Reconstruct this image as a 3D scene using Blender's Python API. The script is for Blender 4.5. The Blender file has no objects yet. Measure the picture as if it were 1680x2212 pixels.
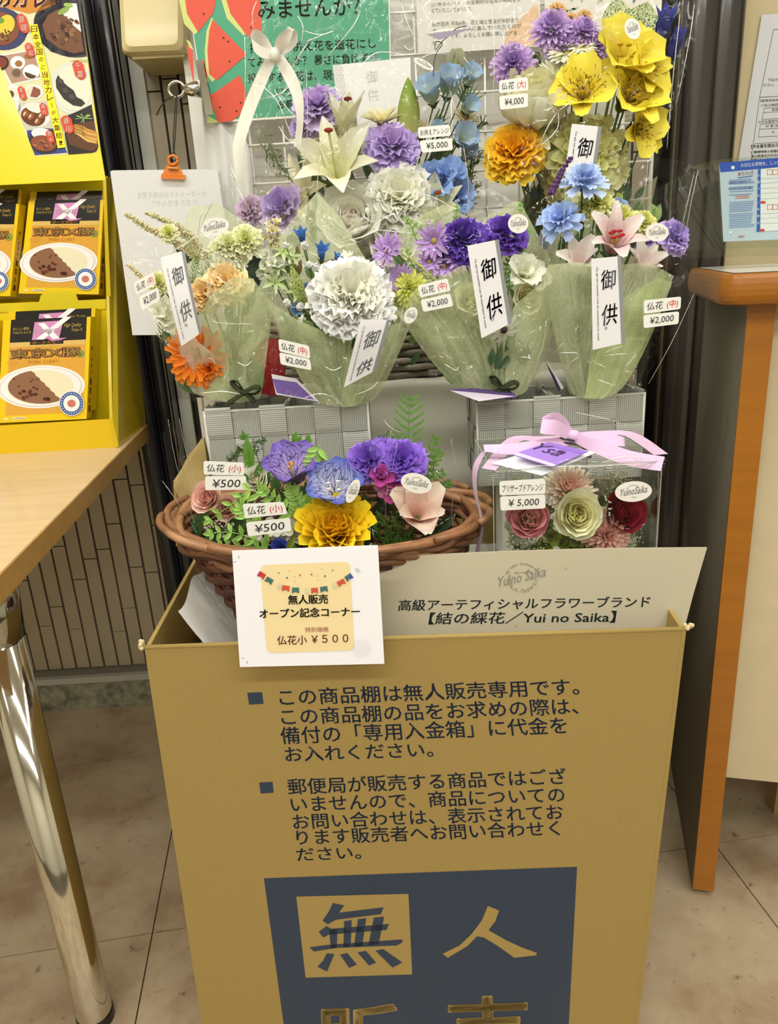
import bpy, math, random
from math import sin, cos, pi, sqrt, radians
from mathutils import Vector as V, Matrix, noise
from mathutils.geometry import tessellate_polygon
random.seed(7)
C = bpy.context.scene.collection
# ---------------------------------------------------------------- camera
FPX, CX, CY, EYE = 1600.0, 840.0, 1106.0, 1.1
up = V((-281.0, 4744.0, 1600.0)).normalized()
fw = V((0, 0, -1.0)); fwd = (fw - up * fw.dot(up)).normalized()
rt = fwd.cross(up)
RM = Matrix((rt, fwd, up))            # rows: camera space -> world space
cd = bpy.data.cameras.new('camera'); cam = bpy.data.objects.new('camera', cd); C.objects.link(cam)
cd.sensor_fit = 'HORIZONTAL'; cd.sensor_width = 36.0; cd.lens = FPX / 1680.0 * 36.0
cd.clip_start = 0.01; cd.clip_end = 50
cam.matrix_world = Matrix.Translation((0, 0, EYE)) @ RM.to_4x4()
bpy.context.scene.camera = cam
# ---------------------------------------------------------------- world, lights, exposure
w = bpy.data.worlds.new('world'); bpy.context.scene.world = w; w.use_nodes = True
w.node_tree.nodes['Background'].inputs[0].default_value = (0.95, 0.97, 1.0, 1)
w.node_tree.nodes['Background'].inputs[1].default_value = 0.5
def area(name, loc, sx, sy, watts, rot=(0, 0, 0), col=(0.99, 0.975, 0.90)):
    l = bpy.data.lights.new(name, 'AREA'); l.shape = 'RECTANGLE'; l.size = sx; l.size_y = sy; l.energy = watts; l.color = col
    o = bpy.data.objects.new(name, l); C.objects.link(o); o.location = loc; o.rotation_euler = rot; return o
area('ceiling_tube_light', (0.05, -0.75, 2.58), 2.6, 0.16, 42)
area('ceiling_tube_light', (-0.2, 0.62, 2.58), 2.6, 0.16, 28)
area('ceiling_tube_light', (0.1, -2.3, 2.58), 4.0, 0.16, 62)  # unseen row behind the camera, added for frontal light on the blooms
area('ceiling_tube_light', (1.7, -0.1, 2.58), 0.16, 2.4, 14)
area('ceiling_tube_light', (-1.7, -0.1, 2.58), 0.16, 2.4, 14)
vs = bpy.context.scene.view_settings
vs.view_transform = 'Standard'; vs.look = 'None'; vs.gamma = 1.0; vs.use_curve_mapping = False; vs.exposure = 0.08
bpy.context.scene.cycles.transparent_max_bounces = 20
bpy.context.scene.cycles.max_bounces = 7
# ---------------------------------------------------------------- helpers
def lin(c):
    if isinstance(c, str):
        c = [int(c[i:i + 2], 16) / 255 for i in (0, 2, 4)]
    return tuple((x / 12.92 if x <= 0.04045 else ((x + 0.055) / 1.055) ** 2.4) for x in c[:3]) + (1.0,)
def mixc(a, b, t): return tuple(a[i] + (b[i] - a[i]) * t for i in range(4))
def sc(c, k): return (min(1, c[0] * k), min(1, c[1] * k), min(1, c[2] * k), 1.0)
def ray(px, py): return RM @ V(((px - CX) / FPX, -(py - CY) / FPX, -1.0))
EY = V((0, 0, EYE))
def at(px, py, Y): d = ray(px, py); return EY + d * (Y / d.y)
def onz(px, py, z): d = ray(px, py); return EY + d * ((z - EYE) / d.z)
def onpl(px, py, P, N): d = ray(px, py); return EY + d * ((P - EY).dot(N) / d.dot(N))
def pxm(px, py, Y): return (at(px + 1, py, Y) - at(px, py, Y)).length     # metres per pixel there
class MB:
    def __init__(s): s.v = []; s.f = []; s.c = []; s.m = []; s.uv = []; s.cur = (0.8, 0.8, 0.8, 1); s.mi = 0
    def vert(s, p, c=None, uv=(0, 0)): s.v.append(tuple(p)); s.c.append(c or s.cur); s.uv.append(uv); return len(s.v) - 1
    def face(s, *i): s.f.append(i); s.m.append(s.mi)
    def quad(s, a, b, c, d, col=None, uvs=((0, 0), (1, 0), (1, 1), (0, 1))):
        i = [s.vert(p, col, u) for p, u in zip((a, b, c, d), uvs)]; s.face(*i)
    def box(s, lo, hi, M=None, col=None):
        P = [V((x, y, z)) for z in (lo[2], hi[2]) for y in (lo[1], hi[1]) for x in (lo[0], hi[0])]
        if M: P = [M @ p for p in P]
        for q in ((0, 2, 3, 1), (4, 5, 7, 6), (0, 1, 5, 4), (2, 6, 7, 3), (0, 4, 6, 2), (1, 3, 7, 5)):
            s.quad(*[P[k] for k in q], col=col)
    def hexa(s, P, col=None):     # P: 4 bottom ring, 4 top ring
        for q in ((3, 2, 1, 0), (4, 5, 6, 7), (0, 1, 5, 4), (1, 2, 6, 5), (2, 3, 7, 6), (3, 0, 4, 7)):
            s.quad(*[P[k] for k in q], col=col)
    def grid(s, fn, nu, nv, cf=None, closeu=False):
        b = len(s.v)
        for j in range(nv + 1):
            for i in range(nu + (0 if closeu else 1)):
                u, v = i / nu, j / nv
                s.vert(fn(u, v), cf(u, v) if cf else None, (u, v))
        W = nu if closeu else nu + 1
        for j in range(nv):
            for i in range(nu):
                a = b + j * W + i; a2 = b + j * W + (i + 1) % W if closeu else a + 1
                s.face(a, a2, a2 + W, a + W)
    def tube(s, pts, r, n=6, col=None, cap=True, flat=1.0):
        pts = [V(p) for p in pts]; b = len(s.v); m = len(pts)
        t = (pts[1] - pts[0]).normalized(); x = t.orthogonal().normalized(); L = 0
        for k, p in enumerate(pts):
            if k: L += (p - pts[k - 1]).length
            t2 = (pts[min(k + 1, m - 1)] - pts[max(k - 1, 0)])
            if t2.length > 1e-9: t = t2.normalized()
            x = x - t * x.dot(t)
            x = x.normalized() if x.length > 1e-6 else t.orthogonal().normalized()
            y = t.cross(x); rr = r[k] if isinstance(r, (list, tuple)) else r
            for i in range(n):
                a = 2 * pi * i / n
                s.vert(p + x * (cos(a) * rr) + y * (sin(a) * rr * flat), (col[k] if isinstance(col, list) else col), (i / n, L * 100))
        for k in range(m - 1):
            for i in range(n):
                a = b + k * n + i; a2 = b + k * n + (i + 1) % n
                s.face(a, a2, a2 + n, a + n)
        if cap:
            s.face(*[b + i for i in reversed(range(n))]); s.face(*[b + (m - 1) * n + i for i in range(n)])
    def ball(s, p, r, col=None, n=6, m=4, sc3=(1, 1, 1), M=None):
        p = V(p)
        def fn(u, v):
            a, e = 2 * pi * u, pi * (v - .5) * .999
            q = V((cos(a) * cos(e) * r * sc3[0], sin(a) * cos(e) * r * sc3[1], sin(e) * r * sc3[2]))
            return p + (M @ q if M else q)
        s.grid(fn, n, m, (lambda u, v: col) if col else None, closeu=True)
    def lathe(s, prof, M, n=24, col=None):
        s.grid(lambda u, v: M @ V((cos(2 * pi * u) * prof[round(v * (len(prof) - 1))][0], sin(2 * pi * u) * prof[round(v * (len(prof) - 1))][0], prof[round(v * (len(prof) - 1))][1])), n, len(prof) - 1, (lambda u, v: col) if col else None, closeu=True)
    def poly(s, pts, col=None):
        pts = [V(p) for p in pts]; b = len(s.v)
        for p in pts: s.vert(p, col)
        if len(pts) < 5: s.face(*range(b, b + len(pts))); return
        for t in tessellate_polygon([pts]): s.face(*[b + k for k in t])
    def build(s, name, mats, parent=None, smooth=False, **tags):
        me = bpy.data.meshes.new(name); n = len(s.v)
        cen = V((0, 0, 0))
        if n:
            mn = V([min(q[i] for q in s.v) for i in range(3)]); mx = V([max(q[i] for q in s.v) for i in range(3)])
            cen = V(((mn.x + mx.x) / 2, (mn.y + mx.y) / 2, mn.z))
        me.from_pydata([(q[0] - cen.x, q[1] - cen.y, q[2] - cen.z) for q in s.v], [], s.f)
        a = me.color_attributes.new('Col', 'FLOAT_COLOR', 'POINT')
        a.data.foreach_set('color', [x for c in s.c for x in c])
        ul = me.uv_layers.new(name='UVMap')
        vi = [0] * len(me.loops); me.loops.foreach_get('vertex_index', vi)
        ul.data.foreach_set('uv', [x for k in vi for x in s.uv[k]])
        if not isinstance(mats, (list, tuple)): mats = [mats]
        for m in mats: me.materials.append(m)
        if len(mats) > 1: me.polygons.foreach_set('material_index', s.m)
        if smooth: me.polygons.foreach_set('use_smooth', [True] * len(me.polygons))
        me.update()
        o = bpy.data.objects.new(name, me); C.objects.link(o); o.location = cen
        if parent is not None:
            o.parent = parent
            o.location = cen - worldloc(parent)
        for k, x in tags.items(): o[k] = x
        return o
def worldloc(o):
    p = V(o.location)
    while o.parent: o = o.parent; p += V(o.location)
    return p
def thing(name, label, cat, loc, group=None):
    o = bpy.data.objects.new(name, None); C.objects.link(o); o.location = V(loc); o.empty_display_size = .05
    o['label'] = label; o['category'] = cat
    if group: o['group'] = group
    return o
# ---------------------------------------------------------------- materials
MATS = {}
def nodes(name):
    m = bpy.data.materials.new(name); m.use_nodes = True; nt = m.node_tree
    for n in list(nt.nodes): nt.nodes.remove(n)
    out = nt.nodes.new('ShaderNodeOutputMaterial')
    def N(t, **k):
        n = nt.nodes.new(t)
        for a, b in k.items():
            if a in n.inputs: n.inputs[a].default_value = b
            else: setattr(n, a, b)
        return n
    return m, nt, out, N
def ramp(nt, N, fac, stops):
    r = N('ShaderNodeValToRGB'); e = r.color_ramp.elements
    while len(e) < len(stops): e.new(0.5)
    for k, (p, c) in enumerate(stops): e[k].position = p; e[k].color = c
    nt.links.new(fac, r.inputs[0]); return r
def vc(name, rough=.5, spec=.5, bump=0, bscale=60, trans=0, coat=0, metal=0, var=0, vscale=30, stretch=None, alpha=None, sheen=0):
    """material whose base colour is the object's own colour attribute"""
    m, nt, out, N = nodes(name); L = nt.links.new
    at_ = N('ShaderNodeAttribute', attribute_name='Col'); col = at_.outputs['Color']
    tc = N('ShaderNodeTexCoord'); mp = N('ShaderNodeMapping'); L(tc.outputs['Object'], mp.inputs[0])
    if stretch: mp.inputs['Scale'].default_value = stretch
    b = N('ShaderNodeBsdfPrincipled', Roughness=rough, Metallic=metal)
    b.inputs['Specular IOR Level'].default_value = spec; b.inputs['Coat Weight'].default_value = coat; b.inputs['Coat Roughness'].default_value = .08
    if sheen: b.inputs['Sheen Weight'].default_value = sheen
    if var:
        nz = N('ShaderNodeTexNoise', Scale=vscale, Detail=5.0); L(mp.outputs[0], nz.inputs['Vector'])
        r = ramp(nt, N, nz.outputs['Fac'], [(.3, (1 - var,) * 3 + (1,)), (.7, (1 + var * .3,) * 3 + (1,))])
        mx = N('ShaderNodeMix', data_type='RGBA', blend_type='MULTIPLY'); mx.inputs[0].default_value = 1
        L(col, mx.inputs[6]); L(r.outputs[0], mx.inputs[7]); col = mx.outputs[2]
    L(col, b.inputs['Base Color'])
    if bump:
        n2 = N('ShaderNodeTexNoise', Scale=bscale, Detail=4.0); L(mp.outputs[0], n2.inputs['Vector'])
        bp = N('ShaderNodeBump', Strength=bump, Distance=.002); L(n2.outputs['Fac'], bp.inputs['Height']); L(bp.outputs[0], b.inputs['Normal'])
    sh = b.outputs[0]
    if trans:
        t = N('ShaderNodeBsdfTranslucent'); L(col, t.inputs[0]); mx = N('ShaderNodeMixShader'); mx.inputs[0].default_value = trans
        L(sh, mx.inputs[1]); L(t.outputs[0], mx.inputs[2]); sh = mx.outputs[0]
    if alpha is not None:
        t = N('ShaderNodeBsdfTransparent'); mx = N('ShaderNodeMixShader'); mx.inputs[0].default_value = alpha
        L(t.outputs[0], mx.inputs[1]); L(sh, mx.inputs[2]); sh = mx.outputs[0]
    L(sh, out.inputs[0]); return m
PLAIN = vc('painted_surface', .5)
PAPER = vc('paper', .55, .3, trans=.06, bump=.05, bscale=300)
INK = vc('printed_ink', .45, .35)
GLOSSCARD = vc('glossy_card', .22, .5, coat=.35)
PETAL = vc('fabric_petal', .65, .2, bump=.15, bscale=220, trans=.26, var=.05, vscale=90)
INKG = vc('glossy_print', .16, .5, coat=.5)
LEAFM = vc('leaf_surface', .42, .4, bump=.3, bscale=150, trans=.12, var=.2, vscale=60)
CLOTH = vc('satin_cloth', .5, .3, sheen=.3, bump=.05, bscale=400)
RIBBON = vc('satin_ribbon', .36, .5, sheen=.4, bump=.05, bscale=600, trans=.1)
WILLOW = vc('willow_bark', .5, .4, bump=.5, bscale=120, var=.35, vscale=40, coat=.15)
PLASTIC = vc('plastic', .3, .5)
CHROME = vc('chrome', .09, .5, metal=1, bump=.03, bscale=40)
DARKMET = vc('dark_metal_frame', .25, .5, coat=.3)
CARDB = vc('corrugated_kraft', .75, .2, bump=.12, bscale=700, var=.10, vscale=600)
STRING = vc('string', .7)
WOOD = vc('wood_surface', .35, .4, var=.12, vscale=6, stretch=(.6, 9, 9), coat=.15)
WALLM = vc('wall_paint', .7, .2, bump=.15, bscale=90, var=.04)
TILE = vc('ceramic_tile', .45, .4, bump=.25, bscale=60, var=.10, vscale=14)
STONE = vc('terrazzo', .6, .3, bump=.2, bscale=60, var=.6, vscale=45)
def film(name, tint, fac, rough=.07, bump=.35, bs=7, bd=.02, streak=False):
    m, nt, out, N = nodes(name); L = nt.links.new
    tc = N('ShaderNodeTexCoord')
    nz = N('ShaderNodeTexNoise', Scale=bs, Detail=3.0, Roughness=.55, Distortion=1.2); L(tc.outputs['Object'], nz.inputs['Vector'])
    vo = N('ShaderNodeTexVoronoi', feature='DISTANCE_TO_EDGE', Scale=bs * 1.6)
    add = N('ShaderNodeVectorMath', operation='ADD'); n3 = N('ShaderNodeTexNoise', Scale=bs * .8, Detail=2.0)
    L(tc.outputs['Object'], n3.inputs['Vector']); L(tc.outputs['Object'], add.inputs[0]); 
    s3 = N('ShaderNodeVectorMath', operation='SCALE'); s3.inputs['Scale'].default_value = .25; L(n3.outputs['Color'], s3.inputs[0]); L(s3.outputs[0], add.inputs[1]); L(add.outputs[0], vo.inputs['Vector'])
    mn = N('ShaderNodeMath', operation='MINIMUM'); mn.inputs[1].default_value = .12; L(vo.outputs['Distance'], mn.inputs[0])
    ad = N('ShaderNodeMath', operation='MULTIPLY_ADD'); ad.inputs[1].default_value = 2.0; L(mn.outputs[0], ad.inputs[0]); L(nz.outputs['Fac'], ad.inputs[2])
    bp = N('ShaderNodeBump', Strength=bump, Distance=bd); L(ad.outputs[0], bp.inputs['Height'])
    tr = N('ShaderNodeBsdfTransparent', Color=tint); gl = N('ShaderNodeBsdfGlossy', Roughness=rough, Color=(1, 1, 1, 1)); L(bp.outputs[0], gl.inputs['Normal'])
    lw = N('ShaderNodeLayerWeight', Blend=.35); L(bp.outputs[0], lw.inputs['Normal'])
    ma = N('ShaderNodeMath', operation='MULTIPLY_ADD'); ma.inputs[1].default_value = .11; ma.inputs[2].default_value = fac; L(lw.outputs['Fresnel'], ma.inputs[0])
    mx = N('ShaderNodeMixShader'); L(ma.outputs[0], mx.inputs[0]); L(tr.outputs[0], mx.inputs[1]); L(gl.outputs[0], mx.inputs[2])
    L(mx.outputs[0], out.inputs[0]); return m
CELLO = film('clear_cellophane', (.995, .996, .992, 1), .014, rough=.05, bump=.9, bs=9, bd=.03)
CELLOCALM = film('clear_film_smooth', (.996, .997, .995, 1), .008, bump=.3, bs=5)
ACRYL = film('clear_acrylic', (.93, .95, .93, 1), .03, rough=.02, bump=0)
def greenpaper():
    m, nt, out, N = nodes('translucent_green_paper'); L = nt.links.new
    at_ = N('ShaderNodeAttribute', attribute_name='Col')
    tc = N('ShaderNodeTexCoord'); mp = N('ShaderNodeMapping'); mp.inputs['Scale'].default_value = (1, 1, .6); L(tc.outputs['Object'], mp.inputs[0])
    nz = N('ShaderNodeTexNoise', Scale=110.0, Detail=6.0, Distortion=3.0); L(mp.outputs[0], nz.inputs['Vector'])
    r = ramp(nt, N, nz.outputs['Fac'], [(.35, (.48, .48, .48, 1)), (.65, (.66, .66, .66, 1))])
    d = N('ShaderNodeBsdfDiffuse'); t = N('ShaderNodeBsdfTranslucent'); L(at_.outputs['Color'], d.inputs[0]); L(at_.outputs['Color'], t.inputs[0])
    mx = N('ShaderNodeMixShader'); mx.inputs[0].default_value = .4; L(d.outputs[0], mx.inputs[1]); L(t.outputs[0], mx.inputs[2])
    tr = N('ShaderNodeBsdfTransparent'); m2 = N('ShaderNodeMixShader'); L(r.outputs[0], m2.inputs[0]); L(tr.outputs[0], m2.inputs[1]); L(mx.outputs[0], m2.inputs[2])
    L(m2.outputs[0], out.inputs[0]); return m
GREENP = greenpaper()
def uvmat(name, kind, c1, c2, rough=.5, trans=.15):
    m, nt, out, N = nodes(name); L = nt.links.new
    at_ = N('ShaderNodeAttribute', attribute_name='Col'); tc = N('ShaderNodeTexCoord'); b = N('ShaderNodeBsdfPrincipled', Roughness=rough); b.inputs['Specular IOR Level'].default_value = .35
    mp = N('ShaderNodeMapping'); L(tc.outputs['UV'], mp.inputs[0])
    mx = N('ShaderNodeMix', data_type='RGBA'); L(at_.outputs['Color'], mx.inputs[6]); mx.inputs[7].default_value = c2
    if kind == 'net':
        mp.inputs['Scale'].default_value = (6, 8, 1)
        vo = N('ShaderNodeTexVoronoi', feature='DISTANCE_TO_EDGE', Scale=1.0); L(mp.outputs[0], vo.inputs['Vector'])
        r = ramp(nt, N, vo.outputs['Distance'], [(.02, (1, 1, 1, 1)), (.08, (0, 0, 0, 1))])
    elif kind == 'spot':
        mp.inputs['Scale'].default_value = (14, 20, 1)
        vo = N('ShaderNodeTexNoise', Scale=1.2, Detail=3.0); L(mp.outputs[0], vo.inputs['Vector'])
        r = ramp(nt, N, vo.outputs['Fac'], [(.50, (0, 0, 0, 1)), (.56, (1, 1, 1, 1))])
    elif kind == 'streak':      # short dashes towards the petal base
        mp.inputs['Scale'].default_value = (16, 5, 1)
        vo = N('ShaderNodeTexNoise', Scale=1.3, Detail=1.0); L(mp.outputs[0], vo.inputs['Vector'])
        sx = N('ShaderNodeSeparateXYZ'); L(tc.outputs['UV'], sx.inputs[0])
        mm = N('ShaderNodeMath', operation='MULTIPLY_ADD'); mm.inputs[1].default_value = -.34; L(sx.outputs['Y'], mm.inputs[0]); L(vo.outputs['Fac'], mm.inputs[2])
        r = ramp(nt, N, mm.outputs[0], [(.44, (0, 0, 0, 1)), (.46, (1, 1, 1, 1))])
    elif kind == 'vein':
        mp.inputs['Scale'].default_value = (9, 3.2, 1)
        vo = N('ShaderNodeTexVoronoi', feature='DISTANCE_TO_EDGE', Scale=1.0); L(mp.outputs[0], vo.inputs['Vector'])
        r = ramp(nt, N, vo.outputs['Distance'], [(.02, (.9, .9, .9, 1)), (.07, (0, 0, 0, 1))])
    elif kind == 'strap':       # chevron twill of the webbing
        sx = N('ShaderNodeSeparateXYZ'); L(tc.outputs['UV'], sx.inputs[0])
        a = N('ShaderNodeMath', operation='MULTIPLY'); a.inputs[1].default_value = 8.0; L(sx.outputs['X'], a.inputs[0])
        pp = N('ShaderNodeMath', operation='PINGPONG'); pp.inputs[1].default_value = .5; L(a.outputs[0], pp.inputs[0])
        y = N('ShaderNodeMath', operation='MULTIPLY_ADD'); y.inputs[1].default_value = 14.0; L(sx.outputs['Y'], y.inputs[0]); L(pp.outputs[0], y.inputs[2])
        fr = N('ShaderNodeMath', operation='FRACT'); L(y.outputs[0], fr.inputs[0])
        r = ramp(nt, N, fr.outputs[0], [(.30, (.85, .85, .85, 1)), (.42, (0, 0, 0, 1)), (.9, (0, 0, 0, 1)), (1, (.85, .85, .85, 1))])
    L(r.outputs[0], mx.inputs[0]); L(mx.outputs[2], b.inputs['Base Color'])
    bp = N('ShaderNodeBump', Strength=.4, Distance=.0006); bp.invert = True; L(r.outputs[0], bp.inputs['Height']); L(bp.outputs[0], b.inputs['Normal'])
    sh = b.outputs[0]
    if trans:
        t = N('ShaderNodeBsdfTranslucent'); L(mx.outputs[2], t.inputs[0]); ms = N('ShaderNodeMixShader'); ms.inputs[0].default_value = trans
        L(sh, ms.inputs[1]); L(t.outputs[0], ms.inputs[2]); sh = ms.outputs[0]
    L(sh, out.inputs[0]); return m
NETLEAF = uvmat('net_veined_leaf', 'net', None, lin('c9d08a'))
SPOTLEAF = uvmat('speckled_leaf', 'spot', None, lin('3f5a33'))
STREAKP = uvmat('streaked_petal', 'streak', None, lin('6b4a18'))
VEINP = uvmat('veined_petal', 'vein', None, lin('30205e'))
STRAP = uvmat('woven_webbing', 'strap', None, lin('6e6f68'), rough=.6, trans=0)
# ---------------------------------------------------------------- text and flat print
TXT = {}
def text2d(body, bold=0.0, shear=0.0):
    key = (body, bold, shear)
    if key in TXT: return TXT[key]
    cu = bpy.data.curves.new('t', 'FONT'); cu.body = body; cu.resolution_u = 2; cu.shear = shear; cu.fill_mode = 'FRONT'
    o = bpy.data.objects.new('t', cu); C.objects.link(o)
    dg = bpy.context.evaluated_depsgraph_get(); me = o.evaluated_get(dg).to_mesh()
    vs_ = [(q.co.x, q.co.y) for q in me.vertices]; fs = [tuple(p.vertices) for p in me.polygons]
    o.evaluated_get(dg).to_mesh_clear(); bpy.data.objects.remove(o); bpy.data.curves.remove(cu)
    if bold:      # heavier strokes: the glyph doubled a little to each side
        n = len(vs_); d = bold * .62; V2, F2 = [], []
        for k, (ox, oy) in enumerate(((-d, -d * .7), (d, -d * .7), (-d, d * .7), (d, d * .7)) if bold < .025 else ((-d, -d * .7), (d, -d * .7), (-d, d * .7), (d, d * .7), (0, 0), (-d * 1.25, 0), (d * 1.25, 0))):
            V2 += [(x + ox, y + oy) for x, y in vs_]; F2 += [tuple(q + k * n for q in f) for f in fs]
        vs_, fs = V2, F2
    TXT[key] = (vs_, fs); return TXT[key]
class Plane:
    """a real plane in the room that prints and cards lie on"""
    def __init__(s, P0, P1, P2, bend=None):
        s.P = V(P0); s.N = (V(P1) - s.P).cross(V(P2) - s.P).normalized()
        if s.N.dot(EY - s.P) < 0: s.N = -s.N
        s.bend = bend
    def to3(s, px, py, k=0):
        q = onpl(px, py, s.P, s.N)
        if s.bend: q = q + s.N * s.bend(px, py)
        return q + s.N * (k * .0003)
def PY(*c): return Plane(*[at(*p) for p in c[:3]])
class Print:
    def __init__(s, plane, clip=None): s.pl = plane; s.mb = MB(); s.clip = clip
    def poly(s, pts, col, k=1):
        if s.clip:
            C_ = s.clip; sg = 1 if sum(C_[i - 1][0] * C_[i][1] - C_[i][0] * C_[i - 1][1] for i in range(len(C_))) > 0 else -1
            for i in range(len(C_)):
                a, b = C_[i - 1], C_[i]; f = lambda p: sg * ((b[0] - a[0]) * (p[1] - a[1]) - (b[1] - a[1]) * (p[0] - a[0])); out = []
                for j in range(len(pts)):
                    p, q = pts[j - 1], pts[j]; fp_, fq = f(p), f(q)
                    if (fp_ < 0) != (fq < 0): t = fp_ / (fp_ - fq); out.append((p[0] + (q[0] - p[0]) * t, p[1] + (q[1] - p[1]) * t))
                    if fq >= 0: out.append(q)
                pts = out
                if len(pts) < 3: return s
        s.mb.poly([s.pl.to3(x, y, k) for x, y in pts], lin(col)); return s
    def ell(s, x, y, rx, ry, col, k=1, rot=0, a0=0, a1=360, n=24):
        r = radians(rot); P = []
        full = a1 - a0 >= 360
        for i in range(n + (0 if full else 1)):
            a = radians(a0 + (a1 - a0) * i / n); X, Y = cos(a) * rx, sin(a) * ry
            P.append((x + X * cos(r) - Y * sin(r), y + X * sin(r) + Y * cos(r)))
        return s.poly(P, col, k)
    def line(s, pts, w_, col, k=2):
        for (a, b), (c, d) in zip(pts, pts[1:]):
            l = sqrt((c - a) ** 2 + (d - b) ** 2) or 1; nx, ny = -(d - b) / l * w_ / 2, (c - a) / l * w_ / 2
            s.poly([(a + nx, b + ny), (c + nx, d + ny), (c - nx, d - ny), (a - nx, b - ny)], col, k)
        return s
    def text(s, body, x0, y0, x1, y1, h, col, k=2, bold=0.0, shear=0.0, upv=None, em=False):
        """baseline from (x0,y0) to (x1,y1); h = height in px"""
        vs_, fs = text2d(body, bold, shear)
        if not vs_: return s
        xs = [q[0] for q in vs_]; ys = [q[1] for q in vs_]
        mnx, mxx, mny, mxy = (0, 1, -.12, .88) if em else (min(xs), max(xs), min(ys), max(ys))
        dx, dy = x1 - x0, y1 - y0; l = sqrt(dx * dx + dy * dy)
        ux, uy = upv if upv else (dy / l * h, -dx / l * h)
        b = len(s.mb.v); c = lin(col)
        for (x, y) in vs_:
            a = (x - mnx) / (mxx - mnx or 1); t = (y - mny) / (mxy - mny or 1)
            s.mb.vert(s.pl.to3(x0 + a * dx + t * ux, y0 + a * dy + t * uy, k), c)
        for f in fs: s.mb.face(*[b + q for q in f])
        return s
    def vtext(s, body, x0, y0, x1, y1, w_, col, k=2, bold=0.0):
        n = len(body); dx, dy = (x1 - x0) / n, (y1 - y0) / n; l = sqrt(dx * dx + dy * dy)
        rx, ry = dy / l * w_, -dx / l * w_
        for i, ch in enumerate(body):
            bx, by = x0 + dx * (i + .94) - rx / 2, y0 + dy * (i + .94) - ry / 2
            if ch in 'ー': s.line([(x0 + dx * (i + .15), y0 + dy * (i + .15)), (x0 + dx * (i + .85), y0 + dy * (i + .85))], w_ * .12, col, k); continue
            s.text(ch, bx, by, bx + rx, by + ry, l, col, k, bold, em=True, upv=(-dx * .88, -dy * .88))
        return s
    def build(s, name, parent, mat=None, **k): return s.mb.build(name, mat or INK, parent, **k)
def rounded(pts, r, n=4):
    out = []; m = len(pts)
    for i in range(m):
        a, b, c = V(pts[i - 1]), V(pts[i]), V(pts[(i + 1) % m])
        d1, d2 = (a - b), (c - b); rr = min(r, d1.length * .45, d2.length * .45)
        p, q = b + d1.normalized() * rr, b + d2.normalized() * rr
        for k in range(n + 1):
            t = k / n; out.append(tuple(p * (1 - t) ** 2 + b * 2 * t * (1 - t) + q * t * t))
    return out
def card(name, parent, pl, pts, thick, col, mat=PAPER, r=0, k=0, **tags):
    if r: pts = rounded(pts, r)
    if pl.bend:       # subdivide long edges so that a bent card follows its bend
        q = []
        for a, b in zip(pts, pts[1:] + pts[:1]):
            for i in range(6): q.append((a[0] + (b[0] - a[0]) * i / 6, a[1] + (b[1] - a[1]) * i / 6))
        pts = q
    mb = MB(); c = lin(col)
    if pl.bend and len(pts) == 24:
        F = lambda u, v: (pts[0][0] * (1 - u) * (1 - v) + pts[6][0] * u * (1 - v) + pts[12][0] * u * v + pts[18][0] * (1 - u) * v, pts[0][1] * (1 - u) * (1 - v) + pts[6][1] * u * (1 - v) + pts[12][1] * u * v + pts[18][1] * (1 - u) * v)
        mb.grid(lambda u, v: pl.to3(*F(u, v), k), 6, 12, lambda u, v: c); mb.grid(lambda u, v: pl.to3(*F(u, v), k) - pl.N * thick, 6, 12, lambda u, v: c)
        return mb.build(name, mat, parent, smooth=False, **tags)
    fr = [pl.to3(x, y, k) for x, y in pts]; bk = [p - pl.N * thick for p in fr]
    mb.poly(fr, c); mb.poly(list(reversed(bk)), c)
    for i in range(len(fr)):
        j = (i + 1) % len(fr); mb.quad(fr[i], fr[j], bk[j], bk[i], c)
    return mb.build(name, mat, parent, **tags)
# ================================================================ SETTING
def struct(name, mb, mat, parent=None, **k): return mb.build(name, mat, parent, kind='structure', **k)
WY = 1.77
fl = MB(); fl.cur = lin('4a4034'); fl.box((-3, -3.5, -.06), (3, 2.2, -.004)); floor = struct('floor', fl, STONE)
def floormat():
    m, nt, out, N = nodes('worn_vinyl_tile'); L = nt.links.new
    tc = N('ShaderNodeTexCoord'); b = N('ShaderNodeBsdfPrincipled', Roughness=.38); ge = N('ShaderNodeNewGeometry')
    n1 = N('ShaderNodeTexNoise', Scale=5.0, Detail=8.0, Roughness=.65); L(ge.outputs['Position'], n1.inputs['Vector'])
    r1 = ramp(nt, N, n1.outputs['Fac'], [(.33, lin('8d7459')), (.5, lin('a8957a')), (.68, lin('b6a78c'))])
    n2 = N('ShaderNodeTexNoise', Scale=34.0, Detail=6.0, Roughness=.7); L(ge.outputs['Position'], n2.inputs['Vector'])
    r2 = ramp(nt, N, n2.outputs['Fac'], [(.28, lin('5a3b28')), (.40, (1, 1, 1, 1))])
    mx = N('ShaderNodeMix', data_type='RGBA', blend_type='MULTIPLY'); mx.inputs[0].default_value = .75; L(r1.outputs[0], mx.inputs[6]); L(r2.outputs[0], mx.inputs[7])
    L(mx.outputs[2], b.inputs['Base Color']); bp = N('ShaderNodeBump', Strength=.12, Distance=.002); L(n2.outputs['Fac'], bp.inputs['Height']); L(bp.outputs[0], b.inputs['Normal'])
    L(b.outputs[0], out.inputs[0]); return m
FLOORM = floormat()
T = .53; ang = radians(7.0); tm = MB(); g = .0012
tm.box((g, g, -.004), (T - g, T - g, 0)); tile0 = None
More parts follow.
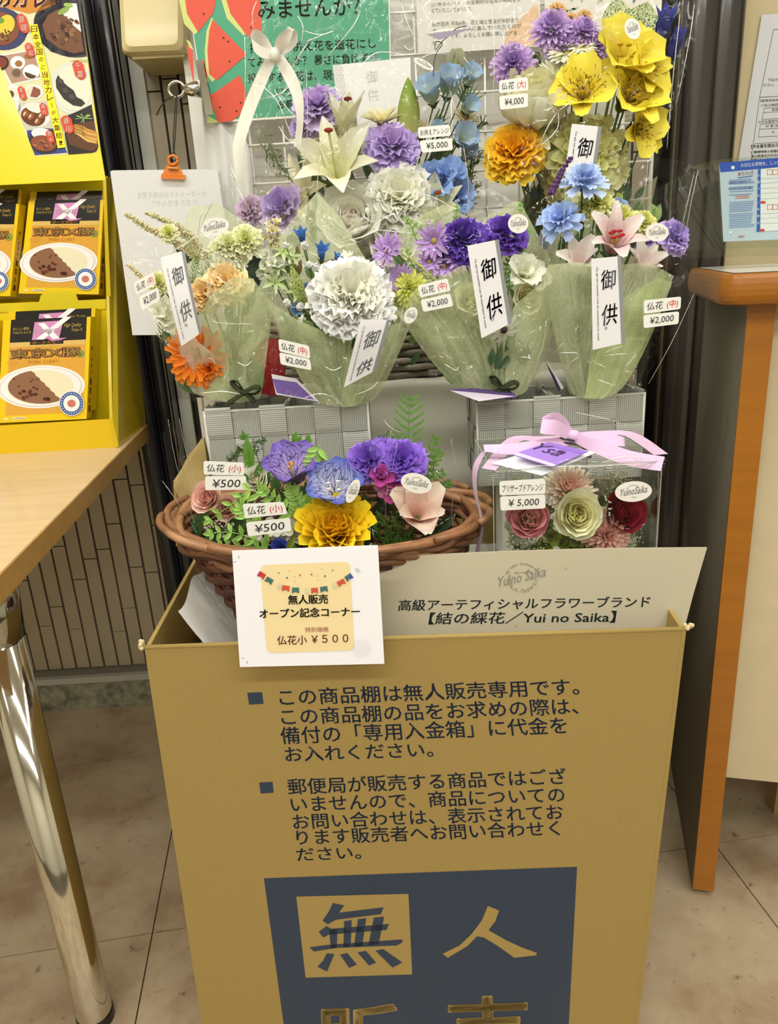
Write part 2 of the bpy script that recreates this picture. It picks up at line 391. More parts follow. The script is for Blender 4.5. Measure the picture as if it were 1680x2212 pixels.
for i in range(-4, 5):
    for j in range(-3, 4):
        p = V((-.462, 1.013, 0)) + V((cos(ang) * i - sin(ang) * j, sin(ang) * i + cos(ang) * j, 0)) * T
        if tile0 is None:
            tile0 = tm.build('floor_tile', FLOORM, floor); tile0.rotation_euler = (0, 0, ang); me = tile0.data
            me.transform(Matrix.Translation((T / 2, T / 2, 0))); o = tile0
        else: o = tile0.copy(); C.objects.link(o); o.parent = floor
        o.location = V((p.x, p.y, -.004)) - worldloc(floor)
        o.data = tile0.data
# back wall: grout-dark backing with thin vertical ceramic tiles
wb = MB(); wb.cur = lin('2a2418'); wb.box((-3, WY + .012, 0), (3, WY + .1, 2.7)); wall = struct('wall_back', wb, PLAIN)
tw, tl = .0375, .235; bm = MB(); bm.cur = lin('b3a78f')
x0, x1, z0, z1, d, e = .0026, tw - .0026, .0015, tl - .0015, .012, .0015
bm.hexa([V((x0, 0, z0)), V((x1, 0, z0)), V((x1, d, z0)), V((x0, d, z0)), V((x0, 0, z1)), V((x1, 0, z1)), V((x1, d, z1)), V((x0, d, z1))])
b0 = None
rnd = random.Random(3)
def tiles(xa, xb, za, zb):
    global b0
    n = int((xb - xa) / tw)
    for i in range(n):
        z = za - rnd.random() * tl
        while z < zb:
            lo, hi = max(z, za), min(z + tl, zb)
            if hi - lo > .02:
                if b0 is None: b0 = bm.build('wall_tile', TILE, wall); o = b0; o.data.transform(Matrix.Translation((tw / 2, d / 2, 0)))
                else: o = b0.copy(); C.objects.link(o); o.parent = wall
                o.scale = (1, 1, (hi - lo) / tl)
                o.location = V((xa + i * tw, WY - .0015 * rnd.random(), lo)) - worldloc(wall)
            z += tl
tiles(-1.2, -.56, .115, .80)
tiles(-.50, -.20, .86, 1.72)
tiles(.50, .64, .60, 1.72)
tb = MB(); tb.cur = lin('c9c3b2')
tb.box((-.20, WY + .002, .6), (.5, WY + .012, 1.8)); struct('trim_2', tb, PLAIN)
bs = MB(); bs.cur = lin('8f8d78'); bs.box((-2, WY - .02, 0), (.8, WY + .01, .083)); struct('baseboard_back', bs, STONE)
bs = MB(); bs.cur = lin('a9a79c'); bs.box((-2, WY - .028, .083), (.8, WY + .01, .1)); bs.cur = lin('6b675c'); bs.box((-2, WY - .012, .1), (.8, WY + .012, .116)); struct('trim_1', bs, PLAIN)
# dark metal mullions with rounded nosing
def column(name, X0, X1, lean, tone):
    mb = MB(); mb.cur = lin('17130f')
    Y0 = WY - .07
    mb.box((X0, Y0, 0), (X1, WY + .01, 1.9)); o = struct(name, mb, DARKMET)
    for k, (a, b_, r_) in enumerate(((.08, .55, .02), (.58, .95, .008))):
        m2 = MB(); xa, xb = X0 + (X1 - X0) * a, X0 + (X1 - X0) * b_
        m2.grid(lambda u, v: V((xa + (xb - xa) * (.5 - .5 * cos(pi * u)), Y0 - r_ * sin(pi * u), 1.9 * v)), 14, 1, lambda u, v: lin(tone)); m2.build('rounded_profile', DARKMET, o, smooth=True)
    for k in (0, 1):
        m2 = MB(); m2.cur = lin('5a4f3c'); x = X0 if k == 0 else X1; m2.box((x - .003, Y0 - .004, 0), (x, Y0 + .01, 1.9)); m2.build('edge_strip', DARKMET, o)
    return o
column('trim_3', -.565, -.485, 0, '12131c')
column('trim_4', .64, .765, 0, '3a3632')
tb = MB(); tb.cur = lin('c4c4b8'); tb.box((-.483, WY - .012, .5), (-.455, WY, 1.9)); struct('trim_5', tb, PLAIN)
tb = MB(); tb.cur = lin('c6bfab'); tb.box((-2.9, WY - .004, .80), (-.566, WY + .012, 2.6)); struct('trim_6', tb, PLAIN)
# beige board wall right of the right mullion
rb = MB(); rb.cur = lin('c3b48f'); rb.box((.767, WY - .03, .5), (2.2, WY, 2.0)); struct('wall_right', rb, WALLM)
# rest of the room behind the camera
for nm, lo, hi, c in (('wall_front', (-3, -3.5, 0), (3, -3.4, 2.7), 'd8d2c0'), ('wall_left', (-3, -3.5, 0), (-2.9, 2.2, 2.7), 'd6d0be'), ('wall_far', (2.9, -3.5, 0), (3, 2.2, 2.7), 'd6d0be'), ('ceiling', (-3, -3.5, 2.62), (3, 2.2, 2.7), 'f4f3ee')):
    mb = MB(); mb.cur = lin(c); mb.box(lo, hi); struct(nm, mb, WALLM)
# ================================================================ LEFT TABLE
TZ = .78
c1, c2 = onz(0, 1237, TZ), onz(322, 912, TZ); c2.y = min(c2.y, WY - .035)
dirE = (c2 - c1).normalized(); c0 = c1 - dirE * .1
tt = thing('writing_table', 'pale wood table top on a thick chrome leg, standing left of the cardboard stand', 'table', (c0.x - .02, c0.y + .1, 0))
mb = MB(); mb.cur = lin('d3b78c'); th = .032
P = [V((c0.x - 1.0, c0.y - .02, TZ)), c0, c2, V((c2.x - 1.0, c2.y, TZ))]
mb.hexa([p - V((0, 0, th)) for p in P] + P); mb.build('tabletop', WOOD, tt)
mb = MB(); mb.cur = lin('b9904f'); e1 = V((-.0, 0, 0)); nrm = dirE.cross(V((0, 0, 1))).normalized() * .002
mb.hexa([c0 - V((0, 0, th)), c0 - V((0, 0, th)) + nrm, c2 - V((0, 0, th)) + nrm, c2 - V((0, 0, th)), c0 - V((0, 0, .001)), c0 + nrm - V((0, 0, .001)), c2 + nrm - V((0, 0, .001)), c2 - V((0, 0, .001))]); mb.build('edge_band', WOOD, tt)
lx, ly = -.507, .86
mb = MB(); mb.cur = lin('d8d4c8'); mb.lathe([(0, .012), (.026, .012), (.0265, .02), (.0265, .68), (.0, .68)], Matrix.Translation((lx, ly, 0)), 40); mb.build('leg', CHROME, tt, smooth=True, label='polished chrome tube leg')
mb = MB(); mb.cur = lin('a9a59b'); mb.lathe([(.0265, .67), (.03, .672), (.031, .70), (.034, .748), (0, .748)], Matrix.Translation((lx, ly, 0)), 40); mb.build('leg_collar', CHROME, tt, smooth=True)
mb = MB(); mb.cur = lin('191613'); mb.lathe([(0, 0), (.028, 0), (.028, .014), (.026, .018), (0, .018)], Matrix.Translation((lx, ly, 0)), 32); mb.build('foot', PLASTIC, tt)
# ================================================================ RIGHT COUNTER
CZ = 1.06
fp = Plane(V((0, 1.03, 0)), V((1, 1.03, 0)), V((0, 1.03, 1)))
xl = at(1617, 620, 1.03).x
ct = thing('letter_counter', 'white topped writing counter with rounded orange-brown edge and brown side panel', 'counter', (xl, 1.03, 0))
P = [V((xl - .034, 1.02, 0)), V((xl - .022, 1.0, 0)), V((1.6, 1.0, 0)), V((1.6, 1.36, 0)), V((xl - .034, 1.36, 0))]
mb = MB(); mb.cur = lin('dcdad4'); z_ = CZ
mb.poly([p + V((.012 if i in (0, 1, 4) else 0, .012 if i in (1, 2) else 0, z_ + .0008)) for i, p in enumerate(P)]); mb.build('worktop', GLOSSCARD, ct)
mb = MB(); mb.cur = lin('9c6016'); N_ = 8
path = rounded([(p.x, p.y) for p in P], .03, 5)
def rim(u, v):
    k = u * (len(path)); i = int(k) % len(path); x, y = path[i]; a = -pi / 2 + pi * v
    cx, cy = 1.0, 1.4; dn = V((x - cx, y - cy, 0)); 
    return V((x, y, z_ - .02 + .02 * sin(a))) + V((-1 if x < xl else 0, -1 if y < 1.03 else 0, 0)) * (.006 * cos(a))
mb.grid(rim, len(path), N_, None, closeu=True); mb.poly([V((x, y, z_)) for x, y in path]); mb.poly([V((x, y, z_ - .04)) for x, y in path]); mb.build('edge_rim', WOOD, ct, smooth=False)
xp0, xp1 = at(1617, 640, 1.03).x, at(1672, 640, 1.03).x
mb = MB(); mb.cur = lin('7e786a'); mb.box((xp0 - .0, 1.034, .012), (xp1, 1.40, z_ - .042)); mb.build('side_panel', WALLM, ct)
mb = MB(); mb.cur = lin('a4671c'); mb.box((xp0, 1.028, .012), (xp1, 1.034, z_ - .042)); mb.build('panel_edge', WOOD, ct, label='orange-brown wood edge of the side panel')
mb = MB(); mb.cur = lin('2a2622'); mb.box((xp0 + .008, 1.04, 0), (xp1 - .008, 1.07, .012)); mb.build('foot', PLASTIC, ct)
mb = MB(); mb.cur = lin('cbbb9a'); mb.box((xp1, 1.05, .24), (1.6, 1.07, z_ - .042)); mb.build('front_panel', WALLM, ct)
for (a, b_, c, label) in ((1655, 1622, 1.40, 'pale wooden stool leg standing upright under the counter, farther back'), (1690, 1757, 1.21, 'pale wooden stool leg under the counter, cut off by the right edge')):
    p = onz(a, b_, 0)
    mb = MB(); mb.cur = lin('a98a5c'); mb.box((p.x - .018, p.y, 0), (p.x + .02, p.y + .035, .42)); mb.box((p.x - .02, p.y - .002, .42), (p.x + .022, p.y + .037, .45)); o = mb.build('stool_leg', WOOD); o['label'] = label; o['category'] = 'stool leg'
ct.rotation_euler = (0, 0, radians(-15.0))
# acrylic stand with blue forms
pl = PY((1555, 350, 1.20), (1680, 340, 1.16), (1562, 530, 1.198))
st = thing('acrylic_stand', 'clear acrylic leaflet stand holding blue and white parcel forms on the counter', 'stand', onz(1620, 560, CZ))
card('back_sheet', st, pl, [(1550, 345), (1760, 328), (1760, 530), (1560, 538)], .002, 'ffffff', ACRYL, k=-6)
card('front_sheet', st, pl, [(1550, 345), (1760, 328), (1760, 530), (1560, 538)], .002, 'ffffff', ACRYL, k=14)
p1, p2 = at(1530, 545, 1.20), at(1552, 350, 1.22)
mb = MB(); q = pl.to3(1560, 538); q2 = pl.to3(1550, 345)
mb.quad(q, q + V((-.012, .16, .0)), q2 + V((-.012, .12, 0)), q2); mb.build('side_sheet', ACRYL, st)
mb = MB(); a, b_ = pl.to3(1560, 538), pl.to3(1760, 530); mb.cur = lin('c8ccd0'); mb.hexa([a + V((0, 0, -.012)), b_ + V((0, 0, -.012)), b_ + V((0, .12, -.012)), a + V((0, .12, -.012)), a, b_, b_ + V((0, .12, 0)), a + V((0, .12, 0))]); mb.build('base', ACRYL, st)
fm = card('parcel_form', None, pl, [(1553, 352), (1760, 334), (1760, 514), (1562, 522)], .004, 'cfe0f2', k=4)
fm['label'] = 'blue and white parcel address form in the acrylic stand'; fm['category'] = 'form'
pr = Print(pl)
pr.poly([(1553, 352), (1760, 334), (1760, 354), (1556, 372)], '1f55c8', 5)
pr.text('大切なお荷物を、しっかり', 1600, 362, 1692, 354, 9, 'f4f6ff', 6).ell(1583, 362, 4, 4, 'f4f6ff', 6)
pr.text('ゆうパック', 1595, 381, 1628, 377, 9, 'c8283a', 6, bold=.02).line([(1594, 384), (1626, 380)], 1.5, '2b57b8', 6)
pr.poly([(1637, 366), (1643, 365), (1642, 500), (1634, 501)], '2a62c8', 6).poly([(1643, 366), (1760, 352), (1760, 492), (1642, 500)], 'f3f6fa', 6)
for i, t in enumerate('お届け先ご依頼主'): pr.text(t, 1635, 382 + i * 14.6, 1641, 381.6 + i * 14.6, 6, 'e8f0ff', 7)
for y_ in (388, 392, 396, 404, 408, 413, 420, 436, 440, 444, 448, 452, 456, 462, 466, 470, 474, 478, 482, 486, 490): pr.line([(1574 + (y_ % 3), y_ + 1.2), (1630 - (y_ * 7 % 9), y_ - 1.4)], 1.3, '6f94d6', 6)
pr.text('0800-0800-111', 1574, 397, 1627, 394, 5, '2450b0', 7).text('0120-23-28-86', 1574, 410, 1624, 407, 5, '2450b0', 7)
for y_ in (424, 428): pr.line([(1588, y_), (1618, y_ - 1.5)], 1.3, 'd8693a', 6)
for y0_ in (367, 442):
    for k in range(4): pr.line([(1657 + k * 12, y0_), (1668 + k * 12, y0_ - .6), (1668 + k * 12, y0_ + 10), (1657 + k * 12, y0_ + 10.6), (1657 + k * 12, y0_)], .9, 'd8693a', 7)
for y_ in (386, 396, 407, 418, 430, 462, 472, 483): pr.line([(1643, y_), (1760, y_ - 7)], .6, '9aaccc', 7)
pr.ell(1648, 437, 6, 3, 'd94a3c', 7).ell(1646, 497, 6, 3, 'd94a3c', 7).ell(1578, 502, 3, 3, 'f8f8f8', 6).text('郵便局', 1595, 514, 1608, 513, 5, 'c8283a', 7)
pr.build('form_print', fm)
# notice on beige wall
pl = PY((1645, 30, 1.735), (1700, 28, 1.735), (1590, 340, 1.735))
nt_ = card('wall_notice', None, pl, [(1645, 32), (1760, 24), (1760, 420), (1582, 420)], .001, 'cfd0d2', k=1)
nt_['label'] = 'white printed notice in a clear sleeve on the beige wall above the counter'; nt_['category'] = 'notice'
pr = Print(pl)
pr.line([(1760, 58), (1670, 64), (1640, 210), (1760, 204)], 1, '555a60', 3).line([(1640, 210), (1622, 345)], 1, '555a60', 3)
pr.text('下記の', 1657, 176, 1680, 175, 6, '3c4046', 3).text('ださい。', 1648, 187, 1672, 186, 6, '3c4046', 3).text('【郵便局使用', 1642, 221, 1680, 219, 6, '3c4046', 3).text('①窓口確認', 1643, 231, 1680, 229, 6, '3c4046', 3)
pr.line([(1760, 228), (1650, 234), (1645, 258), (1760, 252)], .8, '555a60', 3).line([(1648, 243), (1760, 237)], .8, '555a60', 3).text('郵便', 1667, 240, 1680, 239, 5, '3c4046', 3)
pr.text('②不在届受付', 1637, 267, 1680, 264, 6, '3c4046', 3).line([(1760, 264), (1642, 268), (1637, 296), (1760, 290)], .8, '555a60', 3).line([(1640, 279), (1760, 273)], .8, '555a60', 3).text('記 置 年', 1653, 275, 1680, 274, 5, '3c4046', 3).text('年', 1667, 288, 1672, 288, 5, '3c4046', 3)
pr.line([(1630, 310), (1760, 303)], .8, '555a60', 3).text('【不在届を提出さ', 1622, 321, 1680, 317, 8, '22262c', 3, bold=.02).text('１ 郵便物等の保管期', 1620, 332, 1684, 329, 6, '22262c', 3, bold=.01).text('等の配達を行わない', 1622, 341, 1684, 337, 6, '22262c', 3, bold=.01).text('配達いたします', 1621, 348, 1666, 346, 5, '22262c', 3, bold=.01)
pr.build('notice_print', nt_)
# cream service box high on the wall
o_ = thing('service_box', 'cream metal service box fixed to the wall above the tiles', 'box', at(325, 115, 1.62))
mb = MB(); mb.cur = lin('d6c794')
fy = 1.60
def ring(y, ins, zsh=0):
    pp = [(245 + ins, -120), (398 - ins, -128), (398 - ins, 110 - ins), (258 + ins, 115 - ins)]
    return [at(a, b_, fy) + V((0, y, 0)) for a, b_ in rounded(pp, 16, 5)]
rs = [ring(.0, 14), ring(.006, 4), ring(.016, 0), ring(.16, 0)]
n = len(rs[0]); base = len(mb.v)
for r_ in rs:
    for p in r_: mb.vert(p)
for k in range(3):
    for i in range(n): mb.face(base + k * n + i, base + k * n + (i + 1) % n, base + (k + 1) * n + (i + 1) % n, base + (k + 1) * n + i)
mb.poly(rs[0]); mb.build('cover', vc('enamel', .25, .5, coat=.3), o_, smooth=False)
mb = MB(); mb.cur = lin('c9b981'); a, b_ = at(285, 118, fy + .02), at(396, 108, fy + .02); mb.box((a.x, fy + .02, a.z - .008), (b_.x, fy + .15, a.z + .05)); mb.build('back_plate', PLAIN, o_)
# ================================================================ YELLOW CURRY DISPLAY
YEL, YEL2 = 'e6cf14', 'd9b40a'
FLn = onz(256, 966, TZ); Yf = FLn.y
dsp = thing('display_tray', 'bright yellow cardboard two-tier counter display with a printed header card, on the wood table', 'display', (FLn.x - .15, Yf + .08, TZ))
ZT = TZ + .001
R0 = onz(256, 966, ZT); R1 = onz(317, 915, ZT); R1.y = min(R1.y, WY - .075)
RIGHTX = R0.x
# side wall right: profile in depth, outer face
A = R0; B = at(243, 905, Yf + .006); Cc = at(229, 388, Yf + .10); D = at(236, 372, Yf + .13)
def slab(name, pts, off, col, mat=GLOSSCARD, **k):
    mb = MB(); mb.cur = lin(col); pts = [V(p) for p in pts]; q = [p + V(off) for p in pts]
    mb.poly(pts); mb.poly(list(reversed(q)))
    for i in range(len(pts)): j = (i + 1) % len(pts); mb.quad(pts[i], pts[j], q[j], q[i])
    return mb.build(name, mat, dsp, **k)
backY = R1.y
top = at(229, 388, Yf + .10)
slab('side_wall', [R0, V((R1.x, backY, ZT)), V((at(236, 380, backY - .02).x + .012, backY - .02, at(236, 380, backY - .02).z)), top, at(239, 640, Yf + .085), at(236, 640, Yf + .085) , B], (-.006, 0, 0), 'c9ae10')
LX = -1.0
# front lip, sloping
p1, p2 = at(256, 966, Yf), at(241, 905, Yf + .008)
slab('front_lip', [V((LX, Yf, p1.z)), p1, p2, V((LX, Yf + .008, p2.z))], (0, .004, 0), YEL2)
# upper tier lip with tab
pl2 = Plane(at(0, 655, Yf + .10), at(229, 645, Yf + .10), at(229, 900, Yf + .098))
lp = [(-200, 664), (-200, 680), (229, 668), (229, 646), (168, 649), (163, 635), (155, 629), (98, 631), (88, 638), (84, 652)]
card('tier_lip', dsp, pl2, lp + [], .004, 'dcc61a', GLOSSCARD)
card('tier_front', dsp, pl2, [(-200, 672), (-200, 960), (240, 905), (229, 660)], .003, YEL, GLOSSCARD, k=-6)
# backing of both tiers
pl3 = Plane(at(0, 400, Yf + .20), at(229, 390, Yf + .20), at(229, 660, Yf + .20))
card('tier_back', dsp, pl3, [(-200, 380), (232, 380), (234, 680), (-200, 690)], .003, YEL, GLOSSCARD)
m_ = MB(); m_.cur = lin(YEL); m_.quad(at(-200, 684, Yf + .102), at(232, 670, Yf + .102), at(234, 640, Yf + .19), at(-200, 652, Yf + .19)); m_.build('tier_shelf', GLOSSCARD, dsp)
# header card
hp = Plane(at(0, 400, Yf + .105), at(228, 388, Yf + .105), at(170, 0, Yf + .145))
hd = card('header_card', dsp, hp, [(-260, 412), (228, 389), (217, 324), (163, -60), (-260, -60)], .003, 'e8d522', GLOSSCARD)
pr = Print(hp, [(-40, -50), (166, -50), (213, 316), (209, 327), (200, 331), (70, 338), (61, 326), (3, 150), (-40, 40)])
K = 1
clipL = [(0, 150), (61, 326), (70, 336)]
pr.poly([(-40, -50), (166, -50), (213, 316), (209, 327), (200, 331), (70, 338), (61, 326), (3, 150), (-40, 40)], 'd8d6a8', 1)
pr.poly([(-40, -50), (120, -50), (120, 10), (84, 25), (62, 30), (44, 25), (0, 14), (-40, 8)], 'c9821f', 2)
for dx, dy, c_, k, bd in ((0, 0, 'efe6c4', 3, .09), (0, 0, '6e2a2c', 4, .03)):
    for ch, x0_, x1_ in (('の', -8, 24), ('カ', 28, 60), ('レ', 74, 104), ('ー', 108, 148)):
        pr.text(ch, x0_, 17 if ch != 'ー' else 2, x1_, 17 if ch != 'ー' else 0, 42 if ch != 'ー' else 5, c_, k, bold=bd)
# dark plate upper right with curry and rice
pr.ell(158, 58, 86, 66, '3a3440', 2, 10, 60, 300); pr.poly([(166, -20), (186, 118), (150, 124), (110, 112), (80, 80), (74, 40), (100, -5)], '3a3440', 2)
pr.poly([(164, 10), (182, 112), (160, 116), (128, 105), (100, 84), (92, 55), (104, 33), (122, 22)], '6d4220', 3)
pr.poly([(134, 28), (152, 8), (166, 8), (176, 70), (150, 48)], 'dcdcdc', 4)
pr.ell(138, 24, 14, 6, '86a24a', 5, -30).ell(148, 12, 10, 5, '9ab45a', 5, 10)
rr = random.Random(5)
for i in range(26): x_, y_ = 108 + rr.random() * 60, 38 + rr.random() * 52; pr.ell(x_, y_, 4 + rr.random() * 5, 2.5 + rr.random() * 3, rr.choice(['4b2a14', '7c4f2a', '8d6238', '5c3519']), 5, rr.random() * 90, n=8)
# blue plate at left
pr.ell(2, 62, 58, 46, '2e2f5c', 2, 15); pr.ell(0, 62, 42, 36, '7c3f1c', 3, 15)
for i in range(24): a = i * 15; pr.line([(2 + cos(radians(a)) * 45, 62 + sin(radians(a)) * 38), (2 + cos(radians(a)) * 56, 62 + sin(radians(a)) * 45)], .7, '4b4d86', 3)
pr.ell(14, 54, 18, 22, 'd8c22c', 4, 20).ell(2, 45, 8, 6, '5d9433', 5)
for i in range(16): pr.ell(rr.random() * 24 - 2, 66 + rr.random() * 22, 3, 2, rr.choice(['3c2413', 'a5824c', '5d3c1e']), 5, rr.random() * 90, n=6)
# set menu photo
pr.poly([(-20, 122), (76, 106), (92, 170), (24, 185), (0, 140)], 'f0ece4', 2).poly([(-18, 125), (74, 109), (88, 167), (26, 181), (4, 140)], 'b08a72', 3)
for x_, y_, r_, c_ in ((39, 136, 16, 'f4f2ee'), (68, 156, 18, 'f4f2ee'), (2, 136, 18, '1e1a18'), (36, 158, 12, '8f877c')): pr.ell(x_, y_, r_, r_ * .9, c_, 4)
pr.ell(2, 136, 14, 12, '7a2c14', 5).ell(41, 138, 8, 7, '9c6426', 5).ell(67, 160, 13, 10, '4a2d14', 5, 20, 0, 180).ell(36, 158, 9, 8, '6e5238', 5).ell(62, 122, 9, 5, '8a5f2a', 5)
# tokyo plate
pr.poly([(10, 186), (38, 184), (42, 216), (22, 216)], 'f2f0ea', 2).ell(28, 200, 11, 12, 'dcd9cc', 3).ell(24, 204, 7, 8, '5d371a', 4)
pr.ell(74, 199, 20, 16, 'f1f0ea', 3).ell(73, 199, 16, 13, 'd8d0b4', 4).poly([(73, 187), (87, 194), (88, 204), (80, 211), (66, 209)], '8d4a3a', 5)
# katsu curry photo
pr.poly([(42, 222), (108, 218), (118, 278), (58, 282), (36, 255)], 'c6c3b8', 2).ell(77, 248, 34, 26, 'dedcd2', 3, 20).ell(72, 252, 27, 20, '5c2d12', 4, 20).ell(78, 234, 22, 10, 'dfddd0', 5, 15)
for x_, y_ in ((56, 246), (68, 252), (82, 262), (90, 250)): pr.ell(x_, y_, 7, 9, '8c4a1a', 6, 30).ell(x_ - 2, y_, 2, 5, 'd8c8a8', 7, 30)
# lower left plates
pr.ell(36, 232, 9, 16, 'd4dad8', 2, 0).poly([(40, 275), (58, 275), (68, 320), (64, 334), (50, 290)], 'e3e2dc', 2)
pr.poly([(58, 282), (118, 276), (146, 330), (70, 336), (62, 310)], '3a3f8c', 2).ell(97, 305, 34, 28, '22262e', 3, 10).ell(92, 290, 24, 13, 'dcdfe4', 4, 10).ell(95, 310, 28, 17, '87462a', 5, 10)
for i in range(14): pr.ell(75 + rr.random() * 42, 302 + rr.random() * 20, 6, 1.6, rr.choice(['c07a4c', '5c2d18', 'a85e34']), 6, rr.random() * 60, n=6)
# chiba plate
pr.ell(158, 192, 47, 58, 'd2d6cc', 3, -12).ell(158, 192, 40, 48, 'dcdcc8', 4, -12).poly([(126, 162), (135, 176), (146, 186), (160, 196), (166, 210), (178, 216), (185, 224), (176, 231), (158, 228), (138, 214), (122, 190), (121, 174)], '2b2822', 5)
for x_, y_ in ((132, 176), (142, 196), (156, 210)): pr.ell(x_, y_, 7, 5, '45423a', 6, 30)
pr.ell(176, 132, 24, 3, 'b3b784', 2)
# kagawa noodles
pr.poly([(198, 226), (213, 318), (208, 327), (200, 330), (148, 334), (140, 290), (146, 250), (170, 240)], '241c16', 4).poly([(204, 262), (212, 318), (200, 328), (176, 322), (150, 312), (144, 290), (160, 268)], '5a3516', 5)
for i in range(16):
    t = i / 15; pr.line([(160 + 4 * rr.random(), 270 + t * 18), (172 + 8 * rr.random(), 274 + t * 20), (190, 280 + t * 26), (210, 286 + t * 24)], 2.2, rr.choice(['d8a850', 'c98f36', 'e4bf72']), 6)
for i in range(12): a = rr.random() * 360; pr.line([(182, 256), (182 + cos(radians(a)) * 18, 256 + sin(radians(a)) * 10)], 1.8, rr.choice(['7ba04e', 'a3bf78']), 7)
# yellow vertical banner and red place badges
pr.poly([(65, 55), (82, 53), (143, 319), (126, 321)], 'f0e414', 8)
for i, ch in enumerate('日本全国のご当地カレーが大集結！'):
    t = (i + .5) / 16; cx, cy = 73.5 + (134.5 - 73.5) * t, 56 + (318 - 56) * t; h_ = 15 if ch not in 'のごがー！' else 10
    if ch == 'ー': pr.line([(cx - 1, cy - 5), (cx + 1, cy + 5)], 1.4, '8a3a1c', 9); continue
    pr.text(ch, cx - h_ * .45, cy + h_ * .46, cx + h_ * .45, cy + h_ * .43, h_ * .9, '8a3a1c', 9, bold=.008)
for x_, y_, w_, h_, s in ((51, 52, 11, 22, '静岡'), (66, 109, 9, 16, '新潟'), (49, 202, 8, 15, '東京'), (96, 237, 8, 14, '福井'), (110, 296, 8, 14, '熊本'), (172, 152, 12, 21, '千葉'), (147, 270, 12, 20, '香川')):
    sl = .22 * h_
    pr.poly([(x_ - w_ * .5 - sl, y_ - h_ * .86), (x_ - sl * 1.0, y_ - h_), (x_ + w_ * .5 - sl, y_ - h_ * .88), (x_ + w_ - sl * .8, y_ - h_ * .6), (x_ + w_ + sl * .7, y_ + h_ * .6), (x_ + w_ * .5 + sl, y_ + h_ * .88), (x_ + sl, y_ + h_), (x_ - w_ * .5 + sl, y_ + h_ * .88), (x_ - w_ + sl * .8, y_ + h_ * .6), (x_ - w_ - sl * .7, y_ - h_ * .6)], 'cf4526', 9)
    pr.text(s[0], x_ - w_ * .55 - sl * .4, y_ - 1, x_ + w_ * .45 - sl * .4, y_ - 1.5, h_ * .7, 'f3e6d8', 10, bold=.02); pr.text(s[1], x_ - w_ * .45 + sl * .4, y_ + h_ * .78, x_ + w_ * .55 + sl * .4, y_ + h_ * .76, h_ * .66, 'f3e6d8', 10, bold=.02)
pr.build('header_print', hd)
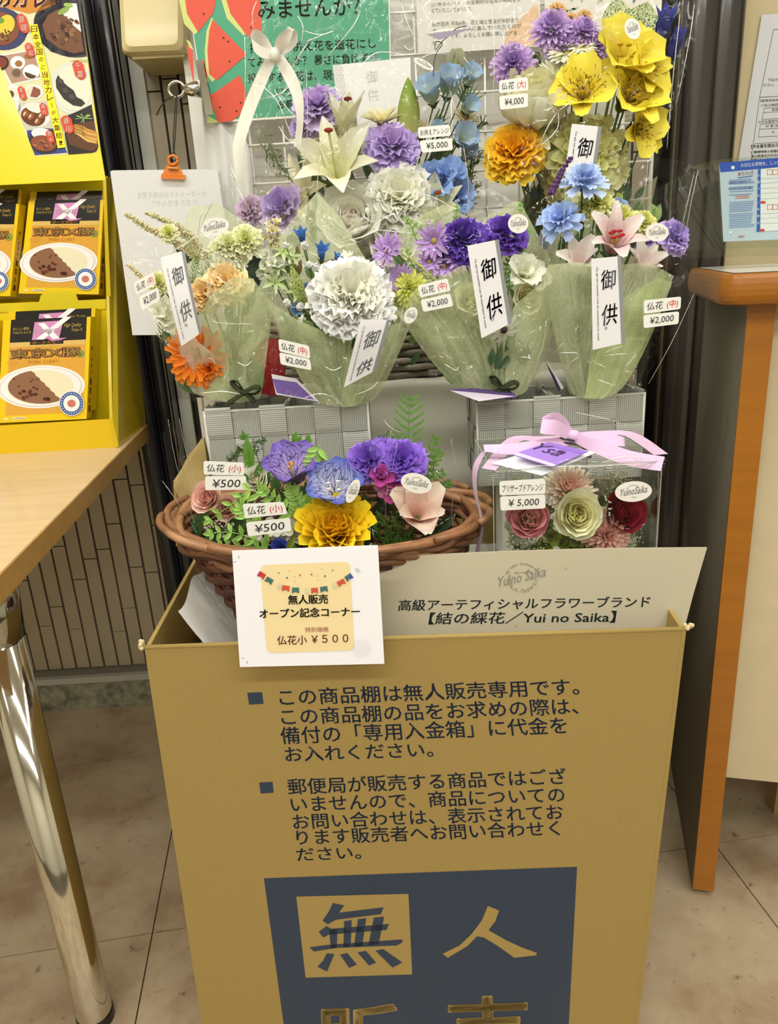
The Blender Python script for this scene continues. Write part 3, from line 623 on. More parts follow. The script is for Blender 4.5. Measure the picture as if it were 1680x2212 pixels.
# ---------------------------------------------------------------- curry cartons: one design, mapped on each front face
def bil(Q, u, v):
    (a, b, c, d) = Q    # TL TR BR BL
    return (a[0] * (1 - u) * (1 - v) + b[0] * u * (1 - v) + c[0] * u * v + d[0] * (1 - u) * v, a[1] * (1 - u) * (1 - v) + b[1] * u * (1 - v) + c[1] * u * v + d[1] * (1 - u) * v)
def curry(Q, Yt, Yb, label, top_only=False, tb=14, side=True):
    """Q: image corners of the front face"""
    pl = Plane(at(*Q[0], Yt), at(*Q[1], Yt), at(*Q[2], Yb))
    base = pl.to3(*Q[3])
    o = thing('curry_carton', label, 'food box', base, 'curry cartons in the yellow display')
    F = [pl.to3(*q) for q in Q]; dp = .027
    Bk = [p - pl.N * dp for p in F]
    mb = MB(); mb.cur = lin('e8c410'); mb.hexa([F[3], F[2], Bk[2], Bk[3], F[0], F[1], Bk[1], Bk[0]]); mb.build('carton_body', GLOSSCARD, o)
    mb = MB(); mb.cur = lin('1d1d1c'); n_ = pl.N * .0004
    # black top wrap
    upv = (F[0] - F[3]).normalized() * .0004
    mb.quad(*[bilw(F, u, v) + n_ for u, v in ((.085, -.0), (.955, -.0), (.955, .222), (.085, .222))]) if False else None
    P_ = lambda u, v: bil(Q, u, v)
    pr = Print(pl)
    def q4(u0, v0, u1, v1, c, k=1): pr.poly([P_(u0, v0), P_(u1, v0), P_(u1, v1), P_(u0, v1)], c, k)
    def tx(s, u0, u1, v1, v0, c, k=4, b=0.0, sh=0.0):
        a, b_ = P_(u0, v1), P_(u1, v1); h = abs(P_(u0, v1)[1] - P_(u0, v0)[1]); pr.text(s, a[0], a[1], b_[0], b_[1], h, c, k, bold=b, shear=sh)
    q4(.085, .0, .955, .222, '1c1c1c')
    q4(.085, .222, .955, .93, 'd9a23c')
    q4(.085, .222, .955, .27, 'd8b468', 2)
    for i in range(9): pr.line([P_(.1 + .06 * i, .27), P_(.1, .33 + .03 * i)], .8, 'c99c4c', 2)
    pr.ell(*P_(.9, .36), 9, 8, '7c9440', 2); pr.ell(*P_(.13, .42), 11, 6, 'd99a3a', 2)
    # pink square with white X
    pr.poly([P_(.36, .032), P_(.69, .025), P_(.65, .195), P_(.34, .205)], 'd08cc0', 3)
    pr.poly([P_(.40, .045), P_(.47, .042), P_(.66, .20), P_(.58, .205)], 'f4eef2', 4)
    pr.poly([P_(.78, -.005), P_(.70, -.01), P_(.38, .20), P_(.47, .205)], 'f4eef2', 4)
    pr.poly([P_(.52, .20), P_(.74, .195), P_(.67, .215), P_(.57, .225)], 'cf86bd', 3)
    tx('TOKYO', .355, .655, .138, .098, 'f6e6f0', 6, .03)
    pr.line([P_(.37, .1), P_(.36, .1)], .1, 'f4eef2', 5)
    tx('おいしい豚肉', .12, .30, .105, .075, 'b89a52', 3); tx('TOKYO Xです', .12, .33, .142, .115, 'b89a52', 3)
    tx('High Quality', .70, .90, .10, .055, 'b89a52', 3, 0, .4); tx('Tokyo X', .79, .92, .145, .105, 'b89a52', 3, 0, .4)
    q4(.32, .215, .70, .252, '1c1c1c', 3); tx('ポークカレー', .34, .68, .25, .218, 'e0a030', 4, .03)
    tx('東京X豚', .10, .915, .385, .285, '6e2420', 3, .09); tx('東京X豚', .11, .905, .378, .29, 'c9a45e', 5, .02)
    tx('PORK CURRY', .32, .66, .435, .405, 'b8782c', 3)
    # plate with curry and rice
    cx, cy = P_(.47, .665); W_ = abs(P_(.97, .6)[0] - P_(-.03, .6)[0]); H_ = abs(P_(.5, .87)[1] - P_(.5, .45)[1])
    pr.ell(cx, cy, W_ * .5, H_ * .5, 'eceaea', 3, -3, n=40); pr.ell(cx, cy, W_ * .47, H_ * .46, 'd9d2d0', 4, -3, n=40); pr.ell(cx, cy, W_ * .455, H_ * .445, 'efecea', 5, -3, n=40)
    pr.ell(cx, cy, W_ * .37, H_ * .39, 'e6dfc0', 6, -3, n=40)
    pts = [(cx + cos(radians(a)) * W_ * .37, cy + sin(radians(a)) * H_ * .39) for a in range(50, 256, 12)]
    jag = [(cx - W_ * .10 + W_ * .33 * t + (1.5 if i % 2 else -1.5), cy - H_ * .37 + H_ * .68 * t) for i, t in enumerate([k / 12 for k in range(13)])]
    pr.poly(pts + jag, '8a6248', 7)
    r2 = random.Random(11)
    for i in range(20):
        t = r2.random(); uu = r2.random(); x_ = cx - W_ * .32 + W_ * .34 * uu + W_ * .12 * t; y_ = cy - H_ * .22 + H_ * .52 * t
        pr.ell(x_, y_, 2 + 3.5 * t, 1.6 + 2.4 * t, r2.choice(['4a211a', '5c2c22', '6d3a2a']), 8, r2.random() * 50, n=8)
    for i in range(60):
        t = r2.random(); pr.ell(cx + W_ * (.02 + .30 * r2.random()), cy - H_ * .32 + H_ * .5 * t, 1.5, .7, r2.choice(['f4efd8', 'd8cfa8']), 7 if i % 2 else 6, r2.random() * 180, n=5) if False else None
    sx, sy = P_(.83, .84); sr = abs(P_(.97, .8)[0] - P_(.69, .8)[0]) * .5
    pr.ell(sx, sy, sr, sr, 'e9ecf0', 8, n=28).ell(sx, sy, sr * .94, sr * .94, '3f5f9c', 9, n=28).ell(sx, sy, sr * .66, sr * .66, 'eceef0', 10, n=24).ell(sx, sy, sr * .34, sr * .3, 'c87468', 11)
    for a in range(0, 360, 15): x_, y_ = sx + cos(radians(a)) * sr * .8, sy + sin(radians(a)) * sr * .8; pr.ell(x_, y_, sr * .05, sr * .05, 'dfe6f0', 10, n=5)
    q4(.07, .955, .12, .975, 'e8dcae', 2); q4(.17, .95, .32, .975, 'e8dcae', 2); tx('1人前/200g', .18, .31, .972, .953, '6a5420', 3)
    pr.build('front_print', o, INKG)
    # side text
    if side:
        sp = Plane(F[1], F[2], Bk[2]); m2 = Print(sp); m2.pl.N = -m2.pl.N if (m2.pl.N.x < 0) else m2.pl.N
        mb = MB(); mb.cur = lin('2c2410')
        for i, ch in enumerate('東京X豚ポークカレー'):
            vs_, fs = text2d(ch if ch != 'ー' else 'l', .02); b = len(mb.v); t0 = .42 + .055 * i if i < 4 else .42 - .045 * (i - 3)
            t0 = .88 - .075 * (3 - i) - .22 * 0 if i < 4 else .60 - .045 * (9 - i)
            for (x, y) in vs_:
                aa = (.25 + x * .45) if i < 4 else (.3 + x * .35); vv = (.93 - (3 - i) * .09) - y * .075 if i < 4 else (.60 - (9 - i) * .055) - y * .05
                mb.vert(F[1] + (F[2] - F[1]) * vv + (Bk[1] - F[1]) * aa + V((.0004, 0, 0)), mb.cur)
            for f in fs: mb.face(*[b + q for q in f])
        mb.build('side_lettering', INK, o)
    # opening flap band on top
    mb = MB(); mb.cur = lin('1c1c1c'); a = .085
    T0, T1 = F[0] + (F[1] - F[0]) * .085 + upv, F[0] + (F[1] - F[0]) * .955 + upv; mb.quad(T0, T1, T1 - pl.N * dp, T0 - pl.N * dp); mb.build('top_band', INK, o)
    return o
U = Yf + .112
Qa = [(62, 434), (224, 431), (213, 636), (40, 634)]
curry([(x + 4, y - 19) for x, y in Qa[:2]] + [(x + 4, y - 19) for x, y in Qa[2:]], U + .056, U + .038, 'yellow curry carton standing behind the upper front carton, only its top showing', side=False)
curry(Qa, U + .018, U, 'yellow curry carton with black top, front of the upper tier')
Qb = [(-118, 442), (42, 440), (22, 640), (-140, 638)]
curry([(x + 6, y - 30) for x, y in Qb], U + .056, U + .038, 'yellow curry carton behind the one cut by the left edge, upper tier', side=False)
curry(Qb, U + .018, U, 'yellow curry carton on the upper tier, mostly cut off by the left edge')
L_ = Yf + .012
Qc = [(8, 692), (196, 684), (187, 905), (-6, 914)]
curry([(x + 10, y - 18) for x, y in Qc], L_ + .060, L_ + .038, 'yellow curry carton standing behind the lower front carton', side=False)
curry(Qc, L_ + .018, L_, 'yellow curry carton with black top, front of the lower tier')
curry([(-190, 700), (-8, 692), (-22, 914), (-215, 922)], L_ + .018, L_, 'yellow curry carton on the lower tier, only a sliver showing at the left edge')
# ================================================================ BACKDROP: grid, cloth, poster, leaflets, clip
GY = 1.56
gp = thing('wire_grid', 'white wire grid panel hanging in front of the pale wall', 'grid panel', (0.1, GY, .9))
xa, xb, za, zb = -.285, .545, .92, 1.66
for k in range(14):
    x = xa + (xb - xa) * k / 13; mb = MB(); mb.cur = lin('eceae3'); mb.tube([(x, GY, za), (x, GY, zb)], .0021 if 0 < k < 13 else .004, 6); mb.build('upright_wire', PLASTIC, gp, smooth=True)
for k in range(12):
    z = za + (zb - za) * k / 11; mb = MB(); mb.cur = lin('eceae3'); mb.tube([(xa, GY - .004, z), (xb, GY - .004, z)], .0021 if 0 < k < 11 else .004, 6); mb.build('cross_wire', PLASTIC, gp, smooth=True)
mb = MB(); mb.cur = lin('f1efe8')
def cl(u, v):
    x = -.345 + .86 * u; z = .62 + 1.03 * v
    return V((x, 1.64 + .002 * sin(u * 41) + .002 * noise.noise(V((x * 6, z * 3, 0))), z))
mb.grid(cl, 90, 20); o = mb.build('hanging_cloth', CLOTH, smooth=True); o['label'] = 'white cloth hanging behind the wire grid panel'; o['category'] = 'cloth'
mb = MB(); mb.cur = lin('d9d8d2')
L_e = [(432, 150), (437, 250), (445, 330), (462, 440), (478, 600)]; R_e = [(470, 230), (520, 268), (540, 330), (550, 440), (560, 600)]
def cl2(u, v):
    k = v * 4; i = min(3, int(k)); t = k - i
    l = V((*[L_e[i][q] * (1 - t) + L_e[i + 1][q] * t for q in (0, 1)], 0)); r = V((*[R_e[i][q] * (1 - t) + R_e[i + 1][q] * t for q in (0, 1)], 0)); p = l.lerp(r, u)
    return at(p.x, p.y, GY - .012 - .006 * cos(u * 13 + v * 2))
mb.grid(cl2, 24, 14); o = mb.build('draped_cloth', CLOTH, smooth=True); o['label'] = 'narrow white cloth hanging from the silver bulldog clip'; o['category'] = 'cloth'
# watermelon poster
pp = PY((400, 0, GY - .02), (845, 0, GY - .02), (445, 265, GY - .02))
ps = card('watermelon_poster', None, pp, [(380, -150), (838, -170), (846, 242), (448, 266)], .001, 'eae8de')
ps['label'] = 'green watermelon poster with black writing hanging on the wire grid'; ps['category'] = 'poster'
pr = Print(pp)
pr.poly([(382, -148), (836, -168), (843, 237), (449, 261)], '4d9d7c', 1)
def slice_(P, rind):
    pr.poly(P, 'd8543e', 3)
    # rind: strip along given edge list, outside
    pr.poly(rind, 'c9cf80', 2)
slice_([(396, -30), (470, -20), (461, 28), (428, 70), (404, 30)], [(380, -30), (396, -30), (404, 28), (428, 68), (421, 75), (398, 52)])
slice_([(486, -10), (560, -30), (568, 110), (530, 72), (498, 30)], [(486, -10), (478, 0), (490, 40), (526, 77), (532, 74), (500, 30)])
slice_([(459, 42), (533, 118), (468, 174), (452, 160), (448, 110), (452, 66)], [(457, 38), (461, 42), (453, 90), (455, 150), (466, 172), (458, 177), (446, 160), (442, 110), (446, 68)])
slice_([(456, 206), (518, 162), (532, 200), (530, 240), (500, 262), (470, 264)], [(449, 250), (470, 262), (480, 264), (450, 266)])
slice_([(403, 95), (416, 110), (420, 190), (408, 130)], [(402, 85), (410, 90), (418, 108), (410, 104)])
for x_, y_ in ((493, 90), (483, 82), (496, 133), (511, 240), (475, 232), (520, 222), (440, 30), (542, 60)): pr.ell(x_, y_, 2.5, 1.8, '3a1c18', 5, 30, n=8)
BK = '1f2a24'
pr.text('みませんか？', 558, 42, 778, 33, 40, BK, 4, bold=.012)
pr.text('持ち、お供え花を造花にし', 540, 115, 812, 104, 22, BK, 4, bold=.004)
pr.text('てみませんか？ 暑さに負けず長', 536, 146, 816, 136, 22, BK, 4, bold=.004)
pr.text('持ちする造花は、現代のくらし', 536, 180, 818, 168, 22, BK, 4, bold=.004)
pr.text('にもぴったり。', 598, 209, 718, 202, 20, BK, 4, bold=.004)
pr.text('お墓やお仏壇にもどうぞ。', 600, 235, 800, 228, 20, BK, 4, bold=.004)
pr.build('poster_print', ps)
# message sheet and sunflower leaflet
lp = PY((900, 0, GY - .02), (1170, 0, GY - .02), (900, 117, GY - .02))
ms = card('message_sheet', None, lp, [(893, -160), (1162, -170), (1168, 100), (903, 118)], .001, 'dedbd3')
ms['label'] = 'pale grey letter sheet with a peach stroke, hanging right of the watermelon poster'; ms['category'] = 'sheet'
pr = Print(lp); GR = '6d6a62'
pr.poly([(1150, 15), (1162, 5), (1166, 98), (1085, 104), (1095, 70)], 'dcb894', 1)
for s, xa_, y0_, xb_, y1_ in (('(お寺さん)さんへの定期的な仏花の納品をさ', 932, 16, 1124, 4), ('せていただいております。', 932, 28, 1020, 24), ('日本花卉 平成6年。花と猫と音楽が大好きで', 934, 58, 1120, 48), ('す。たくさんの人に喜んでいただくのが', 934, 72, 1126, 60), ('うれしいです。よろしくお願い申し上げま', 934, 84, 1116, 76), ('す。', 934, 99, 944, 98)):
    pr.text(s, xa_, y0_, xb_, y1_, 10, GR, 3)
pr.build('sheet_print', ms)
sp_ = PY((1170, 0, GY - .016), (1400, 0, GY - .016), (1170, 90, GY - .016))
sf = card('sunflower_leaflet', None, sp_, [(1172, -160), (1420, -175), (1424, 78), (1178, 92)], .001, 'e2ddd2')
sf['label'] = 'cream leaflet printed with sunflowers and blue leaves behind the lilac blooms'; sf['category'] = 'leaflet'
pr = Print(sp_)
for x_, y_, r_ in ((1203, 24, 20), (1262, 38, 18), (1233, 40, 14), (1342, 20, 15), (1390, 40, 16)):
    for a in range(0, 360, 24): pr.ell(x_ + cos(radians(a)) * r_ * .62, y_ + sin(radians(a)) * r_ * .62, r_ * .42, r_ * .18, 'dda052' if a % 48 else 'e0b070', 2, a, n=8)
    pr.ell(x_, y_, r_ * .36, r_ * .36, '6e4a34', 4)
for i in range(22): a = rr.random() * 180; pr.ell(1215 + rr.random() * 190, -6 + rr.random() * 50, 9, 3, rr.choice(['9ab0b4', 'a8b48a', 'b9c4b0']), 1, a, n=8)
pr.build('leaflet_print', sf)
# silver bulldog clip
Yc_ = 1.50; u_ = pxm(430, 190, Yc_)
bc = thing('bulldog_clip', 'silver metal bulldog clip gripping the poster edge and cloth', 'clip', at(430, 245, Yc_))
def rodq(name, P, th, parent, col='cfcac0', mat=CHROME):
    mb = MB(); mb.cur = lin(col); F_ = [at(*p) for p in P]; b_ = [p + V((0, th, 0)) for p in F_]
    mb.hexa(F_ + b_) if len(F_) == 4 else None; return mb.build(name, mat, parent)
rodq('jaw', [(421, 130, Yc_), (436, 128, Yc_), (461, 246, Yc_), (444, 248, Yc_)], .006, bc)
rodq('jaw', [(436, 128, Yc_ + .012), (440, 128, Yc_ + .012), (461, 240, Yc_ + .012), (455, 246, Yc_ + .012)], .006, bc)
def arc(cx, cy, r_, Y_, a0, a1, n=18): return [at(cx + cos(radians(a0 + (a1 - a0) * i / n)) * r_, cy + sin(radians(a0 + (a1 - a0) * i / n)) * r_, Y_) for i in range(n + 1)]
mb = MB(); mb.cur = lin('cfcac0'); mb.tube(arc(381, 193, 17, Yc_, 0, 360, 24), 3.2 * u_, 8); mb.build('ring', CHROME, bc, smooth=True)
mb = MB(); mb.cur = lin('cfcac0'); mb.tube([at(398, 194, Yc_), at(412, 193, Yc_), at(432, 192, Yc_)], [9 * u_, 14 * u_, 17 * u_], 14); mb.build('spring_barrel', CHROME, bc, smooth=True)
# cord and orange clip
cdo = thing('black_string', 'thin black cord looped through the silver clip and holding the orange clip', 'string', at(374, 360, Yc_ - .01))
mb = MB(); mb.cur = lin('1b1a18')
Yk = Yc_ - .012
mb.tube([at(x, y, Yk) for x, y in ((382, 193), (378, 230), (375, 280), (374, 320), (377, 330), (381, 340), (378, 348), (373, 346))], 1.3 * u_, 6)
mb.tube([at(x, y, Yk) for x, y in ((383, 196), (381, 240), (378, 300), (376, 325), (371, 338), (374, 350))], 1.3 * u_, 6)
mb.tube([at(x, y, Yk) for x, y in ((380, 205), (360, 215), (347, 230), (338, 249))], 1.4 * u_, 6); mb.build('cord_loop', STRING, cdo, smooth=True)
oc = thing('orange_clip', 'translucent orange plastic clip holding the white sheets on the cord', 'clip', at(373, 388, Yk))
OR = vc('orange_plastic', .2, .5, alpha=.8, coat=.3)
mb = MB(); mb.cur = lin('e8801c'); mb.tube(arc(373, 346, 10, Yk, 0, 360, 20), 3.0 * u_, 8); mb.build('grip_ring', OR, oc, smooth=True)
mb = MB(); mb.cur = lin('e8801c'); mb.hexa([at(348, 386, Yk), at(399, 388, Yk), at(399, 388, Yk + .012), at(348, 386, Yk + .012), at(348, 376, Yk), at(400, 378, Yk), at(400, 378, Yk + .012), at(348, 376, Yk + .012)])
mb.hexa([at(350, 377, Yk + .001), at(396, 378, Yk + .001), at(396, 378, Yk + .011), at(350, 377, Yk + .011), at(363, 352, Yk + .002), at(383, 352, Yk + .002), at(383, 352, Yk + .01), at(363, 352, Yk + .01)]); mb.build('jaw', OR, oc)
mb = MB(); mb.cur = lin('c9843a'); mb.tube([at(363, 363, Yk - .002), at(384, 364, Yk - .002)], 2.5 * u_, 8); mb.build('spring', PLASTIC, oc)
for k in range(3):
    w_ = PY((240, 370, Yk + .006 + k * .003), (480, 368, Yk + .006 + k * .003), (290, 720, Yk + .03 + k * .003))
    s_ = card('hanging_sheet', None, w_, [(238 + 2 * k, 370 - k), (470 + 3 * k, 367 - k), (520, 722), (286 + 4 * k, 724)], .0004, 'dedede' if k else 'e2e3e4')
    s_['label'] = ['front white paper sheet held by the orange clip, mirrored print showing through', 'middle white paper sheet held by the orange clip', 'rear white paper sheet held by the orange clip'][k]; s_['category'] = 'paper sheet'; s_['group'] = 'white sheets under the orange clip'
    if k == 0:
        pr = Print(w_); pr.text('オーダーメイドのお供え花を', 446, 425, 296, 429, 15, 'c9cac8', 1, upv=(0, -14)); pr.text('かざりませんか？', 427, 443, 328, 446, 15, 'c9cac8', 1, upv=(0, -14))
        pr.build('show_through_print', s_)
# ================================================================ CARDBOARD STAND
KR, NAVY = 'a08850', '2c3a4e'
TLc, TRc = (312, 1401), (1482, 1361)
a_, b_ = onz(*TLc, .69), onz(*TRc, .69)
bl = onpl(428, 2140, a_, (b_ - a_).cross(V((.02, .0, -1))).normalized()); 
fpl = Plane(a_, b_, a_ + V((-.016, .0, -.6)))
cs = thing('cardboard_stand', 'tall brown cardboard sales stand with navy Japanese printing on its front', 'cardboard stand', (0, 1.0, 0))
SH = V((-.018, 0, -.69))
depth = V((.0, .56, 0)); t = .005
A0, B0 = a_ + SH, b_ + V((-.026, .0, -.69)); B0 = B0 - fpl.N * (B0 - fpl.P).dot(fpl.N); A0 = A0 - fpl.N * (A0 - fpl.P).dot(fpl.N)
def wallp(name, p, q, p2, q2, inn, col=KR, rnd=0):
    """panel: bottom edge p-q, top edge p2-q2, thickness vector inn"""
    mb = MB(); mb.cur = lin(col); mb.hexa([p, q, q + inn, p + inn, p2, q2, q2 + inn, p2 + inn]); return mb.build(name, CARDB, cs)
wallp('front_panel', A0, B0, a_, b_, V((0, t, 0)))
mb = MB(); mb.cur = lin(KR); mb.tube([a_ + V((0, t / 2, 0)), a_.lerp(b_, .5) + V((0, t / 2, .001)), b_ + V((0, t / 2, 0))], t / 2 + .0006, 8); mb.build('folded_top_edge', CARDB, cs, smooth=True)
bl_ = a_ + V((-.012, .53, 0)); br_ = b_ + V((.045, .53, 0))
wallp('side_panel', A0, A0 + V((0, .53, 0)), a_, bl_, V((t, 0, 0))); wallp('side_panel', B0, B0 + V((0, .53, 0)), b_, br_, V((-t, 0, 0)))
wallp('back_panel', A0 + V((0, .53, 0)), B0 + V((0, .53, 0)), bl_, br_, V((0, t, 0)))
for e in (a_ + V((-.003, .003, .004)), b_ + V((.004, .004, .004))):
    mb = MB(); mb.cur = lin('cdbd94')
    for k in range(7): mb.ball(e + V((random.uniform(-.003, .004), random.uniform(-.004, .004), random.uniform(-.004, .004))), .0028, None, 6, 4)
    mb.build('frayed_corner', CARDB, cs)
pr = Print(fpl)
U_ = lambda x, y, h: (lambda d: (d[0] * h, d[1] * h))((lambda a, b: (-a / sqrt(a * a + b * b), -b / sqrt(a * a + b * b)))(1121 - x, 5850 - y))
pr.poly([(534, 1496), (566, 1495), (569, 1520), (538, 1522)], NAVY); pr.poly([(559.5, 1690), (588.6, 1688.6), (591, 1712), (563, 1714)], NAVY)
for s, x0, y0, x1, y1, h in (('この商品棚は無人販売専用です。', 605, 1525, 1252, 1501, 37), ('この商品棚の品をお求めの際は、', 609, 1567, 1250, 1543, 37), ('備付の「専用入金箱」に代金を', 608, 1608, 1226, 1585, 38), ('お入れください。', 617, 1646, 937, 1635, 33),
        ('郵便局が販売する商品ではござ', 623, 1717, 1225, 1694, 36), ('いませんので、商品についての', 630, 1755, 1221, 1733, 35), ('お問い合わせは、表示されてお', 634, 1792, 1218, 1770, 34), ('ります販売者へお問い合わせく', 642, 1826, 1210, 1805, 34), ('ださい。', 642, 1860, 781, 1855, 28)):
    pr.text(s, x0, y0, x1, y1, h, NAVY, 1, bold=.016, upv=U_(x0, y0, h))
pr.poly([(570, 1897), (1246, 1872), (1214, 2480), (650, 2490)], NAVY, 1)
pr.poly([(640, 1936), (882, 1930), (890, 2104), (660, 2111)], KR, 2)
Z_ = lambda P: [(400 + x / 1.5273, 1850 + y / 1.5273) for x, y in P]
for P in ([(487, 152), (525, 160), (507, 184), (655, 166), (645, 189), (498, 207), (470, 222), (453, 210), (474, 180)], [(440, 247), (466, 228), (482, 237), (672, 221), (664, 241), (474, 256), (456, 266)],
          [(410, 298), (470, 290), (716, 272), (716, 282), (698, 292), (500, 300), (424, 312)], [(475, 240), (502, 236), (500, 300), (480, 302)], [(524, 212), (549, 208), (546, 296), (522, 298)], [(570, 205), (597, 202), (584, 294), (556, 296)], [(622, 200), (656, 197), (638, 288), (604, 292)],
          [(467, 318), (492, 320), (468, 378), (436, 362), (455, 342)], [(510, 322), (535, 317), (566, 355), (541, 366)], [(568, 315), (596, 310), (630, 349), (606, 358)], [(627, 309), (653, 304), (716, 348), (684, 365)]):
    pr.poly(Z_(P), NAVY, 3)
pr.poly(Z_([(998, 162), (1035, 177), (1022, 213), (1000, 242), (1058, 275), (1112, 300), (1160, 317), (1157, 325), (1085, 333), (1035, 297), (985, 266), (962, 262), (930, 295), (866, 333), (849, 320), (905, 292), (945, 254), (978, 210)]), KR, 2)
pr.text('販', 690, 2330, 866, 2325, 158, KR, 2, bold=.03); pr.text('売', 968, 2318, 1146, 2312, 165, KR, 2, bold=.03)
pr.build('front_print', cs)
# inner shelf, lining cloth, raised step
SZ = .60
wallp('inner_shelf', V((-.28, .80, SZ - .006)), V((.31, .80, SZ - .006)), V((-.28, .80, SZ)), V((.31, .80, SZ)), V((0, .47, 0)))
mb = MB(); mb.cur = lin('e6e3da')
def lc(u, v):
    x = -.252 + .565 * u; y = .785 + .47 * v
    z = SZ + .006 + .003 * noise.noise(V((x * 25, y * 25, 0)))
    ex = max(0, .08 - (x + .252)) / .08; z += .125 * ex ** 1.6 + (.006 * sin(y * 60) * ex)
    ef = max(0, .03 - (y - .79)) / .03; z += .03 * ef * (1 - ex)
    return V((x, y, z))
mb.grid(lc, 70, 60); o = mb.build('lining_cloth', CLOTH, smooth=True); o['label'] = 'white satin cloth lining the inside of the cardboard stand'; o['category'] = 'cloth'
# pale riser boxes that carry the grey baskets and the arrangement
rs_ = thing('display_riser', 'white cloth-covered riser at the back of the cardboard stand', 'riser', (.03, 1.3, SZ))
mb = MB(); mb.cur = lin('c9c6b8'); zt = at(900, 820, 1.33).z
def rc(u, v):   # front drop then top
    x = -.30 + .72 * u
    if v < .6: t = v / .6; return V((x, 1.318 - .004 * sin(t * 19 + u * 2) - .003 * noise.noise(V((x * 9, t * 5, 1))), .62 + (zt - .62) * t))
    t = (v - .6) / .4; return V((x, 1.318 + .20 * t, zt + .002 * sin(u * 30 + t * 3)))
mb.grid(rc, 60, 40); mb.build('cloth_cover', CLOTH, rs_, smooth=True)
mb = MB(); mb.cur = lin('b5b2a4'); mb.box((-.29, 1.33, .20), (.41, 1.50, zt - .006)); mb.build('box_body', PLAIN, rs_)
rs_.location.z = .2
for ch in rs_.children: ch.location.z += SZ - .2
rb_ = thing('back_board', 'upright white corrugated board standing behind the left grey basket', 'board', (-.285, 1.26, .7))
mb = MB(); mb.cur = lin('dad7cc'); q0, q1 = at(425, 860, 1.26), at(437, 860, 1.26); mb.box((q0.x, 1.26, .60), (-.15, 1.264, q0.z)); mb.build('board_face', PAPER, rb_)
mb = MB(); mb.cur = lin('a98d5c'); mb.box((q1.x - .002, 1.2595, .60), (q1.x + .001, 1.2645, q0.z)); mb.build('corrugated_edge', CARDB, rb_)
wallp('upright_flap', at(380, 1180, 1.0), at(380, 1180, 1.0) + V((.03, .17, 0)), at(374, 1040, 1.0), at(436, 945, 1.17), V((.004, 0, 0)))
# ================================================================ WHITE BOARD AND SMALL SIGN
bp_ = PY((790, 1215, .806), (1527, 1183, .801), (800, 1392, .794))
wb_ = card('brand_board', None, bp_, [(760, 1216), (900, 1200), (1100, 1191), (1300, 1185), (1527, 1183), (1497, 1285), (1481, 1346), (1440, 1368), (1436, 1430), (780, 1440)], .003, 'bdb49c')
wb_['label'] = 'long beige-white board with black Japanese brand writing, tucked inside the front of the cardboard stand'; wb_['category'] = 'board'
pr = Print(bp_); DG = '2f3a3a'
pr.text('高級アーテフィシャルフラワーブランド', 860, 1320, 1405, 1312, 25, DG, 1, bold=.022, shear=.12)
pr.text('【結の綵花／Yui no Saika】', 925, 1349, 1332, 1345, 26, DG, 1, bold=.02, shear=.12)
pr.build('board_lettering', wb_); pr = Print(bp_)
pr.text('Yuino Saika', 1078, 1268, 1180, 1244, 22, '7d7c74', 2, shear=.45)
for i, ch in enumerate('High quality artificial flower'):
    a = radians(-155 + 130 * i / 29)
    x, y = 1128 + cos(a) * 37, 1256 + sin(a) * 36
    if ch != ' ': pr.text(ch, x - cos(a + pi / 2) * 1.1, y - sin(a + pi / 2) * 1.1, x + cos(a + pi / 2) * 1.1, y + sin(a + pi / 2) * 1.1, 4, '77766c', 1)
pr.text('結の綵花', 1111, 1240, 1150, 1239, 5, '77766c', 1)
rr = random.Random(4)
for i in range(90):
    a = radians(10 + 160 * rr.random()) if i < 60 else radians(-30 + 240 * rr.random()); r_ = 27 + rr.random() * 7
    pr.ell(1128 + cos(a) * r_ * 1.02, 1246 + sin(a) * r_, 2.2, 1.1, rr.choice(['a9a486', '9a9c82', 'b3a684']), 1, rr.random() * 180, n=6)
for x, y in ((1222, 1228), (1295, 1303), (1114, 1352)): pr.ell(x, y, 4, 2, 'b3a078', 1, 30)
pr.build('logo_print', wb_)
sg = PY((501, 1190, .752), (816, 1178, .745), (518, 1441, .738))
sn = card('price_sign', None, sg, [(501, 1190), (816, 1178), (830, 1434), (518, 1441)], .0012, 'eeedf2', PAPER)
sn['label'] = 'white paper sign with bunting and 500 yen price, taped over the wicker basket front'; sn['category'] = 'sign'
pr = Print(sg); ZS = lambda x, y: (300 + x / 3.0, 1150 + y / 3.0)
pr.poly(rounded([ZS(785, 212), ZS(1366, 188), ZS(1398, 764), ZS(828, 782)], 14), 'e6d2a0', 1)
gc = ZS(1440, 752)
for i in range(-12, 13):
    for j in range(-12, 13):
        if i * i + j * j < 140: pr.ell(gc[0] + i * 1.85 + (j % 2) * .9, gc[1] + j * 1.75, .42, .42, 'b9bdcc', 2, n=4)
fl_ = [((795, 276), 'b8402e', 24, 30), ((844, 311), '476b66', 24, 30), ((910, 345), 'cfc9a8', 14, 5), ((952, 361), 'c9523a', 24, 6), ((1015, 374), '476b66', 23, 0), ((1088, 380), 'cfc9a8', 12, -4), ((1138, 376), 'c9523a', 22, -4), ((1199, 367), '476b66', 24, -8), ((1268, 342), 'cfc9a8', 14, -14), ((1311, 325), 'c9523a', 25, -28), ((1360, 290), '476b66', 24, -35)]
for (x, y), c_, w_, r_ in fl_:
    r = radians(r_); Q = [(-w_, -18), (w_, -18), (w_, 20), (0, 10), (-w_, 20)]
    pr.poly([ZS(x + a * cos(r) - b * sin(r), y + a * sin(r) + b * cos(r)) for a, b in Q], c_, 3)
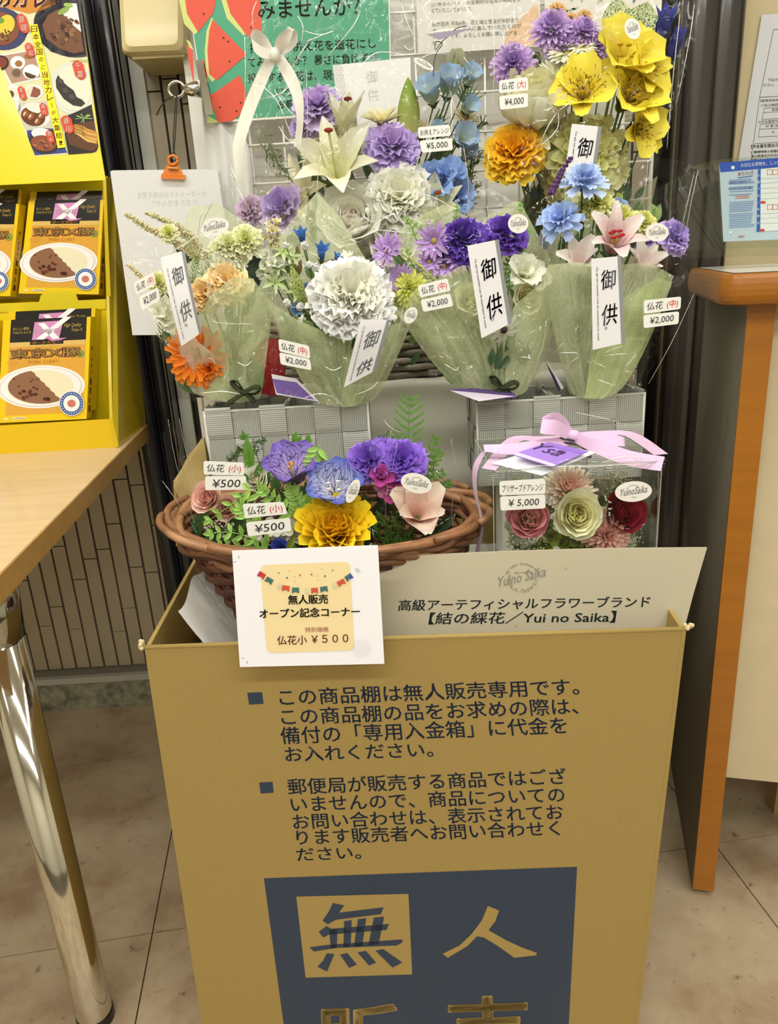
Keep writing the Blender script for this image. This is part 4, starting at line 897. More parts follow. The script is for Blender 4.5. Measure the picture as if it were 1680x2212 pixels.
pr.poly([ZS(768, 270), ZS(795, 252), ZS(786, 290)], 'b02a5c', 4).poly([ZS(1368, 268), ZS(1392, 292), ZS(1366, 300)], '2a4fa8', 4).poly([ZS(1396, 240), ZS(1410, 226), ZS(1438, 248), ZS(1420, 258)], 'c3c8da', 2)
for x, y, c_, r_ in ((907, 261, '476b66', 7), (972, 247, 'c9523a', 4), (960, 293, '476b66', 9), (1009, 288, '476b66', 4), (1009, 316, 'c9523a', 4), (1044, 276, 'c9523a', 9), (1118, 271, 'c9523a', 9), (1155, 281, '476b66', 4), (1160, 309, 'c9523a', 4), (1186, 238, 'c9523a', 4), (1205, 282, '476b66', 9), (1255, 246, '476b66', 7)):
    pr.poly([ZS(x + cos(radians(36 * k - 90)) * r_ * (1 if k % 2 == 0 else .45), y + sin(radians(36 * k - 90)) * r_ * (1 if k % 2 == 0 else .45)) for k in range(10)], c_, 3)
for s, x0, y0, x1, y1, h, c_, bd in (('無人販売', 968, 466, 1227, 460, 62, '1c1a1c', .03), ('オープン記念コーナー', 782, 556, 1432, 540, 62, '1c1a1c', .032), ('特別価格', 1078, 645, 1230, 641, 32, '9a4a4c', 0), ('仏花小', 897, 728, 1090, 723, 60, '7c1f30', .01), ('￥５００', 1118, 716, 1358, 709, 52, '7c1f30', .01)):
    a, b = ZS(x0, y0), ZS(x1, y1); pr.text(s, a[0], a[1], b[0], b[1], h / 3, c_, 4, bold=bd)
for a, b in (((648, 150), (648, 168)), ((612, 190), (630, 189)), ((664, 815), (682, 814)), ((702, 832), (702, 850))): pr.line([ZS(*a), ZS(*b)], .8, '333', 2) if False else pr.line([ZS(*a), ZS(*b)], .8, '333333', 2)
pr.build('sign_print', sn)
# ================================================================ WICKER BASKET
wk = thing('wicker_basket', 'oval brown wicker basket with a thick plaited rim, holding the small wrapped bouquets', 'basket', (-.08, .92, SZ + .012))
cx, cy, zr, zb_ = -.080, .905, .795, .615
def ell_(a, t, rad=0, dz=0):   # t 0 rim .. 1 base
    k = 1 - .44 * t
    xx = cx + (.196 * k + rad) * cos(a) + .01 * t; yy = cy + (.112 * (1 - .42 * t) + rad) * sin(a)
    tilt = .012 * sin(a)
    return V((xx, yy, zr + (zb_ - zr) * t + dz + (tilt + .006 * cos(a + pi)) * (1 - t)))
NS = 26
for i in range(NS):
    a = 2 * pi * i / NS; mb = MB(); mb.cur = lin('5c3220'); mb.tube([ell_(a, t_ / 8) for t_ in range(9)], .0024, 6); mb.build('upright_stake', WILLOW, wk, smooth=True)
for r_ in range(19):
    t_ = .07 + r_ * .051; mb = MB(); c_ = random.choice(['5a3020', '633624', '4e2a1c', '6d3c28'])
    n = NS * 4; pts = [ell_(2 * pi * i / n, t_, .0042 * cos(pi * (i / 4 + r_)), random.uniform(-.0006, .0006)) for i in range(n + 1)]
    mb.cur = lin(c_)
    b = 0
    for p_, side in ((pts, 0),):
        for i in range(n + 1):
            a = 2 * pi * i / n; nrm_ = V((cos(a) / .196, sin(a) / .112, 0)).normalized()
            for dz, dr in ((-.0046, 0), (-.003, .0016), (.003, .0016), (.0046, 0), (.003, -.0012), (-.003, -.0012)): mb.vert(pts[i] + nrm_ * dr + V((0, 0, dz)), mb.cur)
    for i in range(n):
        for k in range(6): mb.face(i * 6 + k, i * 6 + (k + 1) % 6, (i + 1) * 6 + (k + 1) % 6, (i + 1) * 6 + k)
    mb.build('willow_strand', WILLOW, wk, smooth=True)
# plaited rim: overlapping lengths of thick willow
NR = 14
for i in range(NR):
    a0 = 2 * pi * i / NR; mb = MB(); mb.cur = lin(random.choice(['a0714c', '966845', 'aa7d58', '8a5f3e']))
    pts, rad = [], []
    for k in range(25):
        s_ = k / 24; a = a0 + s_ * 1.75; ph = s_ * 2 * pi * 1.15
        pts.append(ell_(a, -.02 + .09 * s_ - .05 * sin(s_ * pi) + .02 * cos(ph), .010 * sin(ph + 1) + .006 * (1 - 2 * s_), .009 * cos(ph))); rad.append((.0058 - .0014 * abs(2 * s_ - 1)))
    mb.tube(pts, rad, 8); mb.build('rim_strand', WILLOW, wk, smooth=True)
for i in range(5):
    mb = MB(); mb.cur = lin(random.choice(['8f6242', '84583c', '7a5036'])); n = 120
    pts = [ell_(2 * pi * k / n, .00 + .028 * i, .004 * sin(k / n * 2 * pi * 9 + i * 2.1) + .002, .003 * sin(k / n * 2 * pi * 11 + i)) for k in range(n + 1)]
    mb.tube(pts, .0046, 7, cap=False); mb.build('rim_strand', WILLOW, wk, smooth=True)
mb = MB(); mb.cur = lin('3b2014'); mb.poly([ell_(2 * pi * k / 40, .95) for k in range(40)]); mb.build('base', WILLOW, wk)
# ================================================================ GREY WOVEN BASKETS
def grey_basket(FLp, FRp, Yf, depth, divx, label, hgt=.135):
    """front rim corners given in the photo; box woven from flat webbing"""
    a, b = at(*FLp, Yf), at(*FRp, Yf); zt = (a.z + b.z) / 2; a.z = b.z = zt
    W_ = b.x - a.x; base = V((a.x + W_ / 2, Yf + depth / 2, zt - hgt))
    o = thing('woven_basket', label, 'basket', base, None)
    n = 6; sw = W_ / n; rows = max(3, round(hgt / sw)); rh = hgt / rows; nd = max(3, round(depth / sw)); dw = depth / nd
    G1, G2 = lin('c4c5be'), lin('b5b6ae')
    panels = [(V((a.x, Yf, 0)), V((1, 0, 0)), V((0, -1, 0)), n, sw), (V((b.x, Yf, 0)), V((0, 1, 0)), V((1, 0, 0)), nd, dw), (V((b.x, Yf + depth, 0)), V((-1, 0, 0)), V((0, 1, 0)), n, sw), (V((a.x, Yf + depth, 0)), V((0, -1, 0)), V((-1, 0, 0)), nd, dw)]
    if divx is not None: panels.append((V((at(divx, 870, Yf).x, Yf, 0)), V((0, 1, 0)), V((1, 0, 0)), nd, dw))
    A_ = .0022
    for (o0, ux, nx, cnt, w_) in panels:
        for i in range(cnt):
            mb = MB()
            def fv(u, v, i=i):
                row = v * rows; over = cos(pi * (row - .5 + 0)) if False else (1 if (int(min(row, rows - .01)) + i) % 2 == 0 else -1)
                fr = row - int(min(row, rows - .01)); e = min(1, min(fr, 1 - fr) * 5)
                return o0 + ux * (w_ * (i + .02 + .96 * u)) + nx * (A_ * over * e) + V((0, 0, zt - hgt * v))
            mb.grid(fv, 2, rows * 6, lambda u, v: G1)
            mb.uv = [(q[0], q[1] * rows) for q in mb.uv]
            if i % 2 == 0:
                def fr_(u, v, i=i): aa = pi * v; return o0 + ux * (w_ * (i + .02 + .96 * u)) + nx * (.003 * cos(aa)) + V((0, 0, zt + .004 * sin(aa) - .012 * max(0, v - .5)))
                nb = len(mb.uv); mb.grid(fr_, 2, 6, lambda u, v: G1)
            mb.build('upright_strap', STRAP, o)
        for j in range(rows):
            mb = MB(); L_ = cnt * w_
            def fh(u, v, j=j):
                cell = u * cnt; ci = int(min(cell, cnt - .01)); over = -1 if (ci + j) % 2 == 0 else 1; fr = cell - ci; e = min(1, min(fr, 1 - fr) * 5)
                return o0 + ux * (L_ * u) + nx * (A_ * over * e) + V((0, 0, zt - rh * (j + .03 + .94 * v)))
            mb.grid(fh, cnt * 6, 2, lambda u, v: G2); mb.uv = [(q[1], q[0] * cnt) for q in mb.uv]
            mb.build('level_strap', STRAP, o)
    mb = MB(); mb.cur = lin('c8c8c0')
    for (o0, ux, nx, cnt, w_) in panels: mb.tube([o0 + V((0, 0, zt - .002)), o0 + ux * (cnt * w_) + V((0, 0, zt - .002))], .0024, 6)
    for (o0, ux, nx, cnt, w_) in panels[:4]: mb.tube([o0 + V((0, 0, zt)), o0 + V((0, 0, zt - hgt))], .0022, 6)
    mb.build('wire_frame', PLASTIC, o, smooth=True)
    mb = MB(); mb.cur = lin('3a3a36'); mb.box((a.x, Yf, zt - hgt), (b.x, Yf + depth, zt - hgt + .003)); mb.build('base', PLAIN, o)
    return o, zt
gb1, gz1 = grey_basket((440, 884), (793, 872), 1.125, .125, 612, 'grey woven webbing basket on the left, under the two left medium bouquets')
gb2, gz2 = grey_basket((1030, 866), (1392, 850), 1.125, .125, 1196, 'grey woven webbing basket on the right, behind the clear gift box')
# support blocks under the two baskets
for g_, z_ in ((gb1, gz1), (gb2, gz2)):
    bx = g_.location.x; mb = MB(); mb.cur = lin('cfccc0'); mb.box((bx - (.115 if g_ is gb1 else .09), 1.13, .62), (bx + (.115 if g_ is gb1 else .04), 1.2, z_ - .137)); o = mb.build('support_block', CLOTH)
    o['label'] = 'pale block lifting the %s grey woven basket inside the stand' % ('left' if g_ is gb1 else 'right'); o['category'] = 'block'
# ================================================================ FLOWER SHAPES
TIPS = {'r': [.30, .78, 1, .98, .55], 'p': [.28, .8, 1, .72, .04], 's': [.35, .8, 1, 1, .62], 'f': [.25, .55, .85, 1.05, 1.0], 'l': [.45, 1, .95, .6, .03], 't': [.5, .95, 1, .8, .30]}
def frame(pos, d, roll=0):
    z = V(d).normalized(); x = z.orthogonal().normalized(); y = z.cross(x)
    M = Matrix((x, y, z)).transposed().to_4x4() @ Matrix.Rotation(roll, 4, 'Z'); M.translation = V(pos); return M
def petal(mb, M, phi, r0, z0, L, W, e0, e1, cup, c0, c1, tip='r', ruf=0, nu=2, twist=0, k=3.0):
    T_ = TIPS[tip]; nv = 4; cr, sr = cos(phi), sin(phi); r, z = r0, z0; b = len(mb.v); br = random.uniform(.88, 1.08); ph = random.uniform(0, 6)
    for j in range(nv + 1):
        v = j / nv; e = radians(e0 + (e1 - e0) * v)
        if j: em = radians(e0 + (e1 - e0) * (v - .5 / nv)); r += cos(em) * L / nv; z += sin(em) * L / nv
        w_ = W * T_[j] * .5; col = sc(mixc(c0, c1, v), br)
        for i in range(nu + 1):
            u = 2 * i / nu - 1; h = cup * w_ * u * u + ruf * W * sin(k * u * 2 + ph + v * 3) * v * v
            a = twist * v; tx = w_ * u
            rr_ = r - sin(e) * h; zz = z + cos(e) * h
            if tip == 'f' and j == nv: rr_ += random.uniform(-.06, .06) * L * cos(e); zz += random.uniform(-.06, .06) * L * sin(e)
            mb.vert(M @ V((cr * rr_ - sr * tx, sr * rr_ + cr * tx, zz)), col, ((u + 1) / 2, v))
    for j in range(nv):
        for i in range(nu):
            q = b + j * (nu + 1) + i; mb.face(q, q + 1, q + nu + 2, q + nu + 1)
def rings(mb, M, R):
    for (n, r0, z0, L, W, e0, e1, cup, c0, c1, tip, ruf) in R:
        o_ = random.uniform(0, 6)
        for i in range(int(n)):
            petal(mb, M, o_ + 2 * pi * i / n + random.uniform(-.12, .12), r0, z0 + random.uniform(-.04, .04) * L, L * random.uniform(.9, 1.08), W, e0 + random.uniform(-6, 6), e1 + random.uniform(-8, 8), cup, c0, c1, tip, ruf, 2 if not ruf else 4)
def mum(mb, M, r, ci, co, K=6, w=.24, inc=35, dome=.45, tip='s', n0=7, dn=3, lo=-10):
    for k in range(K):
        t = k / (K - 1); e = 88 - (88 - lo) * t ** .9
        rings(mb, M, [(n0 + dn * k, .12 * r * t, dome * r * (1 - t) * .6, r * (.42 + .55 * t), r * w * (.8 + .3 * t), e, e + inc * (1 - .4 * t) - 14 * t, .9, mixc(ci, co, t), mixc(sc(ci, 1.12), sc(co, 1.05), t), tip, 0)])
def incurved(mb, M, r, ci, co, K=6):
    for k in range(K):
        t = k / (K - 1); rings(mb, M, [(6 + 3 * k, .10 * r * t, .1 * r * (1 - t), r * (.75 + .55 * t), r * .36, 74 - 84 * t, 100 + 14 * t, .7, mixc(ci, co, t), sc(mixc(ci, co, t), 1.05), 's', 0)])
    rings(mb, M, [(9, .1 * r, -.05 * r, r * .9, r * .3, -30, 10, .6, ci, co, 't', 0)])
def carn(mb, M, r, ci, co, K=5, ruf=.16, n0=4, w=.62):
    for k in range(K):
        t = k / (K - 1); rings(mb, M, [(n0 + 1.2 * k, .06 * r, .25 * r * (1 - t), r * (.62 + .38 * t), r * w, 84 - 68 * t, 52 - 62 * t, .25, mixc(ci, co, t), sc(mixc(ci, co, t), 1.12), 'f', ruf)])
def rose(mb, M, r, ci, co, K=6, opn=.78):
    for k in range(K):
        t = k / (K - 1); n = 3 if k < 3 else 5
        rings(mb, M, [(n, r * (.04 + .16 * t), -.12 * r * t, r * (.68 + .30 * t), r * (.40 + .75 * t), 92 - 34 * t * opn, 112 - 92 * t * opn, .75 - .25 * t, mixc(ci, co, t), sc(mixc(ci, co, t), 1.1), 'r', .03 * t)])
def lily(mb, M, r, c0, c1, n=6, w=.36, e0=66, e1=-18, cup=.5, tip='p', inner=None, w2=None):
    for i in range(n):
        q = i % 2; petal(mb, M, 2 * pi * i / n + random.uniform(-.08, .08), .03 * r, 0 if q else -.01 * r, r * random.uniform(1.0, 1.15), r * (w if q else (w2 or w * .8)), e0 + random.uniform(-5, 5), e1 + random.uniform(-12, 12), cup, c0, c1 if not (inner and q) else inner, tip, .03, 4)
def daisy(mb, M, r, c0, c1, cc, n=14, w=.24, e0=18, e1=0, lay=1, tip='t'):
    for k in range(lay): rings(mb, M, [(n, .08 * r, -.02 * r * k, r * (.92 + .08 * k), r * w, e0 - 8 * k + 10 * (lay - 1), e1, .5, c0, c1, tip, 0)])
    mb.ball(M @ V((0, 0, .05 * r)), .2 * r, cc, 8, 5)
def bell(mb, M, r, c0, c1, n=5, w=.75, e0=80, e1=38, tip='p'):
    for i in range(n): petal(mb, M, 2 * pi * i / n, .05 * r, 0, r * 1.2, r * w, e0 + random.uniform(-4, 4), e1 + random.uniform(-10, 10), .45, c0, c1, tip, .02, 4)
def soft(mb, M, r, c0, c1, n=6):
    rings(mb, M, [(n, .05 * r, 0, r, r * .85, 60, 15, .45, c0, c1, 'r', .09), (4, .03 * r, .05 * r, r * .7, r * .6, 82, 55, .5, c0, sc(c1, 1.05), 'r', .08)])
def calyx(mb, M, r, g):
    rings(mb, M, [(6, .03 * r, -.16 * r, .36 * r, .16 * r, 20, 60, .4, g, sc(g, 1.2), 'l', 0)]); mb.ball(M @ V((0, 0, -.12 * r)), .14 * r, g, 8, 5)
GRN = lin('6f8a3c'); GRD = lin('3d5a2c'); GRL = lin('9fb65a')
def leafshape(mb, base, d, L, W, c, up_=(0, -1, .2), bendv=.25, tip='l', fold=.25):
    z = V(d).normalized(); y = V(up_); y = (y - z * y.dot(z)).normalized(); x = z.cross(y)
    b = len(mb.v); base = V(base); n = 6; prof = [.10, .62, .95, 1.0, .80, .46, .02]
    for j in range(n + 1):
        v = j / n; p = base + z * (L * v) + y * (bendv * L * (v * v - v * .2)) * -1
        for i in range(5):
            u = i / 2 - 1; w_ = W * .5 * prof[j]
            mb.vert(p + x * (w_ * u) + y * (fold * w_ * abs(u)), sc(c, random.uniform(.95, 1.05) if i != 2 else .8), ((u + 1) / 2, v))
    for j in range(n):
        for i in range(4): q = b + j * 5 + i; mb.face(q, q + 1, q + 6, q + 5)
def smoothpts(pts, n=4):
    out = []; P = [V(p) for p in pts]
    for i in range(len(P) - 1):
        a, b, c, d = P[max(i - 1, 0)], P[i], P[i + 1], P[min(i + 2, len(P) - 1)]
        for k in range(n):
            t = k / n; out.append(.5 * ((2 * b) + (c - a) * t + (2 * a - 5 * b + 4 * c - d) * t * t + (3 * b - a - 3 * c + d) * t ** 3))
    out.append(P[-1]); return out
# ---------------------------------------------------------------- bouquets
def col_(c): return lin(c) if isinstance(c, str) else c
class Bouquet:
    def __init__(s, name, label, cat, tie, base=None, group=None):
        s.tie = at(*tie); s.Y = tie[2]; s.o = thing(name, label, cat, base or s.tie, group)
    def add(s, name, kind, x, y, dy, r, c0, c1=None, d=(0, .35), stem=True, mat=None, label=None, **k):
        Yp = s.Y + dy; p = at(x, y, Yp); m = pxm(x, y, Yp); R = r * m; R *= 1.1; M = frame(p, (d[0], -1, d[1]), random.uniform(0, 6))
        c0 = col_(c0); c1 = col_(c1) if c1 else c0; mb = MB()
        kind(mb, M, R, c0, c1, **k)
        o = mb.build(name, mat or PETAL, s.o, smooth=True)
        if label: o['label'] = label
        sb = MB(); g = random.choice([GRN, GRD])
        calyx(sb, M, R, g)
        q = M @ V((0, 0, -.12 * R))
        if stem:
            e = s.tie + V((random.uniform(-.006, .006), random.uniform(-.004, .004), 0)); mid = q.lerp(e, .45) + V((0, .012, .01)) + (M.to_3x3() @ V((0, 0, -1))) * .02
            sb.tube(smoothpts([q, mid, e], 5), max(.0011, R * .035), 6, g)
        sb.build('stem', LEAFM, o, smooth=True)
        return o, M, R
    def stamens(s, o, M, R, n, cf, ca, L=.7, sp=.22, pist=True):
        mb = MB()
        for i in range(n):
            a = 2 * pi * i / n + .3; tp = V((cos(a) * sp * R, sin(a) * sp * R, L * R * random.uniform(.85, 1.1)))
            mb.tube([M @ V((0, 0, .05 * R)), M @ (tp * .5 + V((0, 0, .1 * R))), M @ tp], R * .022, 5, lin(cf)); mb.ball(M @ tp, R * .075, lin(ca), 6, 4, (1, .5, .5))
        mb.build('stamens', PETAL, o, smooth=True)
    def leaf(s, x, y, x2, y2, dy, w_, c=None, mat=None, name='leaf', bend=.15, label=None, dy2=None):
        a, b = at(x, y, s.Y + dy), at(x2, y2, s.Y + (dy if dy2 is None else dy2)); mb = MB(); L = (b - a).length
        leafshape(mb, a, b - a, L, w_ * pxm(x, y, s.Y), col_(c or random.choice(['4f6e35', '5f7f3e', '45602f'])), bendv=bend)
        o = mb.build(name, mat or LEAFM, s.o, smooth=True)
        if label: o['label'] = label
        return o
    def sprig(s, pts, dy, ll, lw, n, c='6f9440', name='leafy_sprig', th=1.6, fan=55, mat=None, label=None):
        """twig with opposite leaflets along px points"""
        P = smoothpts([at(x, y, s.Y + dy + (q if (q := (t[2] if len(t) > 2 else 0)) else 0)) for t in pts for x, y in [t[:2]]], 5); m = pxm(*pts[0][:2], s.Y); mb = MB(); cc = lin(c); mb.tube(P, [th * m * (1 - .6 * i / len(P)) for i in range(len(P))], 5, sc(cc, .85))
        N_ = len(P) - 1
        for k in range(n):
            t = (k + 1) / n; i = min(N_ - 1, int(t * N_ * .999)); p = P[i].lerp(P[i + 1], t * N_ - i if i < N_ else 1); dd = (P[i + 1] - P[i]).normalized(); sd = dd.cross(V((0, 1, 0))).normalized()
            for sg in (-1, 1):
                f = radians(fan + random.uniform(-8, 8)); v = dd * cos(f) + sd * (sg * sin(f)) + V((0, random.uniform(-.35, .15), random.uniform(0, .15)))
                leafshape(mb, p, v, ll * m * (1 - .45 * t) * random.uniform(.85, 1.1), lw * m * (1 - .3 * t), sc(cc, random.uniform(.85, 1.2)), bendv=random.uniform(0, .3))
        leafshape(mb, P[-1], P[-1] - P[-2], ll * m * .7, lw * m * .8, cc)
        o = mb.build(name, mat or LEAFM, s.o, smooth=True)
        if label: o['label'] = label
        return o
    def fern(s, pts, dy, w_, n=11, c='6c9a3c', name='fern_frond', dv=None):
        """frond: rachis, pinnae, toothed with tiny leaflets"""
        P = smoothpts([at(x, y, s.Y + dy) for x, y in pts], 6); m = pxm(*pts[0], s.Y); mb = MB(); cc = lin(c); mb.tube(P, 1.3 * m, 5, cc); N_ = len(P) - 1
        for k in range(n):
            t = (k + .3) / n; i = int(t * N_); p = P[i].lerp(P[i + 1], t * N_ - i); dd = (P[i + 1] - P[i]).normalized(); sd = dd.cross(V((0, 1, 0))).normalized(); Ll = w_ * m * (sin(pi * (.18 + .8 * (1 - t))) ** .8) * (1 - .35 * t)
            for sg in (-1, 1):
                v = (dd * .62 + sd * sg * .78 + V((0, random.uniform(-.15, .05), 0))).normalized(); q = p + v * Ll; mb.tube([p, q], .9 * m, 4, cc)
                ns = max(3, int(Ll / (5 * m))); sd2 = v.cross(V((0, 1, 0))).normalized()
                for j in range(ns):
                    tt = (j + .6) / ns; pp = p.lerp(q, tt)
                    for s2 in (-1, 1): leafshape(mb, pp, v * .7 + sd2 * s2 * .7, 6.5 * m * (1 - .4 * tt), 4.2 * m, sc(cc, random.uniform(.85, 1.2)), bendv=0, fold=0)
        mb.build(name, LEAFM, s.o, smooth=False)
    def needles(s, pts, dy, ll, n, c='6d8a45', name='asparagus_sprig', br=2, th=.7, spread=1.0):
        P = smoothpts([at(x, y, s.Y + dy) for x, y in pts], 5); m = pxm(*pts[0], s.Y); mb = MB(); cc = lin(c); mb.tube(P, th * 1.6 * m, 4, cc); N_ = len(P) - 1
        for k in range(n):
            t = .15 + .85 * k / n; i = min(N_ - 1, int(t * N_)); p = P[i].lerp(P[i + 1], t * N_ - i); dd = (P[i + 1] - P[i]).normalized()
            v = (dd + V((random.uniform(-1, 1), random.uniform(-.5, .5), random.uniform(-1, 1))) * spread).normalized(); L = ll * m * random.uniform(.5, 1) * (1.1 - .6 * t); q = p + v * L; cv = sc(cc, random.uniform(.75, 1.25)); mb.tube([p, q], th * m, 3, cv, cap=False)
            for j in range(br * 2):
                pp = p.lerp(q, .3 + .7 * random.random()); mb.tube([pp, pp + (v + V((random.uniform(-1, 1), random.uniform(-.6, .6), random.uniform(-1, 1)))).normalized() * L * .45], th * .8 * m, 3, cv, cap=False)
        mb.build(name, LEAFM, s.o, smooth=True)
    def spike(s, pts, dy, r0, r1, n, c, name='astilbe_spike', bl=.9):
        P = smoothpts([at(x, y, s.Y + dy) for x, y in pts], 6); m = pxm(*pts[0], s.Y); mb = MB(); mb.tube(P, 1.2 * m, 5, GRN); N_ = len(P) - 1; cc = lin(c)
        for k in range(n):
            t = random.random(); i = min(N_ - 1, int(t * N_)); p = P[i].lerp(P[i + 1], t * N_ - i); R = (r0 + (r1 - r0) * t) * m
            a = random.uniform(0, 2 * pi); v = V((cos(a), sin(a) * .8, random.uniform(-.1, .9))).normalized(); q = p + v * R * random.uniform(.4, 1); cv = sc(cc, random.uniform(.9, 1.2))
            leafshape(mb, p, q - p, (q - p).length, 4 * m * bl, cv, bendv=0)
            mb.ball(q, 2.0 * m * bl, cv, 5, 3)
        mb.build(name, PETAL, s.o, smooth=True)
    def clusterf(s, x, y, dy, rx, ry, n, r, kind, c0, c1, name, **k):
        """one head of many florets"""
        mb = MB(); c0, c1 = lin(c0), lin(c1)
        for i in range(n):
            a = random.uniform(0, 2 * pi); q = sqrt(random.random()); X, Y_ = x + cos(a) * rx * q, y + sin(a) * ry * q; Yp = s.Y + dy - .02 * (1 - q); p = at(X, Y_, Yp); m = pxm(X, Y_, Yp)
            kind(mb, frame(p, (cos(a) * q * .9, -1, .35 - sin(a) * q * .9), random.uniform(0, 6)), r * m * random.uniform(.85, 1.15), c0, c1, **k)
        o = mb.build(name, PETAL, s.o, smooth=True); sb = MB(); p = at(x, y, s.Y + dy + .012); sb.tube([p, p.lerp(s.tie, .5) + V((0, .01, 0)), s.tie], .0014, 6, GRN); sb.build('stem', LEAFM, o, smooth=True); return o
    def gyp(s, x, y, dy, rx, ry, n, r=2.2, c='e9e8e0', name='babys_breath', root=None):
        mb = MB(); cc = lin(c); st_ = lin('8f9c6a'); root = at(*(root or (x, y + ry * 1.2)), s.Y + dy + .01); m = pxm(x, y, s.Y + dy)
        for i in range(n):
            a = random.uniform(0, 2 * pi); q = sqrt(random.random()); p = at(x + cos(a) * rx * q, y + sin(a) * ry * q, s.Y + dy + random.uniform(-.012, .012)); mb.tube([root, root.lerp(p, .5) + V((random.uniform(-.004, .004), 0, random.uniform(-.002, .006))), p], .35 * m, 3, st_, cap=False)
            for j in range(3): mb.ball(p + V((random.uniform(-1, 1), random.uniform(-1, 1), random.uniform(-1, 1))) * (r * m * .5), r * m * random.uniform(.5, .8), sc(cc, random.uniform(.9, 1.05)), 6, 4)
        return mb.build(name, PETAL, s.o, smooth=True)
    def pom(s, x, y, dy, r, c='f2f2ee', name='white_pompon_bud'):
        mb = MB(); p = at(x, y, s.Y + dy); m = pxm(x, y, s.Y + dy); cc = lin(c)
        for i in range(46):
            v = V((random.gauss(0, 1), random.gauss(0, 1), random.gauss(0, 1))).normalized(); mb.ball(p + v * r * m * .75, r * m * .26, sc(cc, random.uniform(.88, 1.05)), 5, 3)
        mb.ball(p, r * m * .7, cc, 8, 6); mb.tube([p, p.lerp(s.tie, .3) + V((0, .01, 0)), p.lerp(s.tie, .6)], .0009, 5, GRN); mb.build(name, PETAL, s.o, smooth=True)
    def sheet(s, name, B, T, Yb, Yt, bulge, mat, c='dfe6c8', nu=26, nv=22, crink=.004, fr=9.0, side=0, seed=0, label=None, thick=False):
        """curved sheet ruled between bottom points B and top points T; bulge>0 swells towards the viewer"""
        def samp(P, u):
            k = u * (len(P) - 1); i = min(len(P) - 2, int(k)); t = k - i; return P[i][0] * (1 - t) + P[i + 1][0] * t, P[i][1] * (1 - t) + P[i + 1][1] * t
        mb = MB(); cc = lin(c)
        def fn(u, v):
            b, t = samp(B, u), samp(T, u); x, y = b[0] + (t[0] - b[0]) * v, b[1] + (t[1] - b[1]) * v
            if mat is GREENP: w3 = v ** .72; x = b[0] + (t[0] - b[0]) * w3
            Yy = s.Y + Yb + (Yt - Yb) * v - bulge * sin(pi * u) * (.25 + .75 * sin(pi * min(1, v * .62)))
            Yy += crink * noise.noise(V((x * .012 * fr / 9 + seed, y * .012 * fr / 9, seed))) * 2 + crink * .9 * (abs(noise.noise(V((u * fr, v * 2.2 + seed, 3)))) * 2) 
            return at(x, y, Yy)
        mb.grid(fn, nu, nv, lambda u, v: cc)
        o = mb.build(name, mat, s.o, smooth=True)
        if label: o['label'] = label
        return o
    def price(s, P1, P2, dy, txt2, size=None, t1='仏花', upv=None):
        """two stuck labels, corners TL TR BR BL"""
        for i, (P, body) in enumerate(((P1, t1), (P2, txt2))):
            pl = PY(*[(x, y, s.Y + dy) for x, y in P[:3]]) if len(P[0]) == 2 else PY(*P[:3])
            P = [q[:2] for q in P]
            st = card('price_sticker', s.o, pl, P, .0006, 'efeee9', PAPER, r=5, k=0); pr = Print(pl)
            bl = lambda u, v: (P[0][0] * (1 - u) * (1 - v) + P[1][0] * u * (1 - v) + P[2][0] * u * v + P[3][0] * (1 - u) * v, P[0][1] * (1 - u) * (1 - v) + P[1][1] * u * (1 - v) + P[2][1] * u * v + P[3][1] * (1 - u) * v)
            def tx(b_, u0, u1, v0, v1, c):
                a, b2, tl = bl(u0, v1), bl(u1, v1), bl(u0, v0); pr.text(b_, a[0], a[1], b2[0], b2[1], 1, c, 2, shear=.12, upv=(tl[0] - a[0], tl[1] - a[1]))
            if i == 0 and size: tx(body, .08, .52, .2, .78, '2a2a2c'); tx('(' + size + ')', .62, .92, .18, .86, 'c8322c')
            elif i == 0: tx(body, .06, .95, .25, .78, '2a2a2c')
            else: tx(body, .18, .86, .22, .8, '2a2a2c')
            pr.build('handwriting', st)
    def logo(s, x, y, rx, ry, dy, rot=0, yaw=0):
        Yp = s.Y + dy; pl = Plane(at(x, y, Yp), at(x + 10, y, Yp + yaw * .01), at(x, y + 10, Yp)); r = radians(rot)
        P = [(x + cos(radians(a)) * rx * cos(r) - sin(radians(a)) * ry * sin(r), y + cos(radians(a)) * rx * sin(r) + sin(radians(a)) * ry * cos(r)) for a in range(0, 360, 12)]
        st = card('oval_sticker', s.o, pl, P, .0006, 'efece6', PAPER); pr = Print(pl)
        g = lambda a, b: (x + a * rx * cos(r) - b * ry * sin(r), y + a * rx * sin(r) + b * ry * cos(r))
        a, b, c = g(-.72, .34), g(.74, .16), g(-.72, -.36); pr.text('YuinoSaika', a[0], a[1], b[0], b[1], 1, '6c6c72', 2, shear=.5, upv=(c[0] - a[0], c[1] - a[1]))
        pr.line([g(.36 * cos(radians(t)) , -.2 + .45 * sin(radians(t))) for t in range(-170, -5, 15)], .9, '9b98a0', 2)
        a, b, c = g(-.14, .62), g(.14, .62), g(-.14, .46); pr.text('結の綵花', a[0], a[1], b[0], b[1], 1, '88868c', 2, upv=(c[0] - a[0], c[1] - a[1]))
        pr.build('sticker_print', st)
    def tag(s, P, dy, parts, bendf=None, lbl='white memorial tag with grey stripe'):
        """tall white tag: TL TR BR BL"""
        pl = PY(*[(x, y, s.Y + dy) for x, y in P[:3]]); pl.bend = bendf
        o = card('memorial_tag', s.o, pl, P, .0008, 'e9e8ea', PAPER, r=0); pr = Print(pl)
        bl = lambda u, v: (P[0][0] * (1 - u) * (1 - v) + P[1][0] * u * (1 - v) + P[2][0] * u * v + P[3][0] * (1 - u) * v, P[0][1] * (1 - u) * (1 - v) + P[1][1] * u * (1 - v) + P[2][1] * u * v + P[3][1] * (1 - u) * v)
